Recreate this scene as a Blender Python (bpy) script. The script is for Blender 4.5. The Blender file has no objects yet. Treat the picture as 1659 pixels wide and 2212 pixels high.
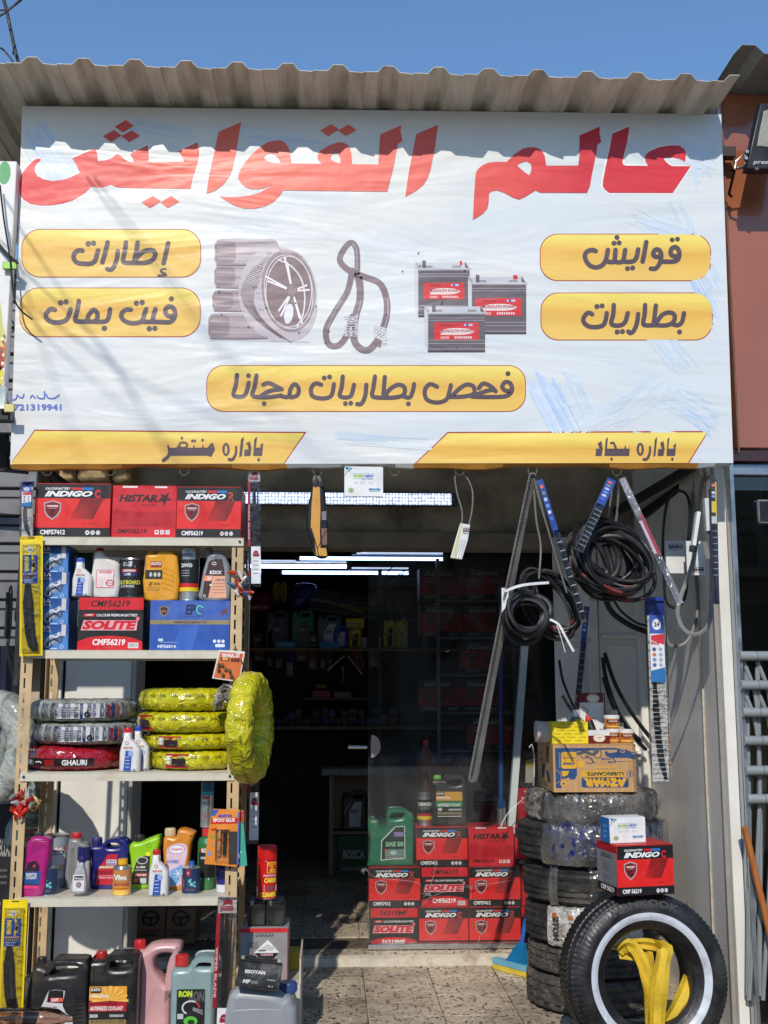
import bpy, bmesh, math, random
from math import sin, cos, tan, atan, pi, radians, sqrt
from mathutils import Vector, Matrix
from mathutils.geometry import tessellate_polygon
random.seed(7)
SC = bpy.context.scene
COL = SC.collection
# ---------------- camera, sky, sun, exposure ----------------
HC, YAW, PIT, FL = 1.30, radians(2.7), radians(8.86), 2400.0
cd = bpy.data.cameras.new('camera'); cam = bpy.data.objects.new('camera', cd); COL.objects.link(cam)
cd.sensor_fit = 'VERTICAL'; cd.sensor_height = 24.0; cd.lens = 24.0*FL/2212; cd.clip_end = 800; cd.clip_start = 0.05
cam.location = (0, 0, HC); cam.rotation_euler = (pi/2+PIT, 0, -YAW)
SC.camera = cam
SUN_EL, SUN_AZ = radians(36.5), radians(11)     # light travels to +Y, a little to +X
w = bpy.data.worlds.new('World'); SC.world = w; w.use_nodes = True
nt = w.node_tree; nt.nodes.clear()
sky = nt.nodes.new('ShaderNodeTexSky'); sky.sky_type = 'NISHITA'; sky.sun_disc = False
sky.sun_elevation = SUN_EL; sky.sun_rotation = pi+SUN_AZ
sky.air_density = 1.35; sky.dust_density = 0.1; sky.ozone_density = 7.5; sky.altitude = 50
bg = nt.nodes.new('ShaderNodeBackground'); bg.inputs['Strength'].default_value = 0.15
wo = nt.nodes.new('ShaderNodeOutputWorld')
nt.links.new(sky.outputs[0], bg.inputs[0]); nt.links.new(bg.outputs[0], wo.inputs[0])
sd = bpy.data.lights.new('sun', 'SUN'); sd.energy = 3.2; sd.angle = radians(0.53); sd.color = (1.0, 0.93, 0.84)
sun = bpy.data.objects.new('sun', sd); COL.objects.link(sun)
LD = Vector((sin(SUN_AZ)*cos(SUN_EL), cos(SUN_AZ)*cos(SUN_EL), -sin(SUN_EL)))
sun.rotation_euler = LD.to_track_quat('-Z', 'Y').to_euler(); sun.location = (-2, -6, 8)
SC.view_settings.view_transform = 'Standard'; SC.view_settings.look = 'None'
SC.view_settings.exposure = 0.04; SC.view_settings.gamma = 1.0
SC.render.engine = 'CYCLES'
try:
    SC.cycles.max_bounces = 8; SC.cycles.transparent_max_bounces = 16; SC.cycles.use_denoising = True
except Exception: pass

# ---------------- picture to place ----------------
_R = Vector((cos(YAW), -sin(YAW), 0)); _F = Vector((sin(YAW)*cos(PIT), cos(YAW)*cos(PIT), sin(PIT)))
_U = Vector((-sin(YAW)*sin(PIT), -cos(YAW)*sin(PIT), cos(PIT))); C0 = Vector((0, 0, HC))
def at(px, py, Y):
    d = _F + _R*((px-829.5)/FL) + _U*((1106-py)/FL)
    return C0 + d*(Y/d.y)
def zat(py, Y, px=716): return at(px, py, Y).z
def xat(px, Y, py=1300): return at(px, py, Y).x
FR = {}
def fr(k, X0, Y0, X1, W): FR[k] = (X0/1.82278, Y0/1.82278, (X1-X0)/W/1.82278)
for a in (('V',0,0,3024,1659),('A',0,1820,1080,1659),('B',0,2520,1080,1659),('C',0,3040,1080,1659),('D',0,3540,1200,1659),
    ('E',900,1820,1980,1659),('F',900,2520,1980,1659),('G',1100,3200,2180,1659),('H',1900,1820,3024,1659),('I',1900,2520,3024,1659),
    ('J',1944,3232,3024,1659),('S1',60,450,960,1659),('S2',860,450,1760,1659),('S3',1840,450,2740,1659),('S4',60,880,860,1659),
    ('S5',2100,900,2860,1659),('S6',780,1420,2120,1659),('S7',780,900,1600,1659),('S8',1600,960,2120,1659),('S9',600,1680,1240,1659),
    ('S0',2300,1680,2900,1659),('L',0,1820,200,375),('M',0,2900,260,508),('N',960,2180,1500,1659),('O',1440,2120,2060,1659),
    ('Q',940,2560,1540,1659),('R',1200,2960,2100,1659),('T',2820,180,3024,752),('U',2740,1760,3024,748),('W',820,3000,1240,900),
    ('X',0,600,180,316),('Y',1960,2780,2560,1659),('Z',2040,3100,2640,1424),('K',2800,2500,3024,323)): fr(*a)
def fx(k, x, y):
    o = FR[k]; return (o[0]+o[2]*x, o[1]+o[2]*y)
class Aff:
    """upright face at depth Y: linear map from picture units (frame k) to metres"""
    def __init__(s, k, x0, y0, x1, y1, Y, zb=None):
        a = fx(k, x0, y0); b = fx(k, x1, y1); mx, my = (a[0]+b[0])/2, (a[1]+b[1])/2
        s.u0, s.v0, s.u1, s.v1, s.Y = x0, y0, x1, y1, Y
        s.X0 = at(a[0], my, Y).x; s.X1 = at(b[0], my, Y).x
        s.Z1 = at(mx, a[1], Y).z; s.Z0 = at(mx, b[1], Y).z if zb is None else zb
    def x(s, u): return s.X0+(s.X1-s.X0)*(u-s.u0)/(s.u1-s.u0)
    def z(s, v): return s.Z1+(s.Z0-s.Z1)*(v-s.v0)/(s.v1-s.v0)
    def __call__(s, u, v, l=0): return (s.x(u), s.Y-l, s.z(v))
    @property
    def mpp(s): return (s.X1-s.X0)/(s.u1-s.u0)

# ---------------- materials ----------------
def lin(c):
    if isinstance(c, str): c = tuple(int(c[i:i+2], 16) for i in (0, 2, 4))
    return tuple(((v/255)/12.92 if v/255 <= .04045 else ((v/255+.055)/1.055)**2.4) for v in c)+(1,)
_M = {}
def mat(col, rough=.5, metal=0, var=.10, vs=14, bump=0, bs=60, coat=0, spec=.5, dirt=None, ds=5, da=.5, emis=0, sss=0, trans=0, st=(1,1,1), name=None):
    key = (col, rough, metal, var, vs, bump, bs, coat, spec, dirt, ds, da, emis, sss, trans, st)
    if key in _M: return _M[key]
    m = bpy.data.materials.new(name or 'paint'); m.use_nodes = True; n = m.node_tree.nodes; L = m.node_tree.links
    p = n['Principled BSDF']; c = lin(col)
    p.inputs['Roughness'].default_value = rough; p.inputs['Metallic'].default_value = metal
    p.inputs['Specular IOR Level'].default_value = spec; p.inputs['Coat Weight'].default_value = coat
    p.inputs['Transmission Weight'].default_value = trans
    p.inputs['Base Color'].default_value = c
    if sss: p.inputs['Subsurface Weight'].default_value = sss; p.inputs['Subsurface Scale'].default_value = .01
    if emis: p.inputs['Emission Color'].default_value = c; p.inputs['Emission Strength'].default_value = emis
    tc = n.new('ShaderNodeTexCoord'); mp = n.new('ShaderNodeMapping'); L.new(tc.outputs['Object'], mp.inputs['Vector']); mp.inputs['Scale'].default_value = st
    if var or dirt:
        nz = n.new('ShaderNodeTexNoise'); nz.inputs['Scale'].default_value = vs; nz.inputs['Detail'].default_value = 5; L.new(mp.outputs[0], nz.inputs['Vector'])
        mr = n.new('ShaderNodeMapRange'); mr.inputs['From Min'].default_value = .3; mr.inputs['From Max'].default_value = .7
        mr.inputs['To Min'].default_value = 1-var*1.6; mr.inputs['To Max'].default_value = 1+var*.5; L.new(nz.outputs['Fac'], mr.inputs['Value'])
        mx = n.new('ShaderNodeMix'); mx.data_type = 'RGBA'; mx.blend_type = 'MULTIPLY'; mx.inputs['Factor'].default_value = 1
        mx.inputs[6].default_value = c; cc = n.new('ShaderNodeCombineColor'); 
        for i in range(3): L.new(mr.outputs[0], cc.inputs[i])
        L.new(cc.outputs[0], mx.inputs[7]); out = mx.outputs[2]
        if dirt:
            n2 = n.new('ShaderNodeTexNoise'); n2.inputs['Scale'].default_value = ds; n2.inputs['Detail'].default_value = 9; n2.inputs['Roughness'].default_value = .65; L.new(mp.outputs[0], n2.inputs['Vector'])
            m2 = n.new('ShaderNodeMapRange'); m2.inputs['From Min'].default_value = .48; m2.inputs['From Max'].default_value = .68; m2.inputs['To Max'].default_value = da; L.new(n2.outputs['Fac'], m2.inputs['Value'])
            x2 = n.new('ShaderNodeMix'); x2.data_type = 'RGBA'; L.new(m2.outputs[0], x2.inputs['Factor']); L.new(out, x2.inputs[6]); x2.inputs[7].default_value = lin(dirt); out = x2.outputs[2]
        L.new(out, p.inputs['Base Color'])
        rr = n.new('ShaderNodeMapRange'); rr.inputs['From Min'].default_value = .3; rr.inputs['From Max'].default_value = .7
        rr.inputs['To Min'].default_value = max(.03, rough-.1); rr.inputs['To Max'].default_value = min(1, rough+.12); L.new(nz.outputs['Fac'], rr.inputs['Value']); L.new(rr.outputs[0], p.inputs['Roughness'])
    if bump:
        nb = n.new('ShaderNodeTexNoise'); nb.inputs['Scale'].default_value = bs; nb.inputs['Detail'].default_value = 4; L.new(mp.outputs[0], nb.inputs['Vector'])
        b = n.new('ShaderNodeBump'); b.inputs['Strength'].default_value = bump; b.inputs['Distance'].default_value = .01; L.new(nb.outputs['Fac'], b.inputs['Height']); L.new(b.outputs[0], p.inputs['Normal'])
    _M[key] = m; return m
def pm(col, g=.42): return mat(col, rough=g, var=.07, vs=25, name='print_ink')
def plastic(col, r=.33): return mat(col, rough=r, var=.08, vs=18, bump=.05, bs=25, dirt=(150,135,110), ds=9, da=.16, name='plastic')
def glassmat(name, tint=(.93,.95,.95), refl=1.0, rough=.02, bump=0, bs=30, haze=0, hazecol=(.8,.8,.8)):
    key = ('g', name)
    if key in _M: return _M[key]
    m = bpy.data.materials.new(name); m.use_nodes = True; n = m.node_tree.nodes; L = m.node_tree.links; n.clear()
    o = n.new('ShaderNodeOutputMaterial'); t = n.new('ShaderNodeBsdfTransparent'); t.inputs[0].default_value = tint+(1,)
    g = n.new('ShaderNodeBsdfGlossy'); g.inputs['Roughness'].default_value = rough; g.inputs[0].default_value = (1,1,1,1)
    f = n.new('ShaderNodeFresnel'); f.inputs['IOR'].default_value = 1.5
    mu = n.new('ShaderNodeMath'); mu.operation = 'MULTIPLY'; mu.inputs[1].default_value = refl; L.new(f.outputs[0], mu.inputs[0])
    mx = n.new('ShaderNodeMixShader'); L.new(mu.outputs[0], mx.inputs[0]); L.new(g.outputs[0], mx.inputs[2])
    base = t.outputs[0]
    if haze:
        d = n.new('ShaderNodeBsdfDiffuse'); d.inputs[0].default_value = hazecol+(1,); hm = n.new('ShaderNodeMixShader')
        tc = n.new('ShaderNodeTexCoord'); nz = n.new('ShaderNodeTexNoise'); nz.inputs['Scale'].default_value = 5; nz.inputs['Detail'].default_value = 8; L.new(tc.outputs['Object'], nz.inputs['Vector'])
        mr = n.new('ShaderNodeMapRange'); mr.inputs['From Min'].default_value = .4; mr.inputs['From Max'].default_value = .75; mr.inputs['To Min'].default_value = haze*.3; mr.inputs['To Max'].default_value = haze*2; L.new(nz.outputs['Fac'], mr.inputs['Value'])
        L.new(mr.outputs[0], hm.inputs[0]); L.new(base, hm.inputs[1]); L.new(d.outputs[0], hm.inputs[2]); base = hm.outputs[0]
    L.new(base, mx.inputs[1]); L.new(mx.outputs[0], o.inputs[0])
    if bump:
        tc = n.new('ShaderNodeTexCoord'); nb = n.new('ShaderNodeTexNoise'); nb.inputs['Scale'].default_value = bs; nb.inputs['Detail'].default_value = 3; L.new(tc.outputs['Object'], nb.inputs['Vector'])
        b = n.new('ShaderNodeBump'); b.inputs['Strength'].default_value = bump; b.inputs['Distance'].default_value = .01; L.new(nb.outputs['Fac'], b.inputs['Height']); L.new(b.outputs[0], g.inputs['Normal']); L.new(b.outputs[0], f.inputs['Normal'])
    _M[key] = m; return m
def filmmat(name, cols, rough=.18, scale=14, bump=.9, bs=22, st=(1,1,1), metal=0):
    """crinkled wrapping film over something, colours patched by noise"""
    key = ('f', name)
    if key in _M: return _M[key]
    m = bpy.data.materials.new(name); m.use_nodes = True; n = m.node_tree.nodes; L = m.node_tree.links; p = n['Principled BSDF']
    tc = n.new('ShaderNodeTexCoord'); mp = n.new('ShaderNodeMapping'); mp.inputs['Scale'].default_value = st; L.new(tc.outputs['Object'], mp.inputs[0])
    nz = n.new('ShaderNodeTexNoise'); nz.inputs['Scale'].default_value = scale; nz.inputs['Detail'].default_value = 6; nz.inputs['Distortion'].default_value = 1.2; L.new(mp.outputs[0], nz.inputs['Vector'])
    cr = n.new('ShaderNodeValToRGB'); e = cr.color_ramp.elements
    while len(e) < len(cols): e.new(.5)
    for i, c in enumerate(cols): e[i].position = .32+.36*i/(max(1, len(cols)-1)); e[i].color = lin(c)
    L.new(nz.outputs['Fac'], cr.inputs[0]); L.new(cr.outputs[0], p.inputs['Base Color'])
    v = n.new('ShaderNodeTexVoronoi'); v.feature = 'F1'; v.inputs['Scale'].default_value = bs; n3 = n.new('ShaderNodeTexNoise'); n3.inputs['Scale'].default_value = bs*.8; n3.inputs['Distortion'].default_value = 2
    L.new(mp.outputs[0], n3.inputs['Vector']); av = n.new('ShaderNodeMix'); av.data_type = 'RGBA'; av.inputs['Factor'].default_value = .12; L.new(mp.outputs[0], av.inputs[6]); L.new(n3.outputs['Color'], av.inputs[7]); L.new(av.outputs[2], v.inputs['Vector'])
    ad = n.new('ShaderNodeMath'); L.new(v.outputs['Distance'], ad.inputs[0]); L.new(n3.outputs['Fac'], ad.inputs[1])
    b = n.new('ShaderNodeBump'); b.inputs['Strength'].default_value = bump; b.inputs['Distance'].default_value = .012; L.new(ad.outputs[0], b.inputs['Height']); L.new(b.outputs[0], p.inputs['Normal'])
    p.inputs['Roughness'].default_value = rough; p.inputs['Coat Weight'].default_value = .6; p.inputs['Coat Roughness'].default_value = .08; p.inputs['Metallic'].default_value = metal
    L.new(b.outputs[0], p.inputs['Coat Normal'])
    _M[key] = m; return m
STEEL = mat((150,150,150), rough=.35, metal=.9, var=.1, name='steel'); ZINC = mat((205,205,190), rough=.3, metal=.8, name='zinc')
BLACK = mat((24,24,25), rough=.42, bump=.1, bs=40, name='black_plastic'); RUBBER = mat((34,34,35), rough=.6, var=.25, vs=30, bump=.2, bs=80, dirt=(110,100,88), ds=14, da=.35, name='rubber')
CLEAR = glassmat('clear_plastic', (.93,.93,.93), refl=1.1, rough=.08, bump=.5, bs=30)
CLEARP = glassmat('clear_bottle', (.72,.55,.45), refl=1.2, rough=.05)

# ---------------- mesh builders ----------------
class MB:
    def __init__(s): s.v = []; s.f = []; s.m = []; s.s = []; s.mats = []
    def mi(s, m):
        if m not in s.mats: s.mats.append(m)
        return s.mats.index(m)
    def add(s, vs, fs, m, smooth=False):
        o = len(s.v); k = s.mi(m); s.v += [tuple(v) for v in vs]
        for f in fs: s.f.append(tuple(i+o for i in f)); s.m.append(k); s.s.append(smooth)
        return s
    def box(s, x0, x1, y0, y1, z0, z1, m, c=0, T=None):
        if x0 > x1: x0, x1 = x1, x0
        if y0 > y1: y0, y1 = y1, y0
        if z0 > z1: z0, z1 = z1, z0
        c = min(c, (x1-x0)*.45, (y1-y0)*.45, (z1-z0)*.45)
        if c <= 0:
            vs = [(x, y, z) for z in (z0, z1) for x, y in ((x0,y0),(x1,y0),(x1,y1),(x0,y1))]
            fs = [(3,2,1,0),(4,5,6,7),(0,1,5,4),(1,2,6,5),(2,3,7,6),(3,0,4,7)]
        else:
            bm = bmesh.new(); bmesh.ops.create_cube(bm, size=1)
            for v in bm.verts: v.co = ((x0+x1)/2+v.co.x*(x1-x0), (y0+y1)/2+v.co.y*(y1-y0), (z0+z1)/2+v.co.z*(z1-z0))
            bmesh.ops.bevel(bm, geom=bm.edges[:], offset=c, segments=1, affect='EDGES')
            bm.verts.index_update(); vs = [tuple(v.co) for v in bm.verts]; fs = [tuple(v.index for v in f.verts) for f in bm.faces]; bm.free()
        if T is not None: vs = [tuple(T @ Vector(v)) for v in vs]
        return s.add(vs, fs, m)
    def quad(s, a, b, c, d, m): return s.add([a,b,c,d], [(0,1,2,3)], m)
    def tube(s, pts, r, m, n=8, closed=False, flat=1.0, cap=True, up=None):
        pts = [Vector(p) for p in pts]; N = len(pts); vs = []; fs = []; u = None
        for i, p in enumerate(pts):
            a = pts[(i-1) % N] if (closed or i) else p; b = pts[(i+1) % N] if (closed or i < N-1) else p
            t = (b-a); t = t.normalized() if t.length > 1e-9 else Vector((0,0,1))
            if up is not None: u = Vector(up)
            elif u is None: u = Vector((0,0,1)) if abs(t.z) < .9 else Vector((0,1,0))
            e1 = t.cross(u); e1 = e1.normalized() if e1.length > 1e-6 else t.orthogonal().normalized(); u = e1.cross(t).normalized()
            rr = r[i] if isinstance(r, (list, tuple)) else r
            for k in range(n): q = 2*pi*k/n+pi/n; vs.append(p+e1*(cos(q)*rr*flat)+u*(sin(q)*rr))
        for i in range(N if closed else N-1):
            j = (i+1) % N
            for k in range(n): fs.append((i*n+k, i*n+(k+1) % n, j*n+(k+1) % n, j*n+k))
        if not closed and cap: fs.append(tuple(range(n-1, -1, -1))); fs.append(tuple(range((N-1)*n, N*n)))
        return s.add(vs, fs, m, n > 4)
    def lathe(s, prof, m, c=(0,0,0), n=28, axis='z', smooth=True, T=None):
        vs = []; fs = []; P = len(prof)
        for i in range(n):
            q = 2*pi*i/n
            for r, h in prof:
                a, b = r*cos(q), r*sin(q)
                p = (a, b, h) if axis == 'z' else ((a, h, b) if axis == 'y' else (h, a, b))
                p = Vector(p)+Vector(c); vs.append(T @ p if T is not None else p)
        for i in range(n):
            j = (i+1) % n
            for k in range(P-1): fs.append((i*P+k, j*P+k, j*P+k+1, i*P+k+1))
        if prof[0][0] > 1e-6: fs.append(tuple(i*P for i in range(n-1, -1, -1)))
        if prof[-1][0] > 1e-6: fs.append(tuple(i*P+P-1 for i in range(n)))
        return s.add(vs, fs, m, smooth)
    def loft(s, secs, m, N=28, cap=True):
        """secs: (z, w, d, exponent, x, y) rounded rectangles"""
        vs = []; fs = []
        for (z, w_, d_, e, x, y) in secs:
            for k in range(N):
                q = 2*pi*k/N+pi/N; cx_, sx_ = cos(q), sin(q)
                vs.append((x+w_/2*math.copysign(abs(cx_)**(2/e), cx_), y+d_/2*math.copysign(abs(sx_)**(2/e), sx_), z))
        for i in range(len(secs)-1):
            for k in range(N): fs.append((i*N+k, i*N+(k+1) % N, (i+1)*N+(k+1) % N, (i+1)*N+k))
        if cap: fs.append(tuple(range(N-1, -1, -1))); fs.append(tuple(range((len(secs)-1)*N, len(secs)*N)))
        return s.add(vs, fs, m, True)
    def mesh(s, name, off=(0,0,0)):
        me = bpy.data.meshes.new(name); ox, oy, oz = off
        me.from_pydata([(v[0]-ox, v[1]-oy, v[2]-oz) for v in s.v], [], s.f)
        for m in s.mats: me.materials.append(m)
        me.polygons.foreach_set('material_index', s.m); me.polygons.foreach_set('use_smooth', s.s); me.update()
        try: me.set_sharp_from_angle(angle=radians(38))
        except Exception: pass
        return me
def rootloc(o):
    v = Vector((0,0,0))
    while o is not None: v += o.location; o = o.parent
    return v
def tagp(o, label=None, cat=None, group=None, kind=None):
    if label: o['label'] = label
    if cat: o['category'] = cat
    if group: o['group'] = group
    if kind: o['kind'] = kind
    return o
def thing(name, label, cat, loc=(0,0,0), group=None, rot=None):
    o = bpy.data.objects.new(name, None); COL.objects.link(o); o.location = loc; o.empty_display_size = .05
    if rot: o.rotation_euler = rot
    return tagp(o, label, cat, group)
def obj(name, mb, parent=None, world=True, **kw):
    off = rootloc(parent) if (parent is not None and world) else (0,0,0)
    o = bpy.data.objects.new(name, mb.mesh(name, off) if isinstance(mb, MB) else mb); COL.objects.link(o); o.parent = parent
    return tagp(o, **kw)
def copytree(o, parent=None):
    c = o.copy(); COL.objects.link(c); c.parent = parent
    for ch in list(o.children): copytree(ch, c)
    return c
# text and flat print
_TX = {}
def tmesh(sx, bold=0, shear=0, sp=1):
    key = (sx, bold, shear, sp)
    if key in _TX: return _TX[key]
    cu = bpy.data.curves.new('t', 'FONT'); cu.body = sx; cu.size = 1; cu.offset = bold; cu.shear = shear; cu.resolution_u = 2; cu.space_character = sp
    ob = bpy.data.objects.new('t', cu); COL.objects.link(ob); dg = bpy.context.evaluated_depsgraph_get()
    me = bpy.data.meshes.new_from_object(ob.evaluated_get(dg))
    vs = [(v.co.x, v.co.y) for v in me.vertices]; fs = [tuple(p.vertices) for p in me.polygons]
    bpy.data.objects.remove(ob); bpy.data.curves.remove(cu); bpy.data.meshes.remove(me)
    xs = [v[0] for v in vs] or [0, 1]; ys = [v[1] for v in vs] or [0, 1]
    _TX[key] = (vs, fs, min(xs), max(xs), min(ys), max(ys)); return _TX[key]
def smooth(pts, n=4, closed=False):
    """catmull-rom"""
    P = [Vector(p) for p in pts]; N = len(P); out = []
    g = (lambda i: P[i % N]) if closed else (lambda i: P[max(0, min(N-1, i))])
    for i in range(N if closed else N-1):
        a, b, c, d = g(i-1), g(i), g(i+1), g(i+2)
        for k in range(n):
            t = k/n; out.append(.5*((2*b)+(c-a)*t+(2*a-5*b+4*c-d)*t*t+(3*b-a-3*c+d)*t**3))
    if not closed: out.append(P[-1])
    return out
class Pr:
    def __init__(s, mk=pm): s.it = []; s.mk = mk; s.n = 0
    def poly(s, pts, col, l=1, holes=()):
        loops = [[Vector((p[0], p[1], 0)) for p in pts]]+[[Vector((p[0], p[1], 0)) for p in h] for h in holes]
        tri = tessellate_polygon(loops); vs = [(p.x, p.y) for lp in loops for p in lp]
        s.n += 1; s.it.append((l, vs, [tuple(t) for t in tri], col)); return s
    def rect(s, x0, y0, x1, y1, col, l=1, n=1):
        vs = []; 
        for i in range(n+1): x = x0+(x1-x0)*i/n; vs += [(x, y0), (x, y1)]
        s.it.append((l, vs, [(2*i, 2*i+1, 2*i+3, 2*i+2) for i in range(n)], col)); return s
    def rrect(s, x0, y0, x1, y1, r, col, l=1, k=6):
        pts = []
        for cx, cy, a in ((x1-r, y0+r, -90), (x1-r, y1-r, 0), (x0+r, y1-r, 90), (x0+r, y0+r, 180)):
            for i in range(k+1): q = radians(a+90*i/k); pts.append((cx+r*cos(q), cy+r*sin(q)))
        return s.poly(pts, col, l)
    def ell(s, cx, cy, rx, ry, col, l=1, n=16):
        vs = [(cx+rx*cos(2*pi*i/n), cy+ry*sin(2*pi*i/n)) for i in range(n)]
        s.it.append((l, vs, [tuple(range(n))], col)); return s
    def ring(s, cx, cy, rx, ry, t, col, l=1, n=24, a0=0, a1=360):
        vs = []; 
        for i in range(n+1):
            q = radians(a0+(a1-a0)*i/n); vs += [(cx+rx*cos(q), cy+ry*sin(q)), (cx+(rx-t)*cos(q), cy+(ry-t)*sin(q))]
        s.it.append((l, vs, [(2*i, 2*i+1, 2*i+3, 2*i+2) for i in range(n)], col)); return s
    def text(s, tx, x0, y0, x1, y1, col, l=2, bold=.02, sh=0, flip=False, rot=0, sp=1):
        vs, fs, a, b, c, d = tmesh(tx, bold, sh, sp)
        W, H = (x1-x0), (y1-y0)
        out = []
        for x, y in vs:
            u = (x-a)/(b-a); v = (d-y)/(d-c)
            if flip: u, v = 1-u, 1-v
            if rot == 90: u, v = 1-v, u     # reads downwards
            elif rot == -90: u, v = v, 1-u
            out.append((x0+u*W, y0+v*H))
        s.it.append((l, out, fs, col)); return s
    def stroke(s, pts, w, col, l=2, sm=4, cap=True):
        P = smooth([(p[0], p[1], 0) for p in pts], sm) if len(pts) > 2 and sm else [Vector((p[0], p[1], 0)) for p in pts]
        vs = []; N = len(P)
        for i, p in enumerate(P):
            t = (P[min(N-1, i+1)]-P[max(0, i-1)]); t = t.normalized() if t.length else Vector((1,0,0)); n_ = Vector((-t.y, t.x, 0))
            ww = w[0]+(w[1]-w[0])*i/(N-1) if isinstance(w, tuple) else w
            vs += [tuple((p+n_*ww/2)[:2]), tuple((p-n_*ww/2)[:2])]
        fs = [(2*i, 2*i+1, 2*i+3, 2*i+2) for i in range(N-1)]
        s.n += 1; e = .12*(s.n % 7)
        s.it.append((l+e, vs, fs, col))
        if cap:
            w0 = w[0] if isinstance(w, tuple) else w; w1 = w[1] if isinstance(w, tuple) else w
            s.ell(P[0].x, P[0].y, w0/2, w0/2, col, l+e+.06, 10); s.ell(P[-1].x, P[-1].y, w1/2, w1/2, col, l+e+.06, 10)
        return s
    def mb(s, f, dl=.0004):
        M = MB()
        for l, vs, fs, col in s.it:
            m = col if isinstance(col, bpy.types.Material) else s.mk(col)
            M.add([f(u, v, l*dl) for u, v in vs], fs, m)
        return M
def curve_solid(loops, depth, bev, m, f, res=2, bscale=None):
    """loops in picture units -> solid; f(u,v,l) is the front face map, body goes back by depth"""
    cu = bpy.data.curves.new('c', 'CURVE'); cu.dimensions = '2D'; cu.fill_mode = 'BOTH'
    Y = f(0, 0)[1]
    for lp in loops:
        sp = cu.splines.new('POLY'); sp.points.add(len(lp)-1); sp.use_cyclic_u = True
        for i, p in enumerate(lp): q = f(p[0], p[1]); sp.points[i].co = (q[0], q[2], 0, 1)
    cu.extrude = max(.0005, depth/2-bev); cu.bevel_depth = bev; cu.bevel_resolution = res; cu.offset = -bev
    ob = bpy.data.objects.new('c', cu); COL.objects.link(ob); dg = bpy.context.evaluated_depsgraph_get()
    me = bpy.data.meshes.new_from_object(ob.evaluated_get(dg))
    vs = [(v.co.x, Y+depth/2-v.co.z, v.co.y) for v in me.vertices]; fs = [tuple(p.vertices) for p in me.polygons]
    bpy.data.objects.remove(ob); bpy.data.curves.remove(cu); bpy.data.meshes.remove(me)
    M = MB(); M.add(vs, fs, m, True); return M
def sm2(pts, n=3): return [(p.x, p.y) for p in smooth([(a[0], a[1], 0) for a in pts], n, True)]
# ================= ground, pavement, step, shop floor =================
def ground(px, py, z=0):
    d = _F+_R*((px-829.5)/FL)+_U*((1106-py)/FL); return C0+d*((z-HC)/d.z)
T = .3023
def terrazzo():
    m = bpy.data.materials.new('terrazzo'); m.use_nodes = True; n = m.node_tree.nodes; L = m.node_tree.links; p = n['Principled BSDF']
    g = n.new('ShaderNodeNewGeometry'); oi = n.new('ShaderNodeObjectInfo')
    n0 = n.new('ShaderNodeTexNoise'); n0.inputs['Scale'].default_value = 22; L.new(g.outputs['Position'], n0.inputs['Vector'])
    mx0 = n.new('ShaderNodeMix'); mx0.data_type = 'RGBA'; mx0.inputs['Factor'].default_value = .035; L.new(g.outputs['Position'], mx0.inputs[6]); L.new(n0.outputs['Color'], mx0.inputs[7])
    v = n.new('ShaderNodeTexVoronoi'); v.feature = 'F1'; v.inputs['Scale'].default_value = 56; v.inputs['Randomness'].default_value = 1; L.new(mx0.outputs[2], v.inputs['Vector'])
    sp = n.new('ShaderNodeSeparateColor'); L.new(v.outputs['Color'], sp.inputs[0])
    cr = n.new('ShaderNodeValToRGB'); cr.color_ramp.interpolation = 'CONSTANT'; e = cr.color_ramp.elements
    cols = [(0,(46,40,40)),(.13,(104,86,72)),(.27,(182,165,140)),(.42,(204,192,170)),(.58,(180,167,144)),(.70,(214,204,186)),(.82,(136,116,96)),(.92,(80,68,62))]
    while len(e) < len(cols): e.new(.5)
    for i, (q, c) in enumerate(cols): e[i].position = q; e[i].color = lin(c)
    L.new(sp.outputs[0], cr.inputs[0])
    # matrix between chips
    mr = n.new('ShaderNodeMapRange'); mr.inputs['From Min'].default_value = .36; mr.inputs['From Max'].default_value = .52; L.new(v.outputs['Distance'], mr.inputs['Value'])
    x1 = n.new('ShaderNodeMix'); x1.data_type = 'RGBA'; L.new(mr.outputs[0], x1.inputs['Factor']); L.new(cr.outputs[0], x1.inputs[6]); x1.inputs[7].default_value = lin((194,180,154))
    # dirt
    n2 = n.new('ShaderNodeTexNoise'); n2.inputs['Scale'].default_value = 3.2; n2.inputs['Detail'].default_value = 10; n2.inputs['Roughness'].default_value = .7; L.new(g.outputs['Position'], n2.inputs['Vector'])
    m2 = n.new('ShaderNodeMapRange'); m2.inputs['From Min'].default_value = .44; m2.inputs['From Max'].default_value = .72; m2.inputs['To Max'].default_value = .85; L.new(n2.outputs['Fac'], m2.inputs['Value'])
    x2 = n.new('ShaderNodeMix'); x2.data_type = 'RGBA'; L.new(m2.outputs[0], x2.inputs['Factor']); L.new(x1.outputs[2], x2.inputs[6]); x2.inputs[7].default_value = lin((98,84,70))
    r2 = n.new('ShaderNodeMapRange'); r2.inputs['To Min'].default_value = .82; r2.inputs['To Max'].default_value = 1.08; L.new(oi.outputs['Random'], r2.inputs['Value'])
    x3 = n.new('ShaderNodeMix'); x3.data_type = 'RGBA'; x3.blend_type = 'MULTIPLY'; x3.inputs['Factor'].default_value = 1; L.new(x2.outputs[2], x3.inputs[6]); cc = n.new('ShaderNodeCombineColor')
    for i in range(3): L.new(r2.outputs[0], cc.inputs[i])
    L.new(cc.outputs[0], x3.inputs[7]); L.new(x3.outputs[2], p.inputs['Base Color'])
    p.inputs['Roughness'].default_value = .55
    b = n.new('ShaderNodeBump'); b.inputs['Strength'].default_value = .35; b.inputs['Distance'].default_value = .004; L.new(n2.outputs['Fac'], b.inputs['Height']); L.new(b.outputs[0], p.inputs['Normal'])
    return m
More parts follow.
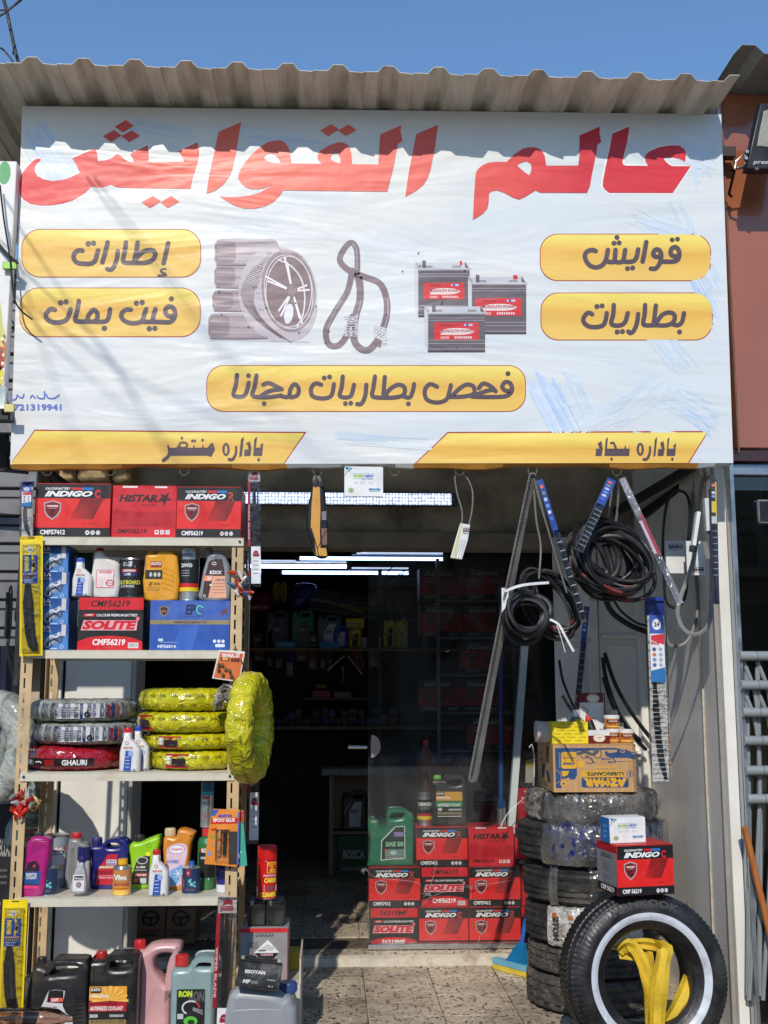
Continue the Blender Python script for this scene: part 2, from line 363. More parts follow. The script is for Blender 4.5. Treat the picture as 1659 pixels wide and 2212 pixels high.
TERR = terrazzo(); GROUT = mat((104,90,74), rough=.9, var=.3, vs=20, bump=.4, name='grout')
CONC = mat((196,180,152), rough=.9, var=.35, vs=3, bump=.35, bs=18, dirt=(70,62,52), ds=2.5, da=.7, name='concrete')
g = MB().box(-150, 150, -200, 250, -.12, -.03, mat((190,182,166), rough=.95, var=.25, vs=.8, bump=.3, bs=9, name='street')); obj('ground', g, kind='structure')
Yj = ground(789, 2150.8).y; Xj = ground(789, 2150.8).x; YS = 5.46
pv = obj('pavement', MB().box(-6, 6, 1.2, YS, -.05, -.006, GROUT), kind='structure')
def tiles(parent, zt, xs, ys, ymax, ymin):
    var = []
    for k in range(3):
        q = (random.random()-.5)*.0012
        var.append(MB().box(0, T-.0035, 0, T-.0035, -.02, q, TERR, c=.001).mesh('tile'))
    cut = {}
    for j in ys:
        for i in xs:
            x, y = Xj+i*T+.0025, Yj+j*T+.0025
            y1 = y+T-.005
            if y1 <= ymin or y >= ymax-.01: continue
            a, b = max(y, ymin), min(y1, ymax)
            if b-a < T-.006:
                key = (j, round(b-a, 4))
                if key not in cut: cut[key] = MB().box(0, T-.005, 0, b-a, -.02, 0, TERR, c=.0015).mesh('tile')
                me = cut[key]
            else: me = random.choice(var)
            o = bpy.data.objects.new('tile', me); COL.objects.link(o); o.parent = parent
            o.location = (x, a, zt+random.uniform(-.0006, .0006)); o.rotation_euler = (random.uniform(-.0015,.0015), random.uniform(-.0015,.0015), 0)
tiles(pv, 0, range(-8, 9), range(-3, 6), YS-.004, 1.3)
fl = obj('shop_floor', MB().box(-2.4, 2.1, 5.62, 9.6, -.02, .038, GROUT), kind='structure')
tiles(fl, .045, range(-7, 6), range(3, 13), 9.5, 5.625)
st = MB(); N = 60
PAINTW = mat((214,204,184), rough=.75, var=.25, vs=9, bump=.8, bs=30, dirt=(120,88,56), ds=9, da=.85, name='worn_paint')
for i in range(N):
    x0 = -2.4+4.5*i/N; x1 = -2.4+4.5*(i+1)/N
    a = .004*sin(i*1.7)+.003*sin(i*.61); b = .004*sin((i+1)*1.7)+.003*sin((i+1)*.61)
    v = [(x0, YS-.012+a, -.02), (x1, YS-.012+b, -.02), (x1, YS+.004+b, .034), (x0, YS+.004+a, .034), (x0, YS+.03+a, .044), (x1, YS+.03+b, .044), (x0, 5.62, .044), (x1, 5.62, .044)]
    st.add(v, [(0,1,2,3), (3,2,5,4)], PAINTW, True); st.add(v, [(4,5,7,6)], TERR, False)
obj('step', st, kind='structure')

# ================= roof =================
ROOFM = mat((208,204,186), rough=.5, metal=0, var=.12, vs=5, bump=.05, st=(6,1,1), dirt=(140,126,102), ds=3, da=.6, name='painted_sheet_metal')
ROOFD = mat((140,140,134), rough=.5, metal=.2, var=.18, vs=5, dirt=(60,58,54), ds=4, da=.5, name='grey_sheet_metal')
def corr(x0, x1, y0, y1, z, pitch, hgt, m, ph=0, wob=0, th=.002, slope=0, fr_=(.0, .26, .40, .62, .76)):
    M = MB(); P = []; n0 = math.floor((x0-ph)/pitch)-1
    i = n0
    while ph+i*pitch < x1+pitch:
        b = ph+i*pitch
        for k, (t, h) in enumerate(((-.5, 0), (-.22, .0), (-.10, 1), (.10, 1), (.22, 0))):
            x = b+t*pitch
            if x0 <= x <= x1: P.append((x, h*hgt))
        # slight sag of the pans
        x = b+.5*pitch*.99
        if x0 <= x <= x1: P.append((x, -.005))
        i += 1
    Ys = [y0+(y1-y0)*k/8 for k in range(9)]; vs = []; n = len(P)
    rnd = [random.uniform(-1, 1) for _ in P]
    for s_ in (0, 1):
        for j, y in enumerate(Ys):
            for a, (x, h) in enumerate(P):
                e = wob*rnd[a] if j == 0 else 0
                vs.append((x, y+ (e if j == 0 else 0), z+h+s_*th+slope*(y-y0)+ (e*.4 if j == 0 else 0)))
    fs = []
    for j in range(8):
        for a in range(n-1):
            q = j*n+a; fs.append((q, q+n, q+n+1, q+1)); r = 9*n+q; fs.append((r, r+1, r+n+1, r+n))
    for a in range(n-1): fs.append((a, a+1, 9*n+a+1, 9*n+a)); q = 8*n+a; fs.append((q, 9*n+q, 9*n+q+1, q+1))
    M.add(vs, fs, m, False); return M
YSG = 4.05
ZR = at(830, 237, YSG).z+.004
XR0 = xat(-260, 3.8, 160); XR1 = xat(1606, 3.8, 170)
ph = xat(622, 3.8, 160); p2 = xat(1482, 3.8, 175); pit = (p2-ph)/8
rf = thing('metal_roof', 'beige corrugated sheet metal roof jutting out above the white shop banner', 'roof', (XR0, 4, ZR))
n3 = [math.ceil((XR0-ph)/pit), -2, 4, 99]
for k in range(3):
    obj('roof_sheet', corr(XR0 if k == 0 else ph+n3[k]*pit-.001, XR1 if k == 2 else ph+(n3[k+1]+.5)*pit, 3.79+.004*k, 6.6, ZR+.0026*k, pit, .025, ROOFM, ph, .006), rf)
fm = MB()
for x in (XR0+.5, -.9, 0, .9, 1.5): fm.box(x-.02, x+.02, 4.12, 6.5, ZR-.075, ZR-.010, mat((60,44,36), rough=.6, name='rusty_steel'))
for y in (4.14, 5.2): fm.box(XR0+.45, 1.62, y, y+.04, ZR-.118, ZR-.077, mat((60,44,36), rough=.6, name='rusty_steel'))
obj('roof_frame', fm, rf)

# ================= building =================
bl = thing('shop_building', 'dim concrete shop building with a bare beam over its open front', 'building', (0, 6, 0))
ZB = at(716, 1155, 5.55).z
bm_ = MB().box(-2.6, 2.2, 5.5, 5.75, ZB, 3.45, CONC, c=.01); obj('concrete_beam', bm_, bl)
ltm = mat((150,140,124), rough=.7, var=.2, vs=6, dirt=(90,80,66), ds=4, da=.5, name='dusty_painted_steel')
ZL = at(716, 1183, 5.42).z
obj('lintel', MB().box(-2.2, 2.0, 5.40, 5.60, ZL, ZB-.004, ltm, c=.004), bl)
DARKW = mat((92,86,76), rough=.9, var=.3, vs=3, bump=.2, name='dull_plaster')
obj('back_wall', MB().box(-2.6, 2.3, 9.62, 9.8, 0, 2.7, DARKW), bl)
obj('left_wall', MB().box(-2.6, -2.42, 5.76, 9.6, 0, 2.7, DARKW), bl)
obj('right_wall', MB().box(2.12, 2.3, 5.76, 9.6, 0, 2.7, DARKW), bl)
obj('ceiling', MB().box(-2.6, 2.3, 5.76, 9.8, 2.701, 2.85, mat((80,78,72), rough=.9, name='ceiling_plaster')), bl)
stone = MB()
STN = mat((205,180,130), rough=.9, var=.35, vs=9, bump=.9, bs=14, dirt=(110,92,66), ds=6, da=.6, name='rough_stone')
random.seed(3)
for r_ in range(8):
    x = xat(60, 5.5, 1030)
    while x < xat(262, 5.5, 1030):
        w_ = random.uniform(.1, .2); z_ = at(200, 1050, 5.5).z+r_*.13
        o = MB().box(x+.004, x+w_-.004, 5.40+random.uniform(-.012, .012), 5.5, z_+.004, z_+.126, STN, c=.02); obj('stone', o, bl); x += w_
# left pier, right pier (rough render)
obj('pier', MB().box(-2.6, xat(90, 5.4, 1500), 5.36, 5.75, 0, ZB-.003, CONC), bl)
obj('pier', MB().box(xat(1425, 5.45, 1500), 2.2, 5.46, 5.75, 0, ZB-.003, CONC), bl)

# white folding metal doors, left and right of the opening
WHT = mat((230,227,218), rough=.45, var=.05, vs=4, bump=.04, bs=10, dirt=(176,164,144), ds=3, da=.25, name='white_enamel')
WHTG = mat((180,178,170), rough=.5, var=.08, vs=4, name='grey_enamel')
def door(name, label, parts, Y, frame='V'):
    r = None
    for (nm, x0, y0, x1, y1, dy, th, m, zb) in parts:
        a = Aff('V', x0, y0, x1, y1, Y+dy, zb)
        if r is None: r = thing(name, label, 'door', (a.X0, Y, 0.0))
        obj(nm, MB().box(a.X0, a.X1, Y+dy, Y+dy+th, a.Z0, a.Z1, m, c=.003), r)
    return r
door('folding_door', 'cream white metal folding door folded open behind the left shelving rack', [
    ('jamb', 95, 1170, 130, 1900, 0, .06, WHT, 0.005), ('jamb_rib', 104, 1170, 122, 1900, -.014, .014, WHT, 0.005),
    ('door_panel', 138, 1170, 282, 1900, .01, .035, WHT, 0.005), ('panel_edge', 283, 1170, 292, 1900, .0, .25, WHTG, 0.005), ('pivot_bar', 130, 1170, 137, 1900, .03, .02, BLACK, .005)], 5.27)
door('folding_door', 'cream white metal folding door folded open behind the stacked tyres', [
    ('jamb', 1278, 1180, 1299, 1990, 0, .06, WHT, 0.0), ('post', 1388, 1180, 1403, 1990, -.05, .1, WHT, 0.0),
    ('door_panel', 1204, 1160, 1277, 1990, .03, .03, WHT, 0.0), ('door_panel', 1300, 1160, 1387, 1990, .01, .03, WHT, 0.0),
    ('rail', 1206, 1376, 1277, 1386, -.0, .028, WHT, None), ('rail', 1301, 1370, 1387, 1380, -.015, .024, WHT, None),
    ('rail', 1301, 1622, 1387, 1630, -.015, .024, WHT, None),
    ('latch', 1276, 1268, 1301, 1294, -.03, .03, WHTG, None), ('panel_field', 1312, 1392, 1378, 1600, .002, .006, WHT, None), ('panel_field', 1216, 1398, 1268, 1900, .02, .008, WHT, None)], 5.33)
# side wall on the right with a raised seam, front post
SW = mat((236,232,224), rough=.3, metal=0, var=.1, vs=2.5, bump=.12, bs=4, st=(1,1,.35), dirt=(170,160,142), ds=2, da=.35, name='glossy_metal_wall')
XW = xat(1553, 4.3, 1426)
sw = thing('side_wall', 'shiny light grey metal side wall lit by the sun, belts hanging in front of it', 'wall', (XW, 4.8, 0))
obj('wall_sheet', MB().box(XW, XW+.02, 4.345, 5.44, 0, 2.36, SW), sw)
pts = [(XW-.003, 4.50+.002*sin(i), .0+i*.12) for i in range(19)]
obj('seam', MB().tube(pts, .004, PAINTW, 6), sw)
BSTEEL = mat((28,24,22), rough=.6, var=.2, name='black_painted_steel')
dg_ = MB(); A_ = at(1395, 1110, 5.2); B_ = at(1545, 1006, 4.35); dg_.tube([A_, B_], .028, BSTEEL, 4); obj('brace', dg_, sw)
dg_ = MB(); A_ = at(1330, 1105, 5.35); B_ = at(1490, 1012, 4.5); dg_.tube([A_, B_], .022, BSTEEL, 4); obj('brace', dg_, sw)
po = thing('front_post', 'narrow white painted post between the shop and the glass storefront', 'post', (XW, 4.32, 0))
XP1 = xat(1583.5, 4.3, 1426); XPm = xat(1561, 4.3, 1426)
obj('post_body', MB().box(XPm, XP1, 4.3, 4.34, 0, at(1560, 1008, 4.3).z, WHT, c=.002), po)
obj('inner_trim', MB().box(XW-.002, XPm-.001, 4.325, 4.342, 0, at(1560, 1100, 4.3).z, mat((150,146,138), rough=.5, name='grey_trim')), po)  # plain grey strip along the inner edge of the white post

# ================= neighbour on the right =================
nb = thing('glass_storefront', 'dark glass storefront with aluminium frame at the right edge', 'storefront', (XP1+.5, 4.3, 0))
ALU = mat((168,176,184), rough=.3, metal=.8, var=.1, name='aluminium')
zt = at(1600, 1003, 4.27).z; XA1 = xat(1596, 4.27, 1426)
obj('aluminium_frame', MB().box(XP1+.001, XA1, 4.26, 4.33, 0, zt, ALU, c=.003), nb)
obj('aluminium_frame', MB().box(XP1+.003, XP1+.018, 4.245, 4.26, 0, zt-.002, ALU), nb)
obj('aluminium_frame', MB().box(XA1+.001, 3.4, 4.26, 4.33, zt-.045, zt, ALU, c=.003), nb)
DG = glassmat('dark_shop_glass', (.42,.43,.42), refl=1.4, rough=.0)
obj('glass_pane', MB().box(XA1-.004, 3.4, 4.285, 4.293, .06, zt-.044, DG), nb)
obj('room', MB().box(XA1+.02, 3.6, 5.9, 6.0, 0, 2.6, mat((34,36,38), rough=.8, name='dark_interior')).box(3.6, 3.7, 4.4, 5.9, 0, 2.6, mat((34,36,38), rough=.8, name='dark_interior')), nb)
obj('room_floor', MB().box(XA1+.02, 3.6, 4.3, 5.9, 0.004, .03, mat((150,145,135), rough=.4, name='marble')), nb)
a = Aff('U', 640, 545, 800, 795, 4.27)
obj('framed_switch', MB().box(a.X0, a.X1, 4.265, 4.284, a.Z0, a.Z1, mat((190,190,190), rough=.25, metal=.8, name='chrome'), c=.004).box(a.x(658), a.x(790), 4.262, 4.27, a.z(775), a.z(565), BLACK), nb)
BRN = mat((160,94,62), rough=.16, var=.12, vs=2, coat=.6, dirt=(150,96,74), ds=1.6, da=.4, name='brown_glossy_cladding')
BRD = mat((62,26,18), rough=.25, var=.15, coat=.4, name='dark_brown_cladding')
fa = thing('brown_fascia', 'glossy reddish brown fascia board above the glass storefront', 'fascia', (XP1+.4, 4.4, zt))
XF = xat(1574, 4.22, 600)
ztop = at(1610, 203, 4.22).z; zbt = at(1610, 968, 4.22).z
obj('fascia_panel', MB().box(XF, 3.4, 4.22, 4.26, zbt, ztop, BRN, c=.004), fa)
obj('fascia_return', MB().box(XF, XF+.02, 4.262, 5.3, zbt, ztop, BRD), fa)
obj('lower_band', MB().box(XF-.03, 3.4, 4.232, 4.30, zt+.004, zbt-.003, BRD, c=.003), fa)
obj('trim_strip', MB().tube([(XF+.004, 4.215, zbt-.02), (XF+.004, 4.215, ztop-.02)], .004, mat((120,84,68), rough=.5, name='sealant'), 6), fa)
r2 = thing('metal_roof', 'grey corrugated sheet metal roof above the brown fascia', 'roof', (XF, 4, ztop))
yf = 3.93
obj('roof_sheet', corr(xat(1566, yf, 120), 3.6, yf, 6.2, ztop+.004, .26, .035, ROOFD, xat(1592, yf, 120)+.05, .004), r2)
# floodlight
fl_ = thing('floodlight', 'black rectangular floodlight mounted on the brown fascia at the top right', 'floodlight', at(1650, 370, 4.15))
f = Aff('T', 410, 830, 1100, 1790, 4.0)
bd = curve_solid([[(665,830),(1400,830),(1200,1790),(410,1790)]], .05, .006, mat((20,21,22), rough=.4, var=.1, name='black_cast_metal'), f)
obj('housing', bd, fl_)
gl = curve_solid([sm2([(760,935),(1250,935),(1180,1465),(640,1468),(592,1420),(690,1030)], 2)], .012, .002, mat((150,148,132), rough=.25, var=.1, vs=30, bump=.3, bs=160, name='reflector'), lambda u, v, l=0: f(u, v, l+.004)); obj('lens', gl, fl_)
P = Pr(); P.text('prestige', 510, 1665, 900, 1735, (190,190,190), sh=.25); P.rect(535, 1770, 590, 1805, (90,90,92)); obj('lettering', P.mb(f), fl_)
b_ = MB().tube([f(330,1650,-.10), f(330,1700,-.06), f(365,1900,-.16), f(430,1900,-.18)], .006, BLACK, 6).tube([f(320,1600,-.05), f(450,1520,-.03), f(450,1710,-.03), f(330,1710,-.05)], .007, STEEL, 6, closed=True)
for q in ((430,1555),(410,1650)): b_.lathe([(.0,-.008),(.007,-.008),(.007,.008),(0,.008)], ZINC, f(*q), 8, 'y')
obj('bracket', b_, fl_)
# pipe grille & stick inside the storefront glass
gr = thing('metal_grille', 'grey tubular metal grille with crossbars in front of the dark storefront glass', 'grille', (XA1+.3, 4.26, .03))
GP = mat((140,146,146), rough=.35, var=.1, vs=8, name='grey_gloss_paint')
for py in (1417, 1480, 1539, 1600, 1664.5, 1726):
    A_ = at(1597+(py-1417)*.055, py, 4.236); obj('crossbar', MB().tube([A_, A_+Vector((1.5, .0, 0))], .0185, GP, 10).tube([A_+Vector((.065,0,0)), A_+Vector((.068,0,0))], .0192, mat((90,96,98), name='weld_mark'), 10), gr)
for k in range(25):
    x0 = 1608+k*30
    for j in range(2):
        A_ = at(x0-2, 1430+j*62, 4.262); B_ = at(x0+30, 1548+j*62, 4.262)
        obj('cane', MB().tube(smooth([A_, (A_*.55+B_*.45)+Vector((.012,0,0)), B_, at(x0+32, 1760, 4.262), at(x0+10, 2160, 4.262)] if j else [A_, (A_+B_)/2+Vector((.012,0,0)), B_], 4), .0085, GP, 8), gr)
for k in range(16):
    x0 = 1612+k*48 if k > 1 else 1612+k*24
    obj('upright', MB().tube([at(x0, 1440, 4.27), at(x0+6, 1800, 4.27), at(x0+4, 2150, 4.27)], .010, GP, 8), gr)
obj('broom_handle', MB().tube([at(1608, 1786, 4.22), at(1668, 2040, 4.22), ground(1698, 2330)+Vector((0,-.02,.012))], .0125, mat((176,104,46), rough=.5, var=.25, vs=6, st=(6,6,1), name='worn_wood'), 10), label='brown wooden pole leaning beside the white post at the right edge', category=None) if False else tagp(obj('wooden_pole', MB().tube([at(1608, 1786, 4.215), at(1668, 2040, 4.215), at(1720, 2300, 4.2)], .0125, mat((176,104,46), rough=.5, var=.25, vs=6, st=(6,6,1), name='worn_wood'), 10)), 'brown wooden pole leaning in front of the storefront glass at the right edge', 'pole')

# ================= neighbour on the left =================
SID = mat((128,130,134), rough=.5, metal=.3, var=.2, vs=5, dirt=(70,68,66), ds=5, da=.6, name='grey_siding')
sdg = thing('metal_siding', 'dark grey ribbed metal siding of the neighbouring building at the far left', 'wall', (-2.6, 5.2, 0))
yy = 1008; zz = at(20, 1440, 5.2).z; x1_ = xat(78, 5.2, 1200)
k = 0
while zz < 3.3:
    h = .085 if k % 2 else .045
    obj('slat', MB().box(-3.6, x1_, 5.2-(.014 if k % 2 else 0), 5.23, zz+.002, zz+h-.002, SID, c=.006), sdg); zz += h; k += 1
DKC = mat((30,30,33), rough=.9, var=.3, name='dark_cloth')
ns = thing('food_sign', 'white printed sign panel with salad pictures cut off at the upper left edge', 'sign', at(-60, 900, 4.0))
q = Aff('V', -220, 345, 22, 880, 4.0); 
obj('sign_panel', MB().box(q.X0, q.X1, 4.0, 4.05, q.Z0, q.Z1, mat((226,224,220), rough=.4, var=.05, name='vinyl_print'), c=.003), ns)
P = Pr(); P.ell(-4, 372, 14, 26, (60,160,90)); P.ell(-12, 760, 34, 70, (196,120,60)); P.ell(0, 730, 18, 30, (226,206,80), 2); P.ell(6, 780, 12, 24, (170,56,44), 3); P.ell(2, 815, 18, 26, (222,204,70), 3); P.ell(-8, 850, 20, 20, (120,50,40), 4); P.stroke([(-5,640),(5,690),(12,760)], 8, (206,200,120)); P.rect(-60, 872, 20, 879, (240,240,240))
random.seed(5)
for i in range(40): P.ell(random.uniform(-25, 18), random.uniform(715, 865), random.uniform(2, 4), random.uniform(2, 5), random.choice([(236,216,100),(90,120,50),(190,70,50),(240,230,190)]), 5+i*.02, 7)
obj('printed_picture', P.mb(q), ns)
b_ = MB(); a = Aff('V', 7, 567, 38, 583, 3.985); b_.box(a.X0, a.X1, 3.975, 3.99, a.Z0, a.Z1, mat((130,170,80), rough=.4, metal=.5, name='passivated_steel'), c=.002); obj('bracket', b_, ns)
b_ = MB(); a = Aff('V', 0, 835, 14, 885, 3.985); b_.box(a.X0, a.X1, 3.975, 3.99, a.Z0, a.Z1, ZINC, c=.002); a = Aff('V', 12, 875, 34, 893, 3.985); b_.box(a.X0, a.X1, 3.965, 3.975, a.Z0, a.Z1, mat((190,180,120), rough=.4, metal=.5, name='passivated_steel'), c=.002); obj('bracket', b_, ns)
a = Aff('V', -200, 885, 22, 905, 4.0); obj('lower_rail', MB().box(a.X0, a.X1, 4.0, 4.06, a.Z0, a.Z1, BLACK), ns)
lb = thing('steel_frame', 'black steel beams under the neighbouring sign at the far left', 'frame', at(0, 1020, 5.0))
for A_, B_ in ((at(-60, 905, 4.4), at(60, 1000, 4.4)), (at(-80, 1000, 4.9), at(60, 1012, 4.9)), (at(5, 940, 4.6), at(5, 1010, 4.6))): obj('beam', MB().tube([A_, B_], .032, BSTEEL, 4), lb)
# ================= shop banner =================
def signmat(col, grad=None, name='banner_print'):
    key = ('sign', col, grad)
    if key in _M: return _M[key]
    m = bpy.data.materials.new(name); m.use_nodes = True; n = m.node_tree.nodes; L = m.node_tree.links; p = n['Principled BSDF']
    g = n.new('ShaderNodeNewGeometry'); p.inputs['Roughness'].default_value = .38; p.inputs['Specular IOR Level'].default_value = .4
    c = lin(col)
    if grad:   # printed colour change along x (metres)
        sx = n.new('ShaderNodeSeparateXYZ'); L.new(g.outputs['Position'], sx.inputs[0]); cr = n.new('ShaderNodeValToRGB'); e = cr.color_ramp.elements
        axis, lo, hi, cols = grad
        mr = n.new('ShaderNodeMapRange'); mr.inputs['From Min'].default_value = lo; mr.inputs['From Max'].default_value = hi; L.new(sx.outputs[axis], mr.inputs['Value']); L.new(mr.outputs[0], cr.inputs[0])
        while len(e) < len(cols): e.new(.5)
        for i, (q, cc) in enumerate(cols): e[i].position = q; e[i].color = lin(cc)
        base = cr.outputs[0]
    else:
        rgb = n.new('ShaderNodeRGB'); rgb.outputs[0].default_value = c; base = rgb.outputs[0]
    nz = n.new('ShaderNodeTexNoise'); nz.inputs['Scale'].default_value = 3; nz.inputs['Detail'].default_value = 6; L.new(g.outputs['Position'], nz.inputs['Vector'])
    mr = n.new('ShaderNodeMapRange'); mr.inputs['From Min'].default_value = .35; mr.inputs['From Max'].default_value = .7; mr.inputs['To Min'].default_value = .93; mr.inputs['To Max'].default_value = 1.0; L.new(nz.outputs['Fac'], mr.inputs['Value'])
    cc = n.new('ShaderNodeCombineColor'); mx = n.new('ShaderNodeMix'); mx.data_type = 'RGBA'; mx.blend_type = 'MULTIPLY'; mx.inputs['Factor'].default_value = 1
    for i in range(3): L.new(mr.outputs[0], cc.inputs[i])
    L.new(base, mx.inputs[6]); L.new(cc.outputs[0], mx.inputs[7]); L.new(mx.outputs[2], p.inputs['Base Color'])
    # wrinkles of the stretched cloth
    mp = n.new('ShaderNodeMapping'); mp.inputs['Rotation'].default_value = (0, radians(-48), 0); mp.inputs['Scale'].default_value = (.8, 1, 3.4); L.new(g.outputs['Position'], mp.inputs[0])
    w1 = n.new('ShaderNodeTexNoise'); w1.inputs['Scale'].default_value = 1.6; w1.inputs['Detail'].default_value = 3; w1.inputs['Distortion'].default_value = .6; L.new(mp.outputs[0], w1.inputs['Vector'])
    w2 = n.new('ShaderNodeTexNoise'); w2.inputs['Scale'].default_value = 9; w2.inputs['Detail'].default_value = 4; mp2 = n.new('ShaderNodeMapping'); mp2.inputs['Scale'].default_value = (1.2, 1, 1.5); L.new(g.outputs['Position'], mp2.inputs[0]); L.new(mp2.outputs[0], w2.inputs['Vector'])
    b1 = n.new('ShaderNodeBump'); b1.inputs['Strength'].default_value = .42; b1.inputs['Distance'].default_value = .03; L.new(w1.outputs['Fac'], b1.inputs['Height'])
    b2 = n.new('ShaderNodeBump'); b2.inputs['Strength'].default_value = .14; b2.inputs['Distance'].default_value = .012; L.new(w2.outputs['Fac'], b2.inputs['Height']); L.new(b1.outputs[0], b2.inputs['Normal']); L.new(b2.outputs[0], p.inputs['Normal'])
    _M[key] = m; return m
XS0 = xat(35, YSG, 600); XS1 = xat(1570, YSG, 600)
WHITE = signmat((224,224,219))
def _tint():   # soft printed grey-blue clouds of the banner artwork, strongest toward the right side
    n = WHITE.node_tree.nodes; L = WHITE.node_tree.links; p = n['Principled BSDF']; src = p.inputs['Base Color'].links[0].from_socket
    g = n.new('ShaderNodeNewGeometry'); mp = n.new('ShaderNodeMapping'); mp.inputs['Rotation'].default_value = (0, .9, 0); mp.inputs['Scale'].default_value = (1.1, 1, 2.6); L.new(g.outputs['Position'], mp.inputs[0])
    nz = n.new('ShaderNodeTexNoise'); nz.inputs['Scale'].default_value = 1.5; nz.inputs['Detail'].default_value = 7; nz.inputs['Roughness'].default_value = .6; L.new(mp.outputs[0], nz.inputs['Vector'])
    s = n.new('ShaderNodeSeparateXYZ'); L.new(g.outputs['Position'], s.inputs[0]); m1 = n.new('ShaderNodeMapRange'); m1.inputs['From Min'].default_value = XS0; m1.inputs['From Max'].default_value = XS1; m1.inputs['To Min'].default_value = .02; m1.inputs['To Max'].default_value = .30; L.new(s.outputs[0], m1.inputs['Value'])
    a = n.new('ShaderNodeMath'); L.new(nz.outputs['Fac'], a.inputs[0]); L.new(m1.outputs[0], a.inputs[1]); m2 = n.new('ShaderNodeMapRange'); m2.inputs['From Min'].default_value = .55; m2.inputs['From Max'].default_value = .95; m2.inputs['To Max'].default_value = .8; L.new(a.outputs[0], m2.inputs['Value'])
    x = n.new('ShaderNodeMix'); x.data_type = 'RGBA'; L.new(m2.outputs[0], x.inputs['Factor']); L.new(src, x.inputs[6]); x.inputs[7].default_value = lin((202,214,222)); L.new(x.outputs[2], p.inputs['Base Color'])
_tint()
SG = thing('shop_sign', 'large white vinyl shop banner with big red Arabic heading and yellow panels', 'sign', at(800, 1003, YSG))
def SF(key):   # sign picture units -> plane
    o = FR[key]
    return lambda u, v, l=0: tuple(at(o[0]+o[2]*u, o[1]+o[2]*v, YSG)-Vector((0, l, 0)))
B = MB(); c_ = [at(48, 229, YSG), at(1558, 247, YSG), at(1584, 1000, YSG), at(22, 1003, YSG)]
N = 24; vs = []; 
for j in range(N+1):
    for i in range(N+1):
        a = c_[0].lerp(c_[1], i/N); b = c_[3].lerp(c_[2], i/N); p = a.lerp(b, j/N)
        vs.append(p+Vector((0, .0, 0)))
fs = [(j*(N+1)+i, (j+1)*(N+1)+i, (j+1)*(N+1)+i+1, j*(N+1)+i+1) for j in range(N) for i in range(N)]
B.add(vs, fs, WHITE, True)
# folded edges
for a, b in ((c_[0], c_[1]), (c_[1], c_[2]), (c_[3], c_[0])):
    B.add([a, b, b+Vector((0,.03,0)), a+Vector((0,.03,0))], [(0,1,2,3)], WHITE)
GOLDG = (232,188,88)
for i in range(40):
    t0, t1 = i/40, (i+1)/40; a = c_[3].lerp(c_[2], t0); b = c_[3].lerp(c_[2], t1); s0 = -.012-.006*sin(t0*23)-.004*sin(t0*61); s1 = -.012-.006*sin(t1*23)-.004*sin(t1*61)
    px = 22+1562*(t0+t1)/2; col = signmat((200,140,60)) if (px < 625 or 900 < px < 1495) else WHITE
    B.add([a, b, b+Vector((0,.012,s1)), a+Vector((0,.012,s0)), a+Vector((0,.04,s0)), b+Vector((0,.04,s1))], [(0,3,2,1), (3,4,5,2)], col, False)
obj('banner_cloth', B, SG)
# red heading
RED = signmat((214,60,60), (0, XS0, XS1, ((0,(226,62,66)), (.12,(226,80,70)), (.24,(238,106,84)), (.4,(238,108,86)), (.56,(232,98,84)), (.66,(228,80,70)), (.8,(208,48,58)), (1,(222,50,60)))))
def SP(): return Pr(mk=lambda c: signmat(c))
P = SP(); P1 = P
h1 = [(185,325),(165,320),(130,340),(80,390),(45,440),(32,500),(33,585),(60,620),(110,650),(180,663),(260,662),(350,648),(420,625),(490,585),(530,550),(548,530),(560,528),(600,533),(640,530),(670,522),(697,512),(720,525),(745,533),(770,535),(1000,539),(1272,543),(1285,480),(1310,400),(1330,330),(1336,270),(1325,203),(1180,270),(1200,290),(1222,330),(1225,346),(967,344),(970,280),(962,224),(833,288),(850,315),(862,350),(820,345),(790,325),(765,298),(740,288),(700,318),(650,337),(600,342),(597,300),(585,247),(412,322),(440,360),(470,425),(440,440),(400,460),(340,478),(270,485),(210,475),(165,450),(145,420),(140,390),(155,360),(185,335)]
diam1 = [[(804,43),(862,85),(782,132),(722,92)],[(718,115),(772,155),(697,202),(638,160)],[(846,118),(907,157),(828,203),(770,160)],[(1000,593),(1058,632),(978,680),(918,640)],[(1132,593),(1191,635),(1107,680),(1055,640)]]
al1 = [(1478,128),(1640,58),(1600,290),(1575,400),(1555,450),(1510,510),(1450,555),(1388,578),(1410,430),(1440,300),(1460,200)]
h2 = [(10,597),(60,602),(130,602),(220,592),(300,570),(360,535),(400,500),(385,512),(340,535),(290,545),(240,543),(195,528),(160,495),(143,465),(150,420),(185,360),(230,305),(290,250),(350,208),(400,193),(440,190),(475,200),(505,235),(520,280),(530,357),(752,362),(720,325),(718,298),(740,265),(800,228),(860,207),(900,204),(935,220),(955,250),(966,290),(970,363),(1160,366),(1165,300),(1173,148),(1326,82),(1322,130),(1336,195),(1302,215),(1290,280),(1270,390),(1225,562),(470,553),(445,590),(400,635),(340,668),(260,686),(190,684),(120,665),(60,630)]
q1 = [(330,310),(350,290),(380,284),(415,295),(440,325),(453,358),(400,355),(355,340),(335,325)]; q2 = [(813,310),(825,290),(850,282),(872,290),(885,320),(885,358),(850,350),(820,332)]
al2 = [(1436,145),(1594,78),(1570,250),(1540,400),(1520,460),(1490,510),(1440,552),(1356,600),(1380,430),(1410,280)]
diam2 = [[(818,73),(876,110),(798,160),(738,120)],[(946,75),(1003,117),(925,160),(868,118)]]
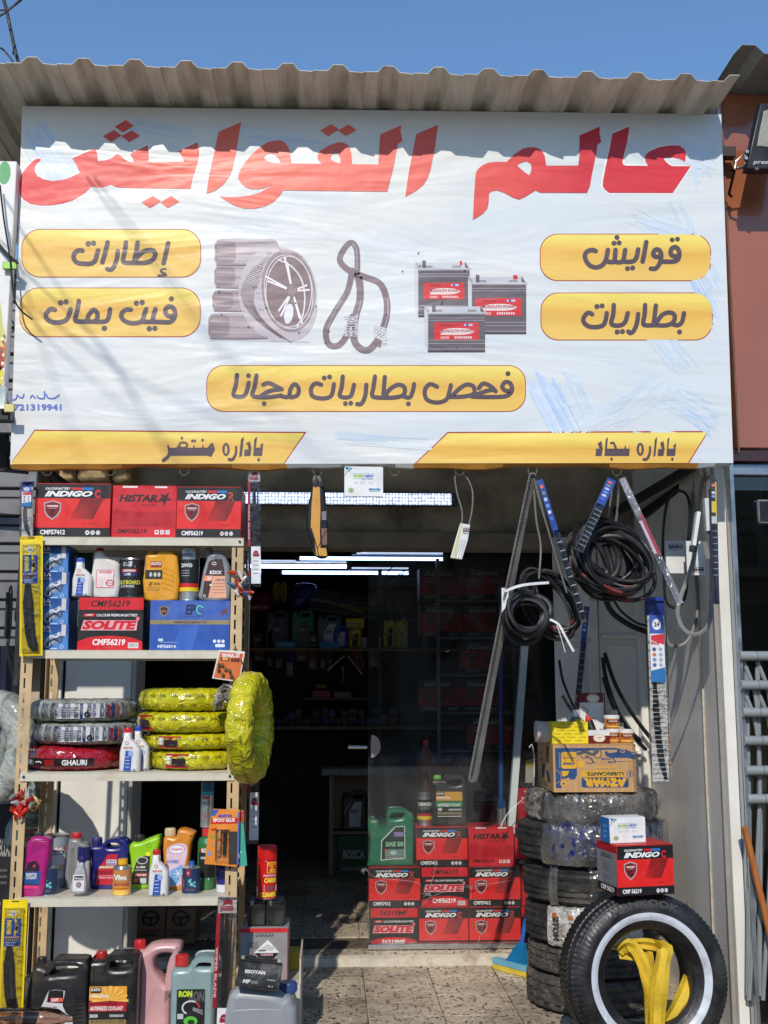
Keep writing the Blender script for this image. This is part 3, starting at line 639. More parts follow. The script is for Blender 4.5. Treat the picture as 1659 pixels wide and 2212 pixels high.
h3 = [(60,430),(75,400),(110,370),(150,352),(220,345),(285,348),(300,332),(350,285),(400,252),(450,240),(500,242),(535,260),(560,300),(568,340),(572,374),(805,373),(812,300),(815,155),(962,90),(958,140),(972,203),(945,218),(935,290),(905,430),(890,520),(868,571),(530,570),(495,553),(420,600),(375,620),(330,605),(270,572),(215,553),(175,560),(157,575),(155,640),(145,685),(110,725),(40,768),(48,600)]
q3 = [(358,370),(400,348),(435,343),(460,360),(466,390),(460,420),(450,443),(420,425),(385,395)]
h4 = [(1053,142),(1176,90),(1160,200),(1125,340),(1130,365),(1150,374),(1312,376),(1292,340),(1288,305),(1320,270),(1400,238),(1480,226),(1540,230),(1575,255),(1588,290),(1580,345),(1540,325),(1490,315),(1440,315),(1425,322),(1440,345),(1470,370),(1490,378),(1620,378),(1490,572),(1030,571),(995,545),(982,520),(985,480),(1000,400),(1030,260)]
def outl(P, pts, l=.9, w=26):   # white outline under a letter
    P.stroke(list(pts)+[pts[0]], w, (236,237,236), l, sm=0, cap=False)
L1 = SP(); outl(L1, h1); L1.poly(h1, RED, 3)
for d in diam1: L1.poly(d, RED, 3)
L1.poly(al1, RED, 3); obj('heading_lettering', L1.mb(SF('S1'), .0006), SG)
L2 = SP(); L2.poly(h2, RED, 3, (q1, q2)); L2.poly(al2, RED, 3)
for d in diam2: L2.poly(d, RED, 3)
obj('heading_lettering', L2.mb(SF('S2'), .0006), SG)
L3 = SP(); outl(L3, h4); L3.poly(h3, RED, 3, (q3,)); L3.poly(h4, RED, 3); obj('heading_lettering', L3.mb(SF('S3'), .0006), SG)
# pale blue brush strokes
random.seed(11)
Bs = SP()
def brush(cx, cy, L_, W_, ang, cols, n, l0=.2):
    for i in range(n):
        o = random.uniform(-W_/2, W_/2); s0 = random.gauss(0, L_*.14); ll = L_*random.uniform(.5, 1.0)
        a = radians(ang); dx, dy = cos(a), sin(a); mx, my = cx-dy*o+dx*s0, cy+dx*o+dy*s0
        p0 = (mx-dx*ll/2, my-dy*ll/2); p1 = (mx+dx*ll/2, my+dy*ll/2); w_ = random.uniform(2, 8)
        if min(p0[0], p1[0]) < 50 or max(p0[0], p1[0]) > 1556: 
            continue
        if min(p0[1], p1[1]) < 252 or max(p0[1], p1[1]) > 992: continue
        Bs.stroke([p0, p1], (w_, w_*random.uniform(.2, 1)), random.choice(cols), l0+random.random()*.5, sm=0, cap=False)
LB = [(212,221,229),(206,218,229),(216,223,228),(202,216,229),(218,224,228)]; MBl = [(194,212,234),(182,204,232),(202,217,234),(208,221,234)]
brush(1195, 880, 130, 60, 62, MBl, 60); brush(1250, 870, 110, 60, 65, LB, 30); brush(1505, 560, 170, 60, 62, LB+MBl[:1], 50); brush(1530, 640, 120, 40, 66, MBl, 26)
brush(1440, 740, 130, 60, 52, LB, 44); brush(1500, 880, 120, 60, 28, LB, 50); brush(1525, 900, 80, 60, 40, MBl, 26); brush(1440, 950, 110, 34, 8, LB, 30); brush(1300, 900, 120, 50, -22, LB, 30)
brush(1430, 490, 110, 40, 20, LB, 26); brush(1490, 330, 110, 70, 25, LB, 40); brush(1515, 350, 80, 40, 80, MBl[2:], 16)
brush(90, 330, 110, 80, 60, LB+MBl[2:], 60); brush(130, 380, 70, 90, 62, MBl[2:]+LB, 50); brush(340, 270, 120, 40, 10, LB, 24); brush(600, 300, 200, 40, 5, LB, 14); brush(1380, 860, 100, 70, -35, LB, 24)
brush(830, 950, 200, 30, 4, LB, 10); brush(1350, 300, 160, 60, 30, LB, 22)
obj('brush_strokes', Bs.mb(SF('V'), .0008), SG, kind='stuff')
# yellow panels with dark lettering
INK = signmat((88,74,80)); RLN = (170,56,50)
def gold(zlo, zhi): return signmat(GOLDG, (2, zlo, zhi, ((0,(238,198,104)), (.35,(236,192,92)), (.62,(230,178,78)), (.85,(240,210,100)), (1,(246,222,112)))))
def panel(P, key, pts_or, r, dark=False):
    x0, y0, x1, y1 = pts_or; f = SF(key); G = gold(f(0, y1)[2], f(0, y0)[2])
    s = FR[key][2]; P.rrect(x0-2/s*.9, y0-2/s*.9, x1+2/s*.9, y1+2/s*.9, r+2/s*.6, RLN, .9, 10); P.rrect(x0, y0, x1, y1, r, G, 1.9, 10)
def strokes(P, data, w):
    for sx in data:
        if len(sx) == 3 and not isinstance(sx[0], tuple): P.ell(sx[0], sx[1], sx[2], sx[2]*1.0, INK, 3.2, 14)
        elif isinstance(sx[0], (int, float)): P.stroke(sx[1], sx[0], INK, 3)
        else: P.stroke(sx, w, INK, 3)
P = SP(); panel(P, 'S4', (58,52,1512,435), 150); panel(P, 'S4', (42,530,1508,922), 155)
strokes(P, [[(550,225),(520,220),(485,245),(478,285),(505,320),(560,330),(620,328),(655,300),(668,250),(678,222)],(597,167,23),(640,162,22),[(755,155),(735,240),(712,318)],[(838,228),(830,290),(805,355),(780,378),(750,372)],
 [(905,155),(895,230),(880,300),(895,320),(950,322),(1060,322),(1120,300),(1145,255),(1130,225),(1090,218),(1040,235),(1000,275),(970,310)],[(1000,158),(985,250),(972,300)],[(1250,160),(1232,240),(1212,325)],(16,[(1230,372),(1200,375),(1190,395),(1225,410)]),(18,[(1170,426),(1232,422)])], 38)
strokes(P, [[(325,705),(290,700),(255,735),(255,775),(300,805),(360,808),(415,790),(440,745),(452,700)],(372,648,23),(415,642,22),[(520,635),(508,710),(490,780),(505,800),(600,802),(730,802),(762,770),(775,700)],[(590,790),(600,750),(640,705),(668,730),(672,770),(655,795)],(728,857,23),
 [(945,705),(905,705),(870,735),(875,780),(930,812),(1000,812),(1040,790),(1055,740),(1070,700)],[(1030,800),(1110,802),(1130,750),(1145,700)],[(1105,803),(1200,806),(1265,805),(1300,770),(1305,720),(1280,682),(1240,685),(1225,725),(1250,755),(1292,757)],(990,652,22),(1037,646,22),(1095,860,23),(1141,857,22),(1275,617,22)], 38)
obj('yellow_panel', P.mb(SF('S4'), .0006), SG)
P = SP(); panel(P, 'S5', (62,52,1520,445), 150); panel(P, 'S5', (68,557,1535,955), 150)
strokes(P, [[(535,195),(500,185),(455,205),(443,250),(475,310),(530,335),(585,320),(620,275),(640,185)],[(620,280),(690,285),(705,185)],[(690,285),(765,285),(788,185)],[(765,285),(850,285),(885,250),(900,180)],(718,78,22),(692,127,22),(736,124,22),(808,345,22),(852,340,22),
 [(970,118),(955,200),(938,285)],[(1085,245),(1040,240),(1030,210),(1055,180),(1088,195),(1098,240),(1085,300),(1050,345),(1008,345)],[(1095,285),(1200,285),(1245,262),(1252,200),(1225,162),(1190,172),(1178,210),(1200,238),(1245,240)],(1192,98,21),(1238,92,21)], 40)
strokes(P, [[(505,738),(470,725),(435,760),(430,800),(470,840),(540,848),(600,830),(622,780),(630,728)],(546,672,23),(590,666,22),[(690,658),(685,740),(668,810),(690,832),(750,832),(790,800),(810,728)],(720,890,23),(765,886,22),[(900,735),(890,810),(865,875),(835,900),(815,885)],
 [(960,658),(955,740),(943,810),(960,832),(1050,832),(1150,832),(1205,800),(1212,745),(1170,722),(1110,740),(1070,790),(1040,825)],[(1052,662),(1042,750),(1032,820)],[(1190,820),(1240,832),(1278,800),(1294,728)],(1255,890,22)], 39)
obj('yellow_panel', P.mb(SF('S5'), .0006), SG)
P = SP(); panel(P, 'S6', (44,26,1594,246), 82)
strokes(P, [[(190,70),(184,120),(172,165),(190,177),(225,172),(240,140),(247,108)],(246,74,12),[(285,72),(275,130),(264,168),(290,178),(350,178),(405,170)],[(318,118),(345,110),(385,128),(408,140)],[(300,178),(345,150),(400,140)],(322,210,12),[(400,172),(440,178),(450,140),(470,115),(490,135),(485,168),(455,180)],
 [(600,118),(570,112),(550,140),(560,175),(610,185),(650,170),(662,115)],(615,85,12),(641,80,12),[(705,78),(700,130),(690,168),(710,180),(745,172),(760,118)],(718,210,12),(744,208,12),[(820,118),(815,170),(797,210),(775,212)],[(862,78),(855,130),(848,168),(870,180),(960,180),(1003,165),(1005,130),(975,118),(935,140),(910,175)],[(910,80),(903,172)],[(995,172),(1030,180),(1046,150),(1053,115)],(1025,211,12),
 [(1165,128),(1130,115),(1105,145),(1115,190),(1165,205),(1210,190),(1225,150),(1232,120)],[(1225,178),(1300,175),(1345,160),(1340,125),(1305,118),(1265,145),(1238,172)],[(1368,135),(1390,112),(1425,125),(1450,150)],[(1340,172),(1400,150),(1440,142)],[(1335,176),(1440,178),(1505,172),(1530,145),(1522,112),(1497,105),(1482,128),(1500,148),(1528,146)],(1510,64,12)], 21)
obj('yellow_panel', P.mb(SF('S6'), .0006), SG)
# slanted bottom banners
P = SP(); f = SF('V'); G = gold(f(0, 1003)[2], f(0, 931)[2])
P.poly([(25,998),(75,928),(662,933),(615,1001),(28,1003)], RLN, .9); P.poly([(25,1000),(76,931),(657,936),(613,1001),(28,1003)], G, 1.9)
P.poly([(896,1001),(967,933),(1531,931),(1489,1000)], RLN, .9); P.poly([(899,1001),(968,936),(1527,934),(1486,1000)], G, 1.9)
obj('bottom_strip', P.mb(f, .0006), SG)
D = lambda P, x, y, r=18: P.poly([(x-r,y),(x,y-r*1.3),(x+r,y),(x,y+r*1.3)], INK, 4)
P = SP(); P.rect(175, 215, 612, 298, INK, 3); P.stroke([(160,195),(172,250),(165,300),(115,345)], (20,40), INK, 3.1); P.ring(315, 190, 52, 40, 22, INK, 3.2); P.poly([(255,190),(245,222),(280,222)], INK, 3.4); P.poly([(415,222),(425,178),(440,222)], INK, 3.4); P.poly([(505,222),(515,178),(530,222)], INK, 3.4)
P.poly([(555,225),(600,168),(622,172),(640,235),(600,312),(560,296)], INK, 3.6, ([(588,225),(600,202),(608,232)],)); 
for x, y in ((302,118),(408,147),(434,145),(513,138)): D(P, x, y, 15)
P.ring(752, 233, 38, 68, 24, INK, 3.3); P.stroke([(855,205),(852,275),(820,335),(785,335)], (22,34), INK, 3.1); P.poly([(905,130),(935,100),(915,300),(885,312)], INK, 3.2)
P.poly([(955,170),(995,150),(1012,220),(1000,300),(935,300),(940,235),(980,232),(975,195)], INK, 3.3); P.poly([(1040,130),(1070,102),(1055,215),(1105,215),(1102,185),(1132,165),(1120,300),(1028,298),(1035,215)], INK, 3.2); D(P, 1085, 338, 17)
obj('strip_lettering', P.mb(SF('S9'), .0006), SG)
P = SP(); P.poly([(145,185),(188,155),(202,240),(190,320),(122,320),(130,240),(168,240)], INK, 3); P.poly([(233,140),(258,112),(248,240),(490,240),(498,185),(490,320),(218,320),(222,300)], INK, 3.1); P.stroke([(290,180),(320,180),(345,240)], 24, INK, 3.3); P.poly([(435,242),(448,198),(460,242)], INK, 3.4); D(P, 297, 355, 17)
P.ring(610, 247, 40, 72, 26, INK, 3.3); P.stroke([(715,220),(712,290),(685,350),(650,358)], (22,34), INK, 3.1); P.poly([(768,140),(795,110),(775,315),(752,332)], INK, 3.2); P.poly([(825,180),(862,155),(876,240),(862,320),(798,320),(805,245),(845,242)], INK, 3.3)
P.poly([(905,138),(928,112),(915,240),(975,240),(970,205),(1000,180),(990,320),(895,320),(900,240)], INK, 3.2); D(P, 958, 355, 17)
obj('strip_lettering', P.mb(SF('S0'), .0006), SG)
# printer's mark
P = SP(); BLU = (96,118,200)
P.text('721319941', 30, 873, 133, 887, BLU, 3, .03); 
for s_ in ([(128,853),(118,860),(105,860),(100,852)],[(96,846),(96,860),(84,860),(80,855)],[(76,860),(70,854),(66,860)],[(52,852),(48,860),(40,856)],[(38,853),(34,862),(27,864)],[(24,852),(25,860),(23,866)]): P.stroke(s_, 3, BLU, 3)
obj('printer_mark', P.mb(SF('V'), .0006), SG)
# printed tyres, belt and batteries
P = SP(); TY = (150,130,132); TL = (206,198,200); TD = (120,98,100); TM = (176,160,164)
for (x0, y0, x1, y1) in ((80,675,640,885),(112,490,560,665),(128,290,560,480),(130,85,640,300)):
    P.rrect(x0, y0, x1, y1, 55, TM if y0 > 400 else (186,174,176), .5); P.rrect(x0+4, y0+18, x0+170, y1-25, 40, TY, .8)
    for j in range(5):
        yy = y0+20+(y1-y0-40)*j/4
        for i in range(22):
            xx = x0+20+i*22
            if xx < x1-25: P.stroke([(xx, yy-9+8*sin(i*.14)), (xx+16, yy+9+8*sin(i*.14))], 6, TL if j % 2 else TD, 1.5, sm=0, cap=False)
    P.stroke([(x0+15, y1-8), ((x0+x1)/2, y1-3), (x1-60, y1-10)], 7, TD, 1.2)
P.poly(sm2([(700,155),(560,160),(440,215),(360,330),(325,460),(330,600),(380,720),(470,830),(600,895),(760,895),(880,830),(950,640),(900,380),(820,230)]), (196,186,190), 2)
random.seed(2)
for i in range(54):
    t = i/53; a = radians(250-170*t) ; cx = 560+230*cos(radians(100+165*t)); cy = 525-360*sin(radians(100+165*t)) if 0 else 525+370*cos(radians(195-190*t))*-1
    u0 = 470-120*sin(pi*t)+ (330*abs(t-.5)**2*2.2); v0 = 175+700*t
    P.stroke([(u0-10, v0-12), (u0+50, v0+8), (u0+95, v0+34)], 6, TD, 2.6, sm=0, cap=False)
el = lambda cx, cy, rx, ry, rot, n=36: [(cx+rx*cos(q)*cos(rot)-ry*sin(q)*sin(rot), cy+rx*cos(q)*sin(rot)+ry*sin(q)*cos(rot)) for q in [2*pi*i/n for i in range(n)]]
P.poly(el(720, 500, 225, 345, -.12), (200,192,196), 3); P.poly(el(720, 498, 214, 332, -.12), (156,136,138), 3.4); P.poly(el(722, 505, 196, 300, -.12), (214,206,206), 3.8); P.poly(el(722, 505, 188, 292, -.12), (134,112,112), 4.2)
P.poly(el(722, 680, 36, 80, .15), (226,226,226), 4.6)
for (x, y) in ((545,400),(650,680),(820,740),(880,470),(700,250)):
    for d in (-16, 16): P.stroke([(750,500),(x+d*.6, y+d*1.2)], (13,15), (236,232,232), 5+d*.01, sm=0, cap=False)
P.stroke([(640,250),(740,300),(820,400),(850,540),(835,690),(790,780)], 12, (226,220,220), 5.3); P.stroke([(560,640),(600,720),(680,780)], 7, (206,198,198), 5.2); P.ring(722, 505, 186, 286, 7, (226,220,220), 4.4, 40); P.ell(748, 495, 44, 54, TY, 5.8); P.ring(748, 495, 40, 50, 5, TD, 6.2)
P.stroke([(95,890),(400,895),(880,905)], (6,14), (190,188,190), .3)
# belt
BL = (132,114,116); BH = (170,160,166)
P.stroke([(1270,330),(1265,180),(1230,115),(1180,140),(1130,230),(1150,290),(1230,350),(1340,390),(1450,440),(1500,560),(1500,700),(1450,850),(1370,960),(1290,955),(1240,870),(1255,700),(1290,560),(1280,400),(1225,340)], (44,60), BL, 1, sm=6)
P.stroke([(1225,345),(1190,500),(1100,650),(1020,800),(1040,920),(1120,930),(1190,840),(1230,700)], 48, BL, 1.6, sm=6)
P.stroke([(1265,330),(1262,180),(1232,122)], 10, BH, 3); P.stroke([(1510,560),(1510,700),(1465,850)], 12, BH, 3); P.stroke([(1300,570),(1268,700),(1252,860)], 9, BH, 3.2); P.stroke([(1170,520),(1090,660),(1030,800)], 8, BH, 3.1)
P.text('PERFECTRAIL', 1165, 690, 1275, 860, (226,222,224), 4, .02, rot=-90)
for i in range(4): P.text('SPK1740', 1395+i*22, 770-i*4+i*12, 1440+i*22, 890+i*14, (232,230,230), 4.2+i*.1, .02, rot=-90)
P.poly([(1420,870),(1470,900),(1450,950),(1390,905)], BL, 4.5)
for d in ((155,180),(168,503),(188,686),(400,786),(545,635),(776,596),(804,830),(938,620),(1043,820),(1015,915),(1232,792),(1628,340),(1500,685)): P.ell(d[0], d[1], 6, 7, (40,34,34), 7, 7)
obj('printed_tyres', P.mb(SF('S7'), .0005), SG)
P = SP(); GB = (104,94,98); GT = (168,164,168); GD = (74,64,68)
def batt(x0, y0, x1, y1, side, lab, l):
    P.poly([(x0-side,y0-70),(x0,y0),(x0,y1),(x0-side+8,y1-110)], (206,206,206), l); P.poly([(x0-side,y0-90),(x1-45,y0-90),(x1+30,y0),(x0,y0)], (200,200,204), l+.3)
    P.rect(x0, y0, x1, y1, GB, l+.5)
    for yy in (y0+4, y0+50, y0+80, y1-150, y1-110, y1-40): P.rect(x0, yy, x1, yy+7, GT, l+.8)
    P.rect(x0, y1-16, x1, y1, GD, l+.9)
    P.poly([(x0-10,y0-10),(x0-30,y0-100),(x0+20,y0-30)], GT, l+.9); P.poly([(x1-10,y0-15),(x1-60,y0-105),(x1-60,y0-30)], GB, l+1)
    P.rect(x0+50, y0-115, x0+95, y0-20, GB, l+1); P.rect(x0+80, y0-50, x0+180, y0-25, (150,146,150), l+.95); P.rect(x1-220, y0-50, x1-110, y0-25, (150,146,150), l+.95)
    a, b, c, d = lab; P.rect(a, b, c, d, (214,52,56), l+1.3); P.ell((a+c)/2+10, (b+d)/2+5, (c-a)*.38, (d-b)*.2, (236,214,208), l+1.6, 18)
    w_ = c-a; h_ = d-b
    P.text('MONOLITH POWF2', a+w_*.15, b+h_*.40, c-w_*.13, b+h_*.58, (150,40,44), l+1.9, .03); P.rect(a+w_*.68, b+h_*.08, a+w_*.86, b+h_*.2, (190,200,226), l+1.9); P.rect(a+w_*.72, b+h_*.08, a+w_*.77, b+h_*.2, (60,70,150), l+2.1)
    for k in range(8): P.rect(a+w_*(.46+.05*k), b+h_*.8, a+w_*(.495+.05*k), b+h_*.93, (236,206,206), l+1.9)
    P.rect(a+w_*.15, b+h_*.12, a+w_*.44, b+h_*.2, (150,50,50), l+1.9); P.rect(a+w_*.15, b+h_*.64, a+w_*.38, b+h_*.72, (236,214,208), l+1.9); P.rect(a+w_*.15, b+h_*.8, a+w_*.34, b+h_*.95, (236,150,150), l+1.9)
batt(150, 325, 795, 925, 50, (218,490,728,695), .4); P.rect(670, 215, 700, 272, (214,60,60), 2)
batt(822, 508, 1505, 1135, 50, (868,685,1448,905), 3.2); P.rect(1340, 395, 1396, 450, (214,60,60), 5)
batt(272, 880, 988, 1360, 48, (345,992,908,1208), 6.2)
for d in ((172,281),(732,340),(448,723),(442,755),(628,1308),(150,120)): P.ell(d[0], d[1], 9, 12, (40,34,34), 10, 7)
obj('printed_batteries', P.mb(SF('S8'), .0004), SG)
# frame behind the cloth and steel hooks under it
M = MB()
for a, b in ((c_[0], c_[1]), (c_[3], c_[2]), (c_[0], c_[3]), (c_[1], c_[2])):
    M.tube([a+Vector((0,.055,0))+(Vector((0,0,.0)) if a is not c_[3] else Vector((0,0,.02))), b+Vector((0,.055,0))+(Vector((0,0,.02)) if b is c_[2] else Vector((0,0,0)))], .016, BSTEEL, 4)
for px in (830,): M.tube([at(px, 240, YSG+.055), at(px, 990, YSG+.055)], .014, BSTEEL, 4)
for px in (60, 1540): M.tube([at(px, 985, YSG+.07), at(px, 985, YSG+.07)+Vector((0, 1.36, .0))], .016, BSTEEL, 4)
obj('sign_frame', M, SG)
HK = mat((196,196,160), rough=.35, metal=.6, var=.1, name='yellow_zinc')
HOOKS = {}
for px in (102, 238, 398, 548, 686, 852, 993, 1150, 1332, 1522):
    h = at(px, 1014, YSG+.045); r = .016
    pts = [h+Vector((r, 0, .04)), h+Vector((r, 0, 0))]+[h+Vector((r*cos(q), 0, r*sin(q)-.006)) for q in [-i*pi/8 for i in range(9)]]+[h+Vector((-r*.9, 0, .012))]
    obj('hook', MB().tube(pts, .0028, HK, 6), SG); HOOKS[px] = h+Vector((0, 0, -r-.006))
# overhead cables: they cross above the street and throw the shadows seen on the banner
cb = thing('overhead_cables', 'black overhead electric cables sagging past the roof at the top left', 'cables', at(-40, 10, 5.5))
BKC = mat((26,25,26), rough=.6, name='cable_rubber')
def shadow_cable(px, t, r, ext=(1.0, 1.0)):
    pts = [at(x, y, YSG)-LD*(t+k*1.3) for k, (x, y) in enumerate(px)]
    a = pts[0]+(pts[0]-pts[1])*.25; b = pts[-1]+(pts[-1]-pts[-2])*2.5
    obj('cable', MB().tube(smooth([a]+pts+[b], 4), r, BKC, 6), cb)
shadow_cable([(200,400),(250,466),(360,611),(450,736),(510,800)], 1.9, .0032, (3, 2.5)); shadow_cable([(216,400),(268,466),(378,611),(462,728),(530,810)], 2.0, .0032, (3, 2.5))
shadow_cable([(50,586),(200,726),(270,820),(330,926)], 1.7, .003, (3, 2)); shadow_cable([(45,496),(135,631),(215,746),(320,906)], 1.7, .003, (3, 2)); shadow_cable([(120,700),(260,800),(420,880),(560,930)], 2.6, .004, (3, 3))
shadow_cable([(37,551),(55,616),(75,691),(115,816),(155,933)], 1.5, .003); shadow_cable([(50,660),(110,738),(200,820),(310,916)], 1.5, .0028)
for pl, Y_, r_ in (([(-20,-60),(8,0),(22,60),(33,110),(48,170),(60,260)], 6.2, .010), ([(0,280),(18,320),(42,378),(60,470)], 6.2, .010), ([(-30,48),(0,34),(30,12),(60,-20)], 6.0, .007), ([(-30,14),(0,22),(24,16),(50,-4),(80,-40)], 6.1, .006), ([(-20,95),(4,105),(20,122),(30,136),(50,165)], 6.3, .006), ([(28,118),(30,104),(34,98)], 6.15, .005),
    ([(0,400),(8,470),(22,560),(30,640),(45,670),(70,690)], 3.97, .0035), ([(-10,520),(14,548),(38,570)], 3.98, .007), ([(18,450),(48,448)], 4.3, .003), ([(16,680),(34,708),(18,722)], 4.3, .003), ([(0,820),(20,880),(40,930)], 4.3, .004)):
    obj('cable', MB().tube(smooth([at(x, y, Y_) for x, y in pl], 4), r_, BKC, 6), cb)
# ================= shared product builders =================
RD = (226,36,34); DR = (150,22,30); BK = (24,22,24); WH = (232,230,226)
def pr_indigo(let='C', code='CMF57412'):   # 458 x 310
    P = Pr(); P.rect(2, 2, 456, 86, BK, .5); P.rect(2, 86, 456, 256, RD, .5); P.rect(2, 256, 456, 308, BK, .5)
    P.text('CALCIUM BATTERY', 60, 22, 212, 36, WH, 1, .03, .3); P.rect(218, 22, 284, 36, (214,30,40), 1); P.rect(284, 22, 352, 36, (40,120,200), 1)
    P.text('INDIGO', 56, 42, 346, 76, (240,240,240), 1, .05, .35)
    if let == 'C': P.text('C', 358, 34, 396, 84, (206,30,36), 1, .06)
    else:
        P.stroke([(362,40),(385,36),(392,50),(372,58)], 9, (196,70,60), 1); P.stroke([(370,58),(392,70),(398,84)], 9, (180,50,44), 1.2); P.stroke([(376,64),(362,82)], 8, (196,70,60), 1.3)
    for i in range(12):
        x = 278+i*11.5; P.poly([(x,88),(x+8,88),(x-57+i*.5,206),(x-60,206)], (30,8,10), 1)
    P.poly([(55,112),(108,98),(160,112),(158,160),(140,190),(108,212),(74,190),(58,160)], (176,168,166), 1); P.poly([(62,118),(108,105),(153,118),(150,158),(134,184),(108,203),(80,184),(66,158)], (122,20,26), 1.5)
    P.rect(74, 126, 142, 136, (220,190,190), 2); P.rect(84, 142, 132, 145, (200,160,160), 2)
    if let == 'C': P.text('C', 98, 152, 122, 186, (30,16,18), 2, .05)
    else: P.stroke([(100,150),(115,155),(105,168),(120,190)], 8, (60,30,30), 2)
    P.text(code, 38, 268, 190, 296, (240,240,240), 1, .035)
    for x in (324, 356, 389): P.ell(x, 284, 13, 13, (236,236,236), 1)
    P.ell(324, 284, 7, 5, (200,30,40), 1.5); P.ring(356, 284, 8, 8, 3, (60,60,60), 1.5, 10); P.ring(389, 284, 9, 9, 3, (110,120,160), 1.5, 10)
    P.rect(325, 232, 380, 236, (120,16,20), 1)
    return P, 458, 310
def pr_histar():   # 390 x 300
    P = Pr(); P.rect(2, 2, 388, 298, (206,24,40), .5)
    P.text('HiSTAR', 40, 50, 272, 94, (38,14,18), 1, .05, .25); P.poly([(268,92),(300,62),(285,38),(316,54),(345,30),(334,64),(360,84),(326,84),(316,122),(306,88)], (44,16,22), 1.4); P.text('MF BATTERY', 176, 104, 275, 118, (120,14,24), 1, .03, .2)
    for i in range(14):
        y = 150+i*6.5; P.stroke([(4, y-6+i*.8), (130, y-1), (210, y+6-i*.6), (300, y-2), (386, y-8+i*1.1)], 2.4, (150,12,26), 1+i*.01, sm=3, cap=False)
    P.text('SMF56219', 32, 246, 215, 274, (60,12,18), 1, .03, .3)
    for x in (262, 295, 328): P.rect(x, 253, x+24, 277, (236,232,230), 1)
    P.rect(268, 258, 280, 270, (190,40,40), 1.5); P.ring(307, 265, 8, 8, 3, (70,70,70), 1.5, 10); P.ring(340, 265, 8, 8, 3, (110,110,150), 1.5, 10)
    P.rect(60, 2, 150, 12, (232,230,228), 1); P.rect(255, 2, 330, 12, (232,230,228), 1)
    return P, 390, 300
def pr_solite(code='CMF56219'):   # 396 x 313
    P = Pr(); P.rect(2, 2, 394, 74, (212,24,36), .5); P.rect(2, 74, 394, 311, (20,18,20), .5)
    P.text(code, 75, 18, 312, 58, (40,16,20), 1, .03, .2); P.poly([(36,97),(104,97),(98,114),(30,114)], (206,24,36), 1); P.text('CMP', 46, 100, 88, 111, WH, 1.5, .02, .2); P.text('CALCIUM PREMIUM BATTREY', 110, 98, 360, 114, (226,226,226), 1, .025)
    P.poly([(34,136),(362,136),(356,196),(18,196)], (230,170,176), .8); P.text('SOLITE', 26, 138, 358, 192, (214,26,44), 1.4, .06, .25); P.ell(362, 126, 11, 11, (230,120,126), 1)
    P.poly([(2,262),(60,240),(130,230),(198,228),(266,230),(336,240),(394,262),(394,311),(2,311)], (214,24,36), 1)
    P.text(code, 92, 246, 290, 284, (240,238,236), 1.5, .035, .15); P.rect(308, 268, 370, 300, (236,232,228), 1.5)
    for i in range(8): P.rect(313+i*7, 272, 316+i*7, 296, (50,50,50), 2)
    P.rect(155, 294, 220, 298, (170,90,90), 1.5)
    return P, 396, 313
def pr_epc():   # 485 x 287
    P = Pr(); B_ = signless((56,92,176)); P.rect(2, 2, 483, 112, (64,98,178), .5); P.rect(2, 112, 483, 137, (150,134,96), .6); P.rect(2, 137, 483, 285, (40,84,168), .5)
    P.text('PREMIUM CALCIUM MF BATTERY', 145, 118, 348, 132, (40,50,90), 1, .03)
    P.text('EPC', 212, 20, 318, 84, (28,44,84), 1, .05, .15); P.ring(300, 52, 24, 28, 9, (90,200,190), 1.6, 14, 60, 330); P.text('ENERGY PROJECTS COMPANY', 210, 90, 326, 98, (30,40,80), 1, .02)
    P.poly([(56,38),(84,30),(112,38),(108,72),(84,94),(60,72)], (156,122,80), 1); P.poly([(62,43),(84,36),(106,43),(102,70),(84,87),(66,70)], (48,40,44), 1.4); P.text('EPC', 70, 56, 98, 68, (170,130,90), 1.8, .03)
    P.poly([(415,106),(440,66),(418,70),(446,52),(478,34),(462,60),(470,80),(446,74)], (110,62,60), 1); P.text('MF56014', 52, 254, 160, 274, (226,230,240), 1, .03); P.rect(54, 220, 82, 234, (210,220,236), 1); P.rect(60, 238, 168, 243, (130,150,200), 1)
    for x in (393, 419, 445): P.ell(x, 234, 10, 10, (226,230,240), 1)
    P.rrect(398, 250, 456, 268, 6, (220,226,240), 1); P.poly([(180,140),(300,140),(260,284),(150,284)], (54,100,186), .8)
    return P, 485, 287
def signless(c): return c
def pr_moto():   # 158 x 155
    P = Pr(); P.rect(1, 1, 157, 154, (30,78,150), .5); P.poly([(40,150),(150,60),(156,150)], (70,130,196), .8); P.poly([(0,60),(60,40),(20,120),(0,130)], (60,120,186), .8)
    P.text('LA', 2, 2, 44, 26, WH, 1, .05); P.text('BATTERY', 2, 34, 48, 44, WH, 1, .02)
    W_ = (206,216,228); K_ = (30,40,60)
    P.poly(sm2([(30,96),(44,66),(70,58),(112,44),(118,60),(96,84),(104,104),(70,124),(48,112)]), (120,140,168), 1.1); P.ell(104, 92, 14, 17, (90,110,140), 1.15); P.ell(30, 122, 13, 16, (80,104,140), 1.15); P.poly([(56,70),(84,62),(96,78),(74,92)], (40,52,80), 1.9)
    P.ring(30, 120, 18, 20, 5, W_, 1.2, 14); P.ring(104, 92, 17, 20, 5, K_, 1.2, 14); P.stroke([(22,96),(50,70),(80,76),(104,60)], 12, W_, 1.4); P.stroke([(34,114),(60,92),(92,96)], 10, K_, 1.6); P.stroke([(50,82),(72,98),(60,112)], 8, (170,184,200), 1.8); P.stroke([(88,58),(100,48)], 7, W_, 2)
    P.rect(112, 2, 140, 70, (206,204,200), 2.2); P.ring(118, 134, 11, 11, 3, W_, 1.3, 10); P.rect(48, 142, 90, 147, W_, 1)
    return P, 158, 155
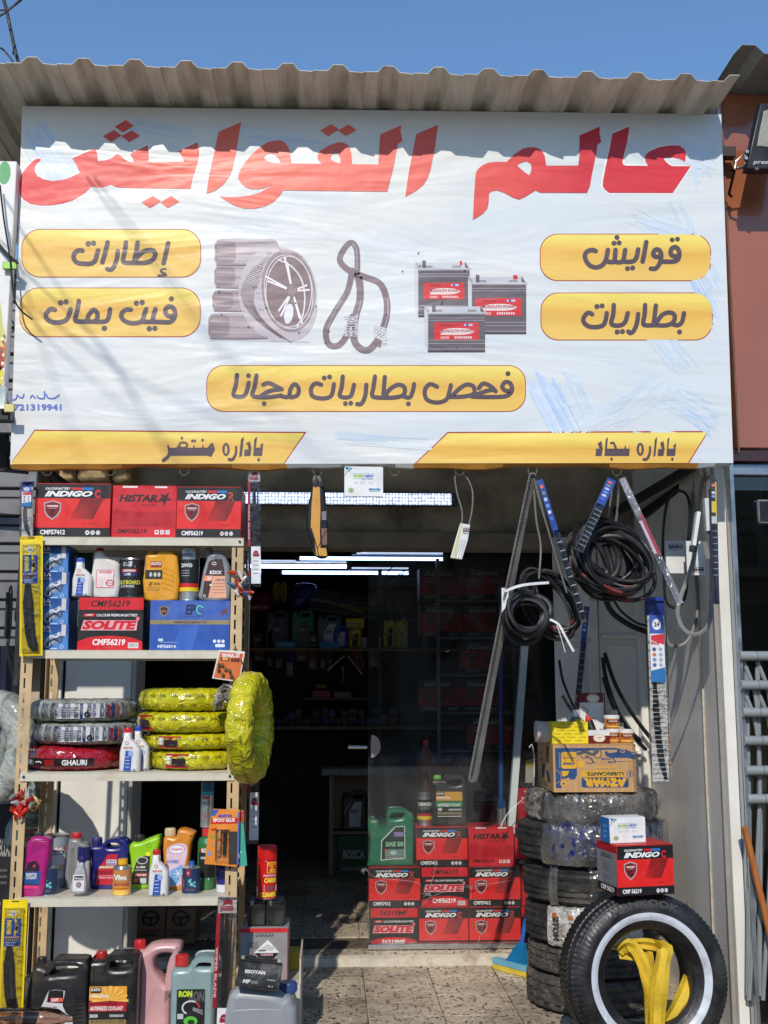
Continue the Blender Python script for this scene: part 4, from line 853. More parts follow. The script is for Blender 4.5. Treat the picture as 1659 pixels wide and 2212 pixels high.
def pr_evernew():   # 235 x 185
    P = Pr(); P.rect(1, 1, 234, 184, (232,232,230), .5)
    for (a, b, c, d, e, f_, col) in ((2,2,30,4,14,26,(40,110,170)),(30,6,50,8,38,24,(60,150,110)),(4,30,20,28,14,48,(150,190,70)),(20,18,34,20,28,36,(40,90,150)),(2,50,10,44,8,60,(60,140,190)),(22,4,34,2,30,16,(120,170,210))): P.poly([(a,b),(c,d),(e,f_)], col, 1)
    P.text('EVER', 52, 50, 118, 66, (150,180,50), 1, .06, .2); P.text('NEW', 120, 50, 180, 66, (40,100,170), 1, .06, .2); P.text('BATTERY', 104, 70, 178, 80, (50,110,180), 1, .03, .2)
    P.rect(52, 70, 100, 72, (150,180,50), 1); P.rect(52, 75, 100, 77, (150,180,50), 1); P.rect(54, 42, 182, 45, (130,160,190), 1)
    for x in (54, 96, 146):
        for k in range(3): P.rect(x, 94+k*6, x+32-k*4, 96+k*6, (176,180,184), 1)
    P.ell(40, 148, 17, 16, (120,160,70), 1); P.ring(40, 148, 12, 11, 3, (220,226,210), 1.5, 12); P.rect(148, 134, 218, 146, (40,130,180), 1); P.rect(148, 149, 218, 154, (90,160,120), 1); P.text('V1T', 172, 136, 196, 144, WH, 1.5, .02)
    return P, 235, 185
KIND = {'indigo': pr_indigo, 'histar': pr_histar, 'solite': pr_solite, 'epc': pr_epc, 'moto': pr_moto, 'evernew': pr_evernew}
CB = {'indigo': ((196,30,34), BK), 'histar': ((190,24,38), BK), 'solite': ((30,24,26), BK), 'epc': ((52,88,170), BK), 'moto': ((28,70,140), BK), 'evernew': ((222,222,218), BK)}
def carton(kind, key, x0, y0, x1, y1, Y, dep, zb, label, group=None, rot=None, code=None, let=None, side=None, top=None, wm=None):
    if rot is None: rot = random.Random(label).uniform(-.018, .018)
    a = Aff(key, x0, y0, x1, y1, Y, zb); w_ = a.X1-a.X0; h_ = a.Z1-a.Z0
    r = thing('battery_carton', label, 'battery box', ((a.X0+a.X1)/2, Y+dep/2, a.Z0), group, (0, 0, rot))
    kw = {}
    if code: kw['code'] = code
    if let: kw['let'] = let
    P, W_, H_ = KIND[kind](**kw)
    body = mat(CB[kind][0], rough=.4, var=.08, vs=20, name='printed_card')
    obj('box_body', MB().box(-w_/2, w_/2, -dep/2, dep/2, 0, h_, body, c=.0022), r, world=False)
    f = lambda u, v, l=0: (-w_/2+w_*u/W_, -dep/2-.0006-l, h_*(1-v/H_))
    obj('printed_front', P.mb(f, .0003), r, world=False)
    # flaps line on the top and printed left side
    obj('lid_flap', MB().box(-w_/2+.003, w_/2-.003, -dep/2+.004, -.001, h_+.0004, h_+.002, body).box(-w_/2+.003, w_/2-.003, .001, dep/2-.004, h_+.0004, h_+.0022, body), r, world=False)
    if side:
        side_f = lambda u, v, l=0: (-w_/2-.0006-l, dep/2-dep*u/100, h_*(1-v/100)); obj('printed_side', side().mb(side_f, .0003), r, world=False)
    return r
def FB(name, label, cat, key, outline, Y, dep, col, zb=None, holes=(), caps=(), pr=None, bev=.008, group=None, smo=2, matl=None, bb=None, glossy=.33, tilt=0, neckc=None):
    xs = [p[0] for p in outline]; ys = [p[1] for p in outline]; bb = bb or (min(xs), min(ys), max(xs), max(ys))
    a = Aff(key, bb[0], bb[1], bb[2], bb[3], Y, zb)
    r = thing(name, label, cat, ((a.X0+a.X1)/2, Y+dep/2, a.Z0), group)
    m = matl or plastic(col, glossy)
    ol = sm2(outline, smo) if smo else outline
    obj('body', curve_solid([ol]+[sm2(h, 2) for h in holes], dep, min(bev, dep*.45), m, a), r)
    for c in caps:
        x0, y0, x1, y1, cc = c[:5]; xm = (a.x(x0)+a.x(x1))/2; R_ = abs(a.x(x1)-a.x(x0))/2; z1, z0 = a.z(y0), a.z(y1); yc = Y+dep/2
        M = MB(); M.lathe([(R_*.8, z0-.02), (R_*.8, z0)], m, (xm, yc, 0), 16); obj('neck', M, r)
        prof = [(R_*.93, z0), (R_, z0+.002), (R_, z1-.003), (R_*.9, z1)]; M = MB(); n = 28
        M.lathe(prof, plastic(cc, .4), (xm, yc, 0), n)
        for i in range(14): q = 2*pi*i/14; M.box(-.0008, .0008, -.0008, .0008, z0+.002, z1-.004, plastic(cc, .4), T=Matrix.Translation((xm+R_*cos(q), yc+R_*sin(q), 0)))
        obj('cap', M, r)
    if pr is not None:
        P = Pr(); pr(P); obj('label', P.mb(lambda u, v, l=0: a(u, v, l+.0008), .0003), r)
    return r, a
def can(name, label, cat, key, x0, y0, x1, y1, Yc, zb, prof, pr=None, group=None, lidm=None, tiltx=0):
    """prof: list of (v, r fraction, colour) from top v to bottom; body of revolution"""
    a = Aff(key, x0, y0, x1, y1, Yc, zb); R_ = (a.X1-a.X0)/2; xm = (a.X0+a.X1)/2
    r = thing(name, label, cat, (xm, Yc, a.Z0), group)
    M = MB()
    for i in range(len(prof)-1):
        v0, r0, c = prof[i]; v1, r1, _ = prof[i+1]
        m = c if isinstance(c, bpy.types.Material) else plastic(c, .3)
        pr_ = [(r1*R_, a.z(v1)), (r0*R_, a.z(v0))]
        M.lathe([pr_[0], pr_[1]], m, (xm, Yc, 0), 28)
    # lathe adds caps on each ring: fine, they sit inside
    obj('body', M, r)
    if pr is not None:
        P = Pr(); pr(P)
        def f(u, v, l=0):
            dx = a.x(u)-xm; rr = R_+.0008+l; dx = max(-rr*.995, min(rr*.995, dx)); return (xm+dx, Yc-sqrt(rr*rr-dx*dx), a.z(v))
        obj('label', P.mb(f, .0003), r)
    return r, a
# ================= storage rack =================
TAN = mat((206,178,134), rough=.5, var=.12, vs=8, dirt=(130,104,72), ds=7, da=.5, name='beige_paint')
CRM = mat((214,208,188), rough=.5, var=.1, vs=6, dirt=(140,120,92), ds=6, da=.6, name='cream_paint')
YF = 4.10
rk = thing('storage_rack', 'beige slotted steel rack with cream shelves crowded with car batteries, tyres and oil', 'rack', (at(290, 1400, YF).x, 4.3, 0))
ZS = [at(290, 1161, YF).z, at(290, 1404.5, YF).z, at(290, 1668, YF).z, at(290, 1937.5, YF).z, .085]
XL = at(45, 1430, YF).x; XR = at(521, 1430, YF).x; YB = 4.49
def upright(x, y, sx, sy, top):
    M = MB(); wd = .042; th = .0022; s0, s1 = .013, .0195
    a, b = (x, x+wd) if sx > 0 else (x-wd, x)
    z = .0; M.box(a, a+s0, y, y+th, 0, top, TAN); M.box(a+s1, b, y, y+th, 0, top, TAN)
    while z < top: M.box(a+s0, a+s1, y, y+th, z, min(top, z+.018), TAN); z += .053
    xo = a if sx > 0 else b-th
    yy = (y+th, y+.036) if sy > 0 else (y-.034, y); 
    M.box(xo, xo+th, yy[0], yy[1], 0, top, TAN); return M
TOPZ = ZS[0]-.002
for (x, y, sx, sy) in ((XL, YF, 1, 1), (XR, YF, -1, 1), (XL, YB, 1, -1), (XR, YB, -1, -1)): obj('upright', upright(x, y, sx, sy, TOPZ), rk)
for i, z in enumerate(ZS):
    x0, x1 = XL+.018, XR-.018
    if i == 0: x0, x1 = XL+.004, XR+.001
    M = MB(); yf = YF-.006 if i else YF-.008
    M.box(x0, x1, yf, YB+.006, z-.003, z, CRM, c=.001).box(x0, x1, yf, yf+.003, z-.030, z-.0032, CRM).box(x0, x1, YB+.003, YB+.006, z-.03, z-.0032, CRM).box(x0, x1, yf+.004, yf+.016, z-.030, z-.0275, CRM)
    s_ = obj('shelf_board', M, rk)
    for px in (x0+.014, x1-.014): obj('bolt', MB().lathe([(0,-.005),(.0045,-.005),(.0045,0)], BLACK, (px, yf-.0005, z-.014), 8, 'y'), s_)
# ---- top shelf
carton('indigo', 'A', 210, 130, 668, 440, YF+.0, .175, ZS[0], 'red and black car battery box at the left end of the top rack shelf', 'battery boxes on the rack', code='CMF57412', let='C')
carton('histar', 'A', 676, 143, 1066, 445, YF+.02, .175, ZS[0], 'plain red car battery box with dark star, middle of the top rack shelf', 'battery boxes on the rack')
carton('indigo', 'A', 1069, 150, 1460, 445, YF+.0, .175, ZS[0], 'red and black car battery box at the right end of the top rack shelf', 'battery boxes on the rack', code='CMF56219', let='R')
# ---- second shelf
z2 = ZS[1]; ys = [1130, 980, 822, 663, 507]; wds = ['bottom', 'second from the bottom', 'third from the bottom', 'topmost']
aa = [Aff('A', 262, v, 420, v+10, YF+.03).Z1 for v in ys]; dz = z2-aa[0]
for i in range(4):
    s_ = carton('moto', 'A', 262-(0 if i > 1 else 4), ys[i+1], 420-(0 if i > 1 else 8)+random.uniform(-4,4), ys[i], YF+.03, .15, aa[i]+dz if i else z2, 'small blue motorcycle battery box, %s of its stack' % wds[i], 'blue motorcycle battery boxes')
carton('solite', 'A', 472, 817, 868, 1130, YF+.015, .175, z2, 'black car battery box with red bands on the second rack shelf', 'battery boxes on the rack')
carton('epc', 'A', 905, 838, 1390, 1127, YF+.015, .175, z2, 'blue car battery box with gold band on the second rack shelf', 'battery boxes on the rack')
zs_ = Aff('A', 472, 817, 868, 1130, YF+.015, z2).Z1+.0023; ze_ = Aff('A', 905, 838, 1390, 1127, YF+.015, z2).Z1+.0023
def bf_label(P, x, y, s=1):
    f = lambda a, b: (x+a*s, y+b*s)
    P.poly([f(34,70),(f(74,70)),f(70,190),f(22,190)], (48,84,170), 1); P.ell(*f(66,86), 17*s, 17*s, (150,176,220), 1.5, 14); P.text('BRAKE FLUID', *f(20,46), *f(78,58), (206,70,70), 1, .02); P.ring(*f(40,24), 12*s, 10*s, 3*s, (200,90,100), 1, 12)
    for k in range(4): P.rect(*f(34,105+k*20), *f(60,109+k*20), (200,214,240), 1.6)
    P.poly([f(84,190),f(92,176),f(100,190)], (40,70,150), 1)
def brake(key, x, y, w_, h_, capc, Y, zb, label):
    # outline in 118 x 238 units
    s = h_/238; s2 = w_/118
    ol = [(20,26),(60,26),(62,60),(90,84),(114,110),(118,130),(118,238),(0,238),(0,130),(8,95),(16,66)]
    ol = [(x+a*s2, y+b*s) for a, b in ol]
    def pr(P): 
        for L_ in (1,): bf_label(P, x+6*s2, y+60*s, s*.9)
    FB('brake_fluid_bottle', label, 'bottle', key, ol, Y, .05, (226,226,222), zb, caps=[(x+17*s2, y, x+62*s2, y+30*s, capc)], pr=pr, bev=.012, group='white brake fluid bottles', bb=(x, y, x+w_, y+h_), smo=1)
brake('A', 435, 575, 118, 238, (46,80,180), YF+.02, zs_, 'white brake fluid bottle with blue cap standing on the black battery box')
def pr(P):
    P.rrect(583, 648, 692, 756, 8, (216,120,130), 1); P.rrect(588, 653, 687, 751, 6, (236,222,220), 1.4); P.text('POWER', 600, 655, 676, 672, (206,60,70), 1.8, .03, .2); P.ring(668, 727, 26, 20, 7, (200,60,70), 1.8, 18); P.stroke([(645,727),(690,727)], 5, (200,60,70), 1.9, sm=0)
    for k in range(4): P.stroke([(590,690+k*14),(640-k*6,706+k*14)], 3, (226,150,150), 1.7, sm=0)
FB('steering_fluid_bottle', 'large white bottle with red cap and pink label on the black battery box', 'bottle', 'A', [(566,536),(612,536),(622,556),(690,590),(716,610),(720,640),(718,812),(556,812),(554,640),(560,600)], YF+.05, .07, (222,218,210), zs_, caps=[(566,512,610,540,(190,40,44))], pr=pr, bev=.014, bb=(555,512,720,812))
TINM = mat((190,192,190), rough=.3, metal=.85, var=.08, name='tin')
def pr(P):
    P.rect(722, 596, 872, 806, (26,28,32), .6, 12); P.text('GL', 752, 604, 828, 640, (200,204,206), 1, .06); P.rect(748, 650, 838, 668, (200,60,60), 1, 6); P.text('GERMAN', 756, 652, 830, 666, WH, 1.6, .03); P.rect(748, 670, 838, 690, (46,60,120), 1, 6); P.text('LUBE', 766, 673, 804, 687, WH, 1.6, .03)
    P.text('OUTBOARD', 726, 714, 858, 738, (222,214,70), 1, .03); P.text('2 STROKE', 742, 742, 826, 756, WH, 1, .02); P.poly([(724,766),(780,772),(866,800),(866,806),(740,806)], (150,120,116), 1); P.poly([(730,770),(790,776),(810,792),(750,790)], (196,190,188), 1.5)
can('oil_can', 'black can with yellow outboard lettering between white and yellow bottles', 'can', 'A', 722, 583, 872, 812, YF+.085, zs_, [(583,.86,TINM),(586,.97,TINM),(594,1,TINM),(596,.99,(26,28,32)),(806,.99,TINM),(808,1.01,TINM),(812,1.0,TINM)], pr)
FB('bottle', 'white bottle half hidden behind the black outboard oil can', 'bottle', 'A', [(740,556),(872,556),(874,640),(874,810),(736,810),(738,600)], YF+.13, .04, (206,200,188), zs_, bb=(736,556,874,812), smo=1)
def pr(P):
    P.rect(910, 600, 975, 636, (150,30,36), 1); P.text('KATO', 914, 604, 972, 624, WH, 1.5, .04); P.rect(878, 652, 982, 708, (44,40,40), .8); P.rect(878, 708, 978, 790, (226,160,40), .7); P.text('4T', 902, 726, 926, 752, (40,30,20), 1.2, .05); P.text('20W50', 930, 728, 972, 746, (40,30,20), 1.2, .03)
    for x in (912, 938, 962): P.ell(x, 680, 9, 14, (200,196,188), 1.4, 10)
    for k in range(3): P.rect(890, 758+k*9, 970, 761+k*9, (120,80,20), 1.2)
    for k in range(5): P.stroke([(984,640+k*30),(1048,660+k*30),(1050,680+k*28)], 3, (196,124,20), .8)
    P.text('KATO', 930, 806, 1010, 828, (214,148,24), .8, .03)
FB('oil_bottle', 'mustard yellow engine oil bottle standing on the blue battery box', 'bottle', 'A', [(880,556),(936,552),(962,534),(1026,536),(1058,560),(1072,600),(1074,832),(876,832),(874,600)], YF+.03, .075, (228,160,36), ze_, caps=[(878,530,930,556,(226,158,34))], pr=pr, bev=.012, bb=(874,530,1074,835))
def pr_2050(P, x, y, w_, h_):
    P.rect(x, y+h_*.2, x+w_, y+h_*.68, (24,26,30), .6, 12); P.text('20W50', x+w_*.18, y+h_*.28, x+w_*.72, y+h_*.36, (226,228,230), 1, .03)
    P.rect(x, y+h_*.68, x+w_, y+h_*.76, (206,36,36), .6, 12); P.rect(x, y+h_*.76, x+w_, y+h_*.84, (236,206,30), .6, 12)
    for k in range(3): P.rect(x+w_*.2, y+h_*(.42+.05*k), x+w_*.6, y+h_*(.435+.05*k), (160,164,170), 1, 4)
    P.text('SYNTHETIC', x+w_*.1, y+h_*.08, x+w_*.8, y+h_*.14, (70,74,80), 1, .02)
can('oil_can', 'silver and black oil can with red and yellow stripes on the blue battery box', 'can', 'A', 1078, 518, 1206, 832, YF+.08, ze_, [(518,.86,TINM),(522,.97,TINM),(530,1,TINM),(534,.985,TINM),(824,.985,TINM),(832,1,TINM)], lambda P: pr_2050(P, 1080, 534, 124, 290))
def pr(P):
    P.poly([(1262,600),(1300,584),(1344,586),(1356,650),(1372,816),(1226,816),(1240,690)], (62,40,40), .8); P.text('KIXX', 1268, 654, 1342, 676, WH, 1.2, .05, .1); P.poly([(1238,684),(1288,684),(1282,716),(1234,716)], (238,140,96), 1.2); P.poly([(1290,686),(1362,686),(1372,816),(1262,816)], (232,172,140), 1.1)
    P.text('Ultra 4T', 1254, 686, 1284, 712, WH, 1.6, .03); P.ell(1276, 740, 7, 7, WH, 1.6, 10); P.text('1L', 1234, 796, 1250, 812, WH, 1.6, .03); P.text('10W-40', 1306, 704, 1360, 716, (60,60,110), 1.6, .03); P.text('kixx', 1294, 556, 1346, 580, (120,124,124), .8, .03, .2)
    for k in range(4): P.rect(1290, 730+k*18, 1362, 734+k*18, (170,110,90), 1.6)
    P.ring(1294, 612, 14, 10, 4, WH, 1.4, 12)
FB('oil_bottle', 'grey engine oil bottle with orange and brown label at the right of the shelf', 'bottle', 'A', [(1258,560),(1290,545),(1320,536),(1350,556),(1376,600),(1390,650),(1390,828),(1210,828),(1212,760),(1228,650)], YF+.03, .07, (140,144,146), ze_, caps=[(1232,512,1276,556,(120,124,126))], pr=pr, bev=.012, bb=(1210,512,1390,832))
FB('oil_bottle', 'dark green bottle in the shade between two white bottles on the rack', 'bottle', 'A', [(465,545),(552,545),(556,600),(556,810),(465,810)], YF+.14, .04, (24,60,56), zs_, smo=1)
# ---- wrapped motorcycle tyres
def wtyre_prof(R_, tw, h_, e=3.0, n=20):
    out = []
    for i in range(n+1):
        q = -pi+2*pi*i/n; out.append((R_-tw+tw*math.copysign(abs(cos(q))**(2/e), cos(q)), h_*math.copysign(abs(sin(q))**(2/e), sin(q))))
    return out
def wtyre(name, label, c, R_, tw, hh, m, group, rot=None, n=96, seed=0, amp=.0026, pr=None, wraps=18, cat='tyre'):
    rng = random.Random(seed); r = thing(name, label, cat, (c[0], c[1], c[2]-hh if rot is None else c[2]), group, rot)
    base = (0, 0, hh if rot is None else 0); prof = wtyre_prof(R_, tw, hh); M = MB(); P_ = len(prof); vs = []; ph = [rng.uniform(0, 6) for _ in range(6)]
    for i in range(n):
        q = 2*pi*i/n
        for k, (rr, z) in enumerate(prof):
            d = amp*(1.3*(((q*wraps/6.2832+z*6+ph[0]) % 1)-.5)+.3*sin(q*31+ph[1]+k*1.1)+.3*sin(q*7+ph[2]+k*.7))+rng.uniform(-amp, amp)*.35
            f_ = 1+d/max(.03, tw); rr2 = (R_-tw)+(rr-(R_-tw))*f_; vs.append((rr2*cos(q)+base[0], rr2*sin(q), z*f_+base[2]))
    fs = [(i*P_+k, ((i+1) % n)*P_+k, ((i+1) % n)*P_+k+1, i*P_+k+1) for i in range(n) for k in range(P_-1)]
    M.add(vs, fs, m, True); obj('wrapping', M, r, world=False)
    if pr is not None:
        P = Pr(mk=lambda c_: mat(c_, rough=.25, var=.1, bump=.35, bs=18, coat=.4, name='film_print')); pr(P)   # u: degrees from the front, v: -1..1 up
        def f(u, v, l=0):
            q = radians(-90+u); z = v*hh*.96; rr = (R_-tw)+tw*(max(0, 1-abs(v*.96)**3))**(1/3)+.0055+l; return (rr*cos(q), rr*sin(q), -z+base[2])
        obj('printed_band', P.mb(f, .0004), r, world=False)
    return r
GREYF = filmmat('grey_film', [(96,98,96),(150,152,142),(176,178,166),(120,124,124)], scale=9, bump=.5, bs=16)
YELF = filmmat('yellow_foil', [(140,136,14),(190,184,22),(206,196,28),(158,158,18)], scale=7, bump=.8, bs=17, rough=.2)
REDF = filmmat('red_foil', [(100,10,20),(150,18,32),(170,26,44),(120,12,24)], scale=7, bump=.7, bs=15, rough=.16)
def pr_grey(P):
    rng = random.Random(4); 
    for k in range(13):
        u = -78+k*13; P.rect(u-.5, -.85, u+.5, .85, (40,50,90), 1, 1); 
        P.text('DEESTONE', u+2, -.75, u+6.5, .75, (48,54,80), 1, .03, rot=-90); P.text('DEESTONE', u+7.5, -.7, u+11, .6, (60,70,110), 1, .02, rot=-90)
    P.rect(-18, -.62, 8, .7, (222,220,216), 2, 8); P.rect(8, -.7, 11, .75, (40,70,150), 2.2, 2); P.rect(11, -.62, 34, .62, (214,212,210), 2, 6); P.rect(36, -.55, 40, .6, (150,30,30), 2, 2); P.rect(41, -.55, 46, .6, (40,70,140), 2, 2); P.rect(46, -.5, 50, .55, (214,110,60), 2, 2)
    for k in range(5): P.rect(-15, -.4+.2*k, 4, -.34+.2*k, (150,150,160), 3, 4)
    P.text('O', 12, .05, 18, .6, (30,30,34), 3, .06)
z3 = ZS[2]
def stack(data, key, Yc, zb, mk):
    z = zb
    for i, (x0, x1, v0, v1) in enumerate(data):
        a = Aff(key, x0, v0, x1, v1, Yc); h_ = Aff(key, x0, v0, x1, v1, Yc-.17); hh = (h_.Z1-h_.Z0)/2*.97; R_ = (a.X1-a.X0)/2
        mk(i, ((a.X0+a.X1)/2, Yc, z+hh), R_, hh); z += 2*hh
def mk(i, c, R_, hh):
    if i == 0: wtyre('motorcycle_tyre', 'motorcycle tyre wrapped in dark red foil at the bottom of the left tyre stack', c, R_, .07, hh, REDF, 'wrapped motorcycle tyres', seed=1, pr=lambda P: (P.rect(-80, -.02, 32, .62, (34,24,28), 1, 24), P.text('GHAURI', -66, .12, -40, .5, WH, 2, .04), P.text('GHAURI', -3, .08, 24, .54, WH, 2, .04), P.rect(-24, .08, -12, .54, (150,24,30), 2, 4), P.stroke([(-36,.3),(-30,.25),(-27,.35)], .1, WH, 2)))
    else: wtyre('motorcycle_tyre', ('motorcycle tyre in grey printed film, %s of the two grey ones') % ('lower' if i == 1 else 'upper'), c, R_, .07, hh, GREYF, 'wrapped motorcycle tyres', seed=2+i, pr=pr_grey, rot=None)
stack([(162, 760, 628, 790), (208, 840, 485, 630), (192, 826, 340, 483)], 'B', 4.31, z3, mk)
def pr_yel(k):
    def g(P):
        for a in range(-84, 85, 14):
            P.text('AHM', a, -.55, a+7, -.3, (110,116,20), 1, .01); P.text('AHM', a+7, .3, a+13, .5, (120,124,24), 1, .01)
        if k < 3: u = (-30, -36, -66)[k]; P.rect(u, -.7, u+28, .72, (186,26,40), 2, 8); P.text('AHM', u+2, -.5, u+8, .4, WH, 3, .05, rot=-90); P.rect(u+9, -.25, u+25, .5, (40,24,40), 3, 4)
    return g
YL = ['bottom', 'second from the bottom', 'third from the bottom', 'top']
def mk(i, c, R_, hh): wtyre('motorcycle_tyre', 'motorcycle tyre in crumpled yellow film, %s of the yellow stack' % YL[i], c, R_, .07, hh, YELF, 'wrapped motorcycle tyres', seed=8+i, pr=pr_yel(i), amp=.003)
stack([(890, 1480, 656, 785), (868, 1480, 550, 656), (835, 1470, 412, 548), (845, 1460, 262, 408)], 'B', 4.31, z3, mk)
c = at(541, 1571, 4.03)
ht = wtyre('motorcycle_tyre', 'motorcycle tyre in crumpled yellow film hung upright on the right rack post', c, .195, .058, .046, YELF, 'wrapped motorcycle tyres', rot=(radians(90), 0, radians(79)), seed=30, pr=pr_yel(5), amp=.004)
tw_ = MB().tube([at(507, 1395, 4.09), at(520, 1425, 4.07), at(540, 1465, 4.03)], .0022, BKC, 5); obj('tie_wire', tw_, ht, world=False) if False else tagp(obj('tie_wire', tw_), 'thin black wire holding up the hanging yellow tyre', 'wire')
brake('C', 725, -240+95, 118, 0, (0,0,0), 0, 0, '') if False else None
brake('B', 722, 532, 124, 252, (200,30,34), YF-.0, z3, 'white brake fluid bottle with red cap beside the dark red tyre')
brake('B', 790, 522, 108, 262, (40,70,170), YF+.05, z3, 'white brake fluid bottle with blue cap behind the one with the red cap')
# ---- fourth shelf: bottles
z4 = ZS[3]
def pr(P):
    P.poly([(150,600),(170,540),(215,528),(240,560),(238,680),(150,672)], (46,22,40), .8); P.poly([(146,592),(250,592),(246,668),(146,664)], (36,80,140), 1); P.text('RADIATOR', 162, 600, 226, 616, WH, 1.4, .03); P.text('COOLANT', 162, 618, 226, 636, WH, 1.4, .03); P.poly([(200,556),(216,548),(214,566),(204,572)], (200,60,80), 1.4)
    P.poly([(146,670),(240,674),(240,690),(146,690)], (226,60,120), 1)
    for k in range(4): P.stroke([(176+k*6,500-k*22),(210,466-k*18),(270,448-k*12)], 4, (140,20,90), .7)
FB('coolant_bottle', 'magenta radiator coolant bottle with dark cap at the left of the lower shelf', 'bottle', 'C', [(182,396),(240,394),(280,410),(292,440),(290,520),(280,600),(262,736),(134,736),(136,640),(146,540),(150,450)], YF+.02, .08, (176,30,120), z4, caps=[(184,366,236,396,(40,50,50))], pr=pr, bev=.014, bb=(134,366,292,737))
def pr(P):
    P.rect(272, 392, 412, 690, (142,150,158), .6, 12); P.rect(322, 446, 400, 468, (176,34,44), 1, 6); P.text('ARAL', 328, 448, 396, 466, WH, 1.6, .04); P.rect(322, 472, 396, 490, (40,44,90), 1, 6); P.text('G-OIL', 326, 474, 390, 488, WH, 1.6, .03); P.rect(326, 496, 400, 640, (214,212,206), .9, 6); P.text('5W-30', 328, 552, 400, 580, (206,160,40), 1.6, .04); P.text('SYNTHETIC', 338, 584, 400, 596, (90,96,110), 1.6, .02)
    P.poly([(300,440),(330,410),(332,436),(306,452)], (200,190,160), 1)
can('oil_can', 'grey oil tin with red and white label behind the small blue can', 'can', 'C', 268, 374, 412, 700, YF+.22, z4, [(374,.9,TINM),(378,1,TINM),(388,.98,(142,150,158)),(690,.98,TINM),(700,1,TINM)], pr)
def bluecan(x0, x1, lab):
    s = (x1-x0)/116
    f = lambda a: x0+a*s
    def pr(P):
        P.rect(x0, 580, x1, 738, (38,56,92), .6, 12); P.rect(f(30), 590, f(56), 626, (190,36,40), 1, 3); P.poly([(f(36),600),(f(43),616),(f(50),600),(f(43),606)], WH, 1.6)
        P.poly([(f(12),650),(f(40),636),(f(42),652),(f(14),668)], (226,170,190), 1); P.poly([(f(12),676),(f(40),664),(f(42),690),(f(14),700)], (226,160,180), 1)
        for a, b, r_ in ((52,660,9),(66,680,12),(84,668,8),(60,650,7),(86,692,8)): P.ell(f(a), b, r_*s, r_, (110,190,190), 1.3, 10)
        P.stroke([(f(54),660),(f(70),680),(f(86),690)], 4, (160,210,210), 1.6, sm=0); P.rect(f(14), 712, f(90), 718, (150,90,90), 1, 6)
    can('additive_can', lab, 'can', 'C', x0, 538, x1, 744, YF+.07, z4, [(538,.32,(40,96,190)),(562,.32,(40,96,190)),(564,.34,TINM),(570,.7,TINM),(578,.98,TINM),(582,.985,(38,56,92)),(736,.985,TINM),(744,1,TINM)], pr, group='small blue additive cans')
bluecan(234, 348, 'small dark blue can with bright blue cap beside the magenta bottle'); bluecan(1104, 1212, 'small dark blue can with bright blue cap beside the orange jug')
def pr(P):
    for k in range(3): P.stroke([(440,460+k*0),(424+k*10,500),(424+k*12,690)], 3, (100,104,104), .7)
FB('oil_bottle', 'slim grey oil bottle with red cap beside the grey oil tin', 'bottle', 'C', [(416,410),(470,410),(486,430),(520,446),(526,500),(524,710),(400,710),(402,520),(404,450)], YF+.16, .07, (136,138,136), z4, caps=[(414,372,472,412,(190,34,40))], pr=pr, bev=.01, bb=(400,372,526,716))
def pr(P): P.rect(444, 610, 512, 702, (226,226,226), 1); P.rect(450, 616, 506, 640, (40,44,50), 1.4); P.ell(480, 666, 17, 17, (150,150,150), 1.4); P.ring(480, 666, 14, 14, 4, (190,40,40), 1.8, 14); P.text('Focus', 454, 622, 502, 636, WH, 1.8, .03)
FB('cleaner_bottle', 'small grey spray bottle with dark blue trigger at the front of the lower shelf', 'bottle', 'C', [(476,544),(502,544),(504,572),(516,600),(520,712),(432,712),(436,640),(456,580),(472,570)], YF+.0, .035, (176,178,182), z4, caps=[(470,512,508,548,(28,30,90)),(478,460,500,516,(28,30,90))], pr=pr, bev=.008, bb=(432,460,520,736))
can('aerosol_can', 'tall white aerosol can with navy cap behind the spray bottle', 'aerosol can', 'C', 462, 450, 544, 735, YF+.12, z4, [(450,.85,(34,36,100)),(456,.9,(34,36,100)),(530,.92,(34,36,100)),(532,.8,TINM),(540,.98,(200,202,206)),(722,.98,TINM),(735,1,TINM)])
def pr(P):
    P.poly([(590,600),(650,500),(710,500),(702,690),(584,690)], (190,30,46), .8); P.rect(644, 534, 704, 552, (226,224,226), 1.2); P.text('EUROP', 648, 537, 700, 550, (50,50,130), 1.6, .03); P.rect(644, 552, 704, 570, (170,190,226), 1.2); P.text('BENZE', 648, 555, 700, 568, (170,40,60), 1.6, .03)
    P.text('20W-50', 600, 602, 690, 626, (120,20,40), 1.2, .04); P.rect(600, 634, 690, 637, (236,180,190), 1.2); P.text('TOURING HIGH TEC', 598, 642, 694, 652, (240,200,206), 1.2, .02); P.rect(600, 574, 690, 588, (206,190,150), 1.2)
    for k in range(2): P.stroke([(572,520+k*30),(640,500+k*24)], 4, (22,24,84), .7)
FB('oil_jug', 'navy blue oil jug with handle and red triangular label', 'jug', 'C', [(545,450),(600,448),(620,430),(650,408),(730,406),(764,430),(772,480),(768,560),(752,716),(550,716),(552,560),(536,480)], YF+.15, .09, (30,32,110), z4, holes=[[(640,446),(660,432),(710,434),(722,444),(712,458),(650,460)]], caps=[(534,404,598,450,(28,30,100))], pr=pr, bev=.012, bb=(536,404,772,720))
def pr(P):
    P.rect(688, 584, 794, 736, (196,132,70), .6, 12); P.poly([(692,650),(790,580),(792,654),(720,668)], (28,26,28), 1.0); P.text('Viva', 694, 612, 776, 646, (236,236,232), 1.6, .04); P.poly([(690,662),(792,656),(792,682),(690,686)], (206,202,196), 1.1); P.text('BRAKE FLUID', 700, 664, 788, 678, (180,40,50), 1.7, .04); P.rect(690, 688, 792, 706, (236,150,30), 1.2, 10); P.rect(690, 706, 792, 736, (240,196,90), 1.2, 10); P.rect(696, 694, 780, 700, (150,70,20), 1.6, 8)
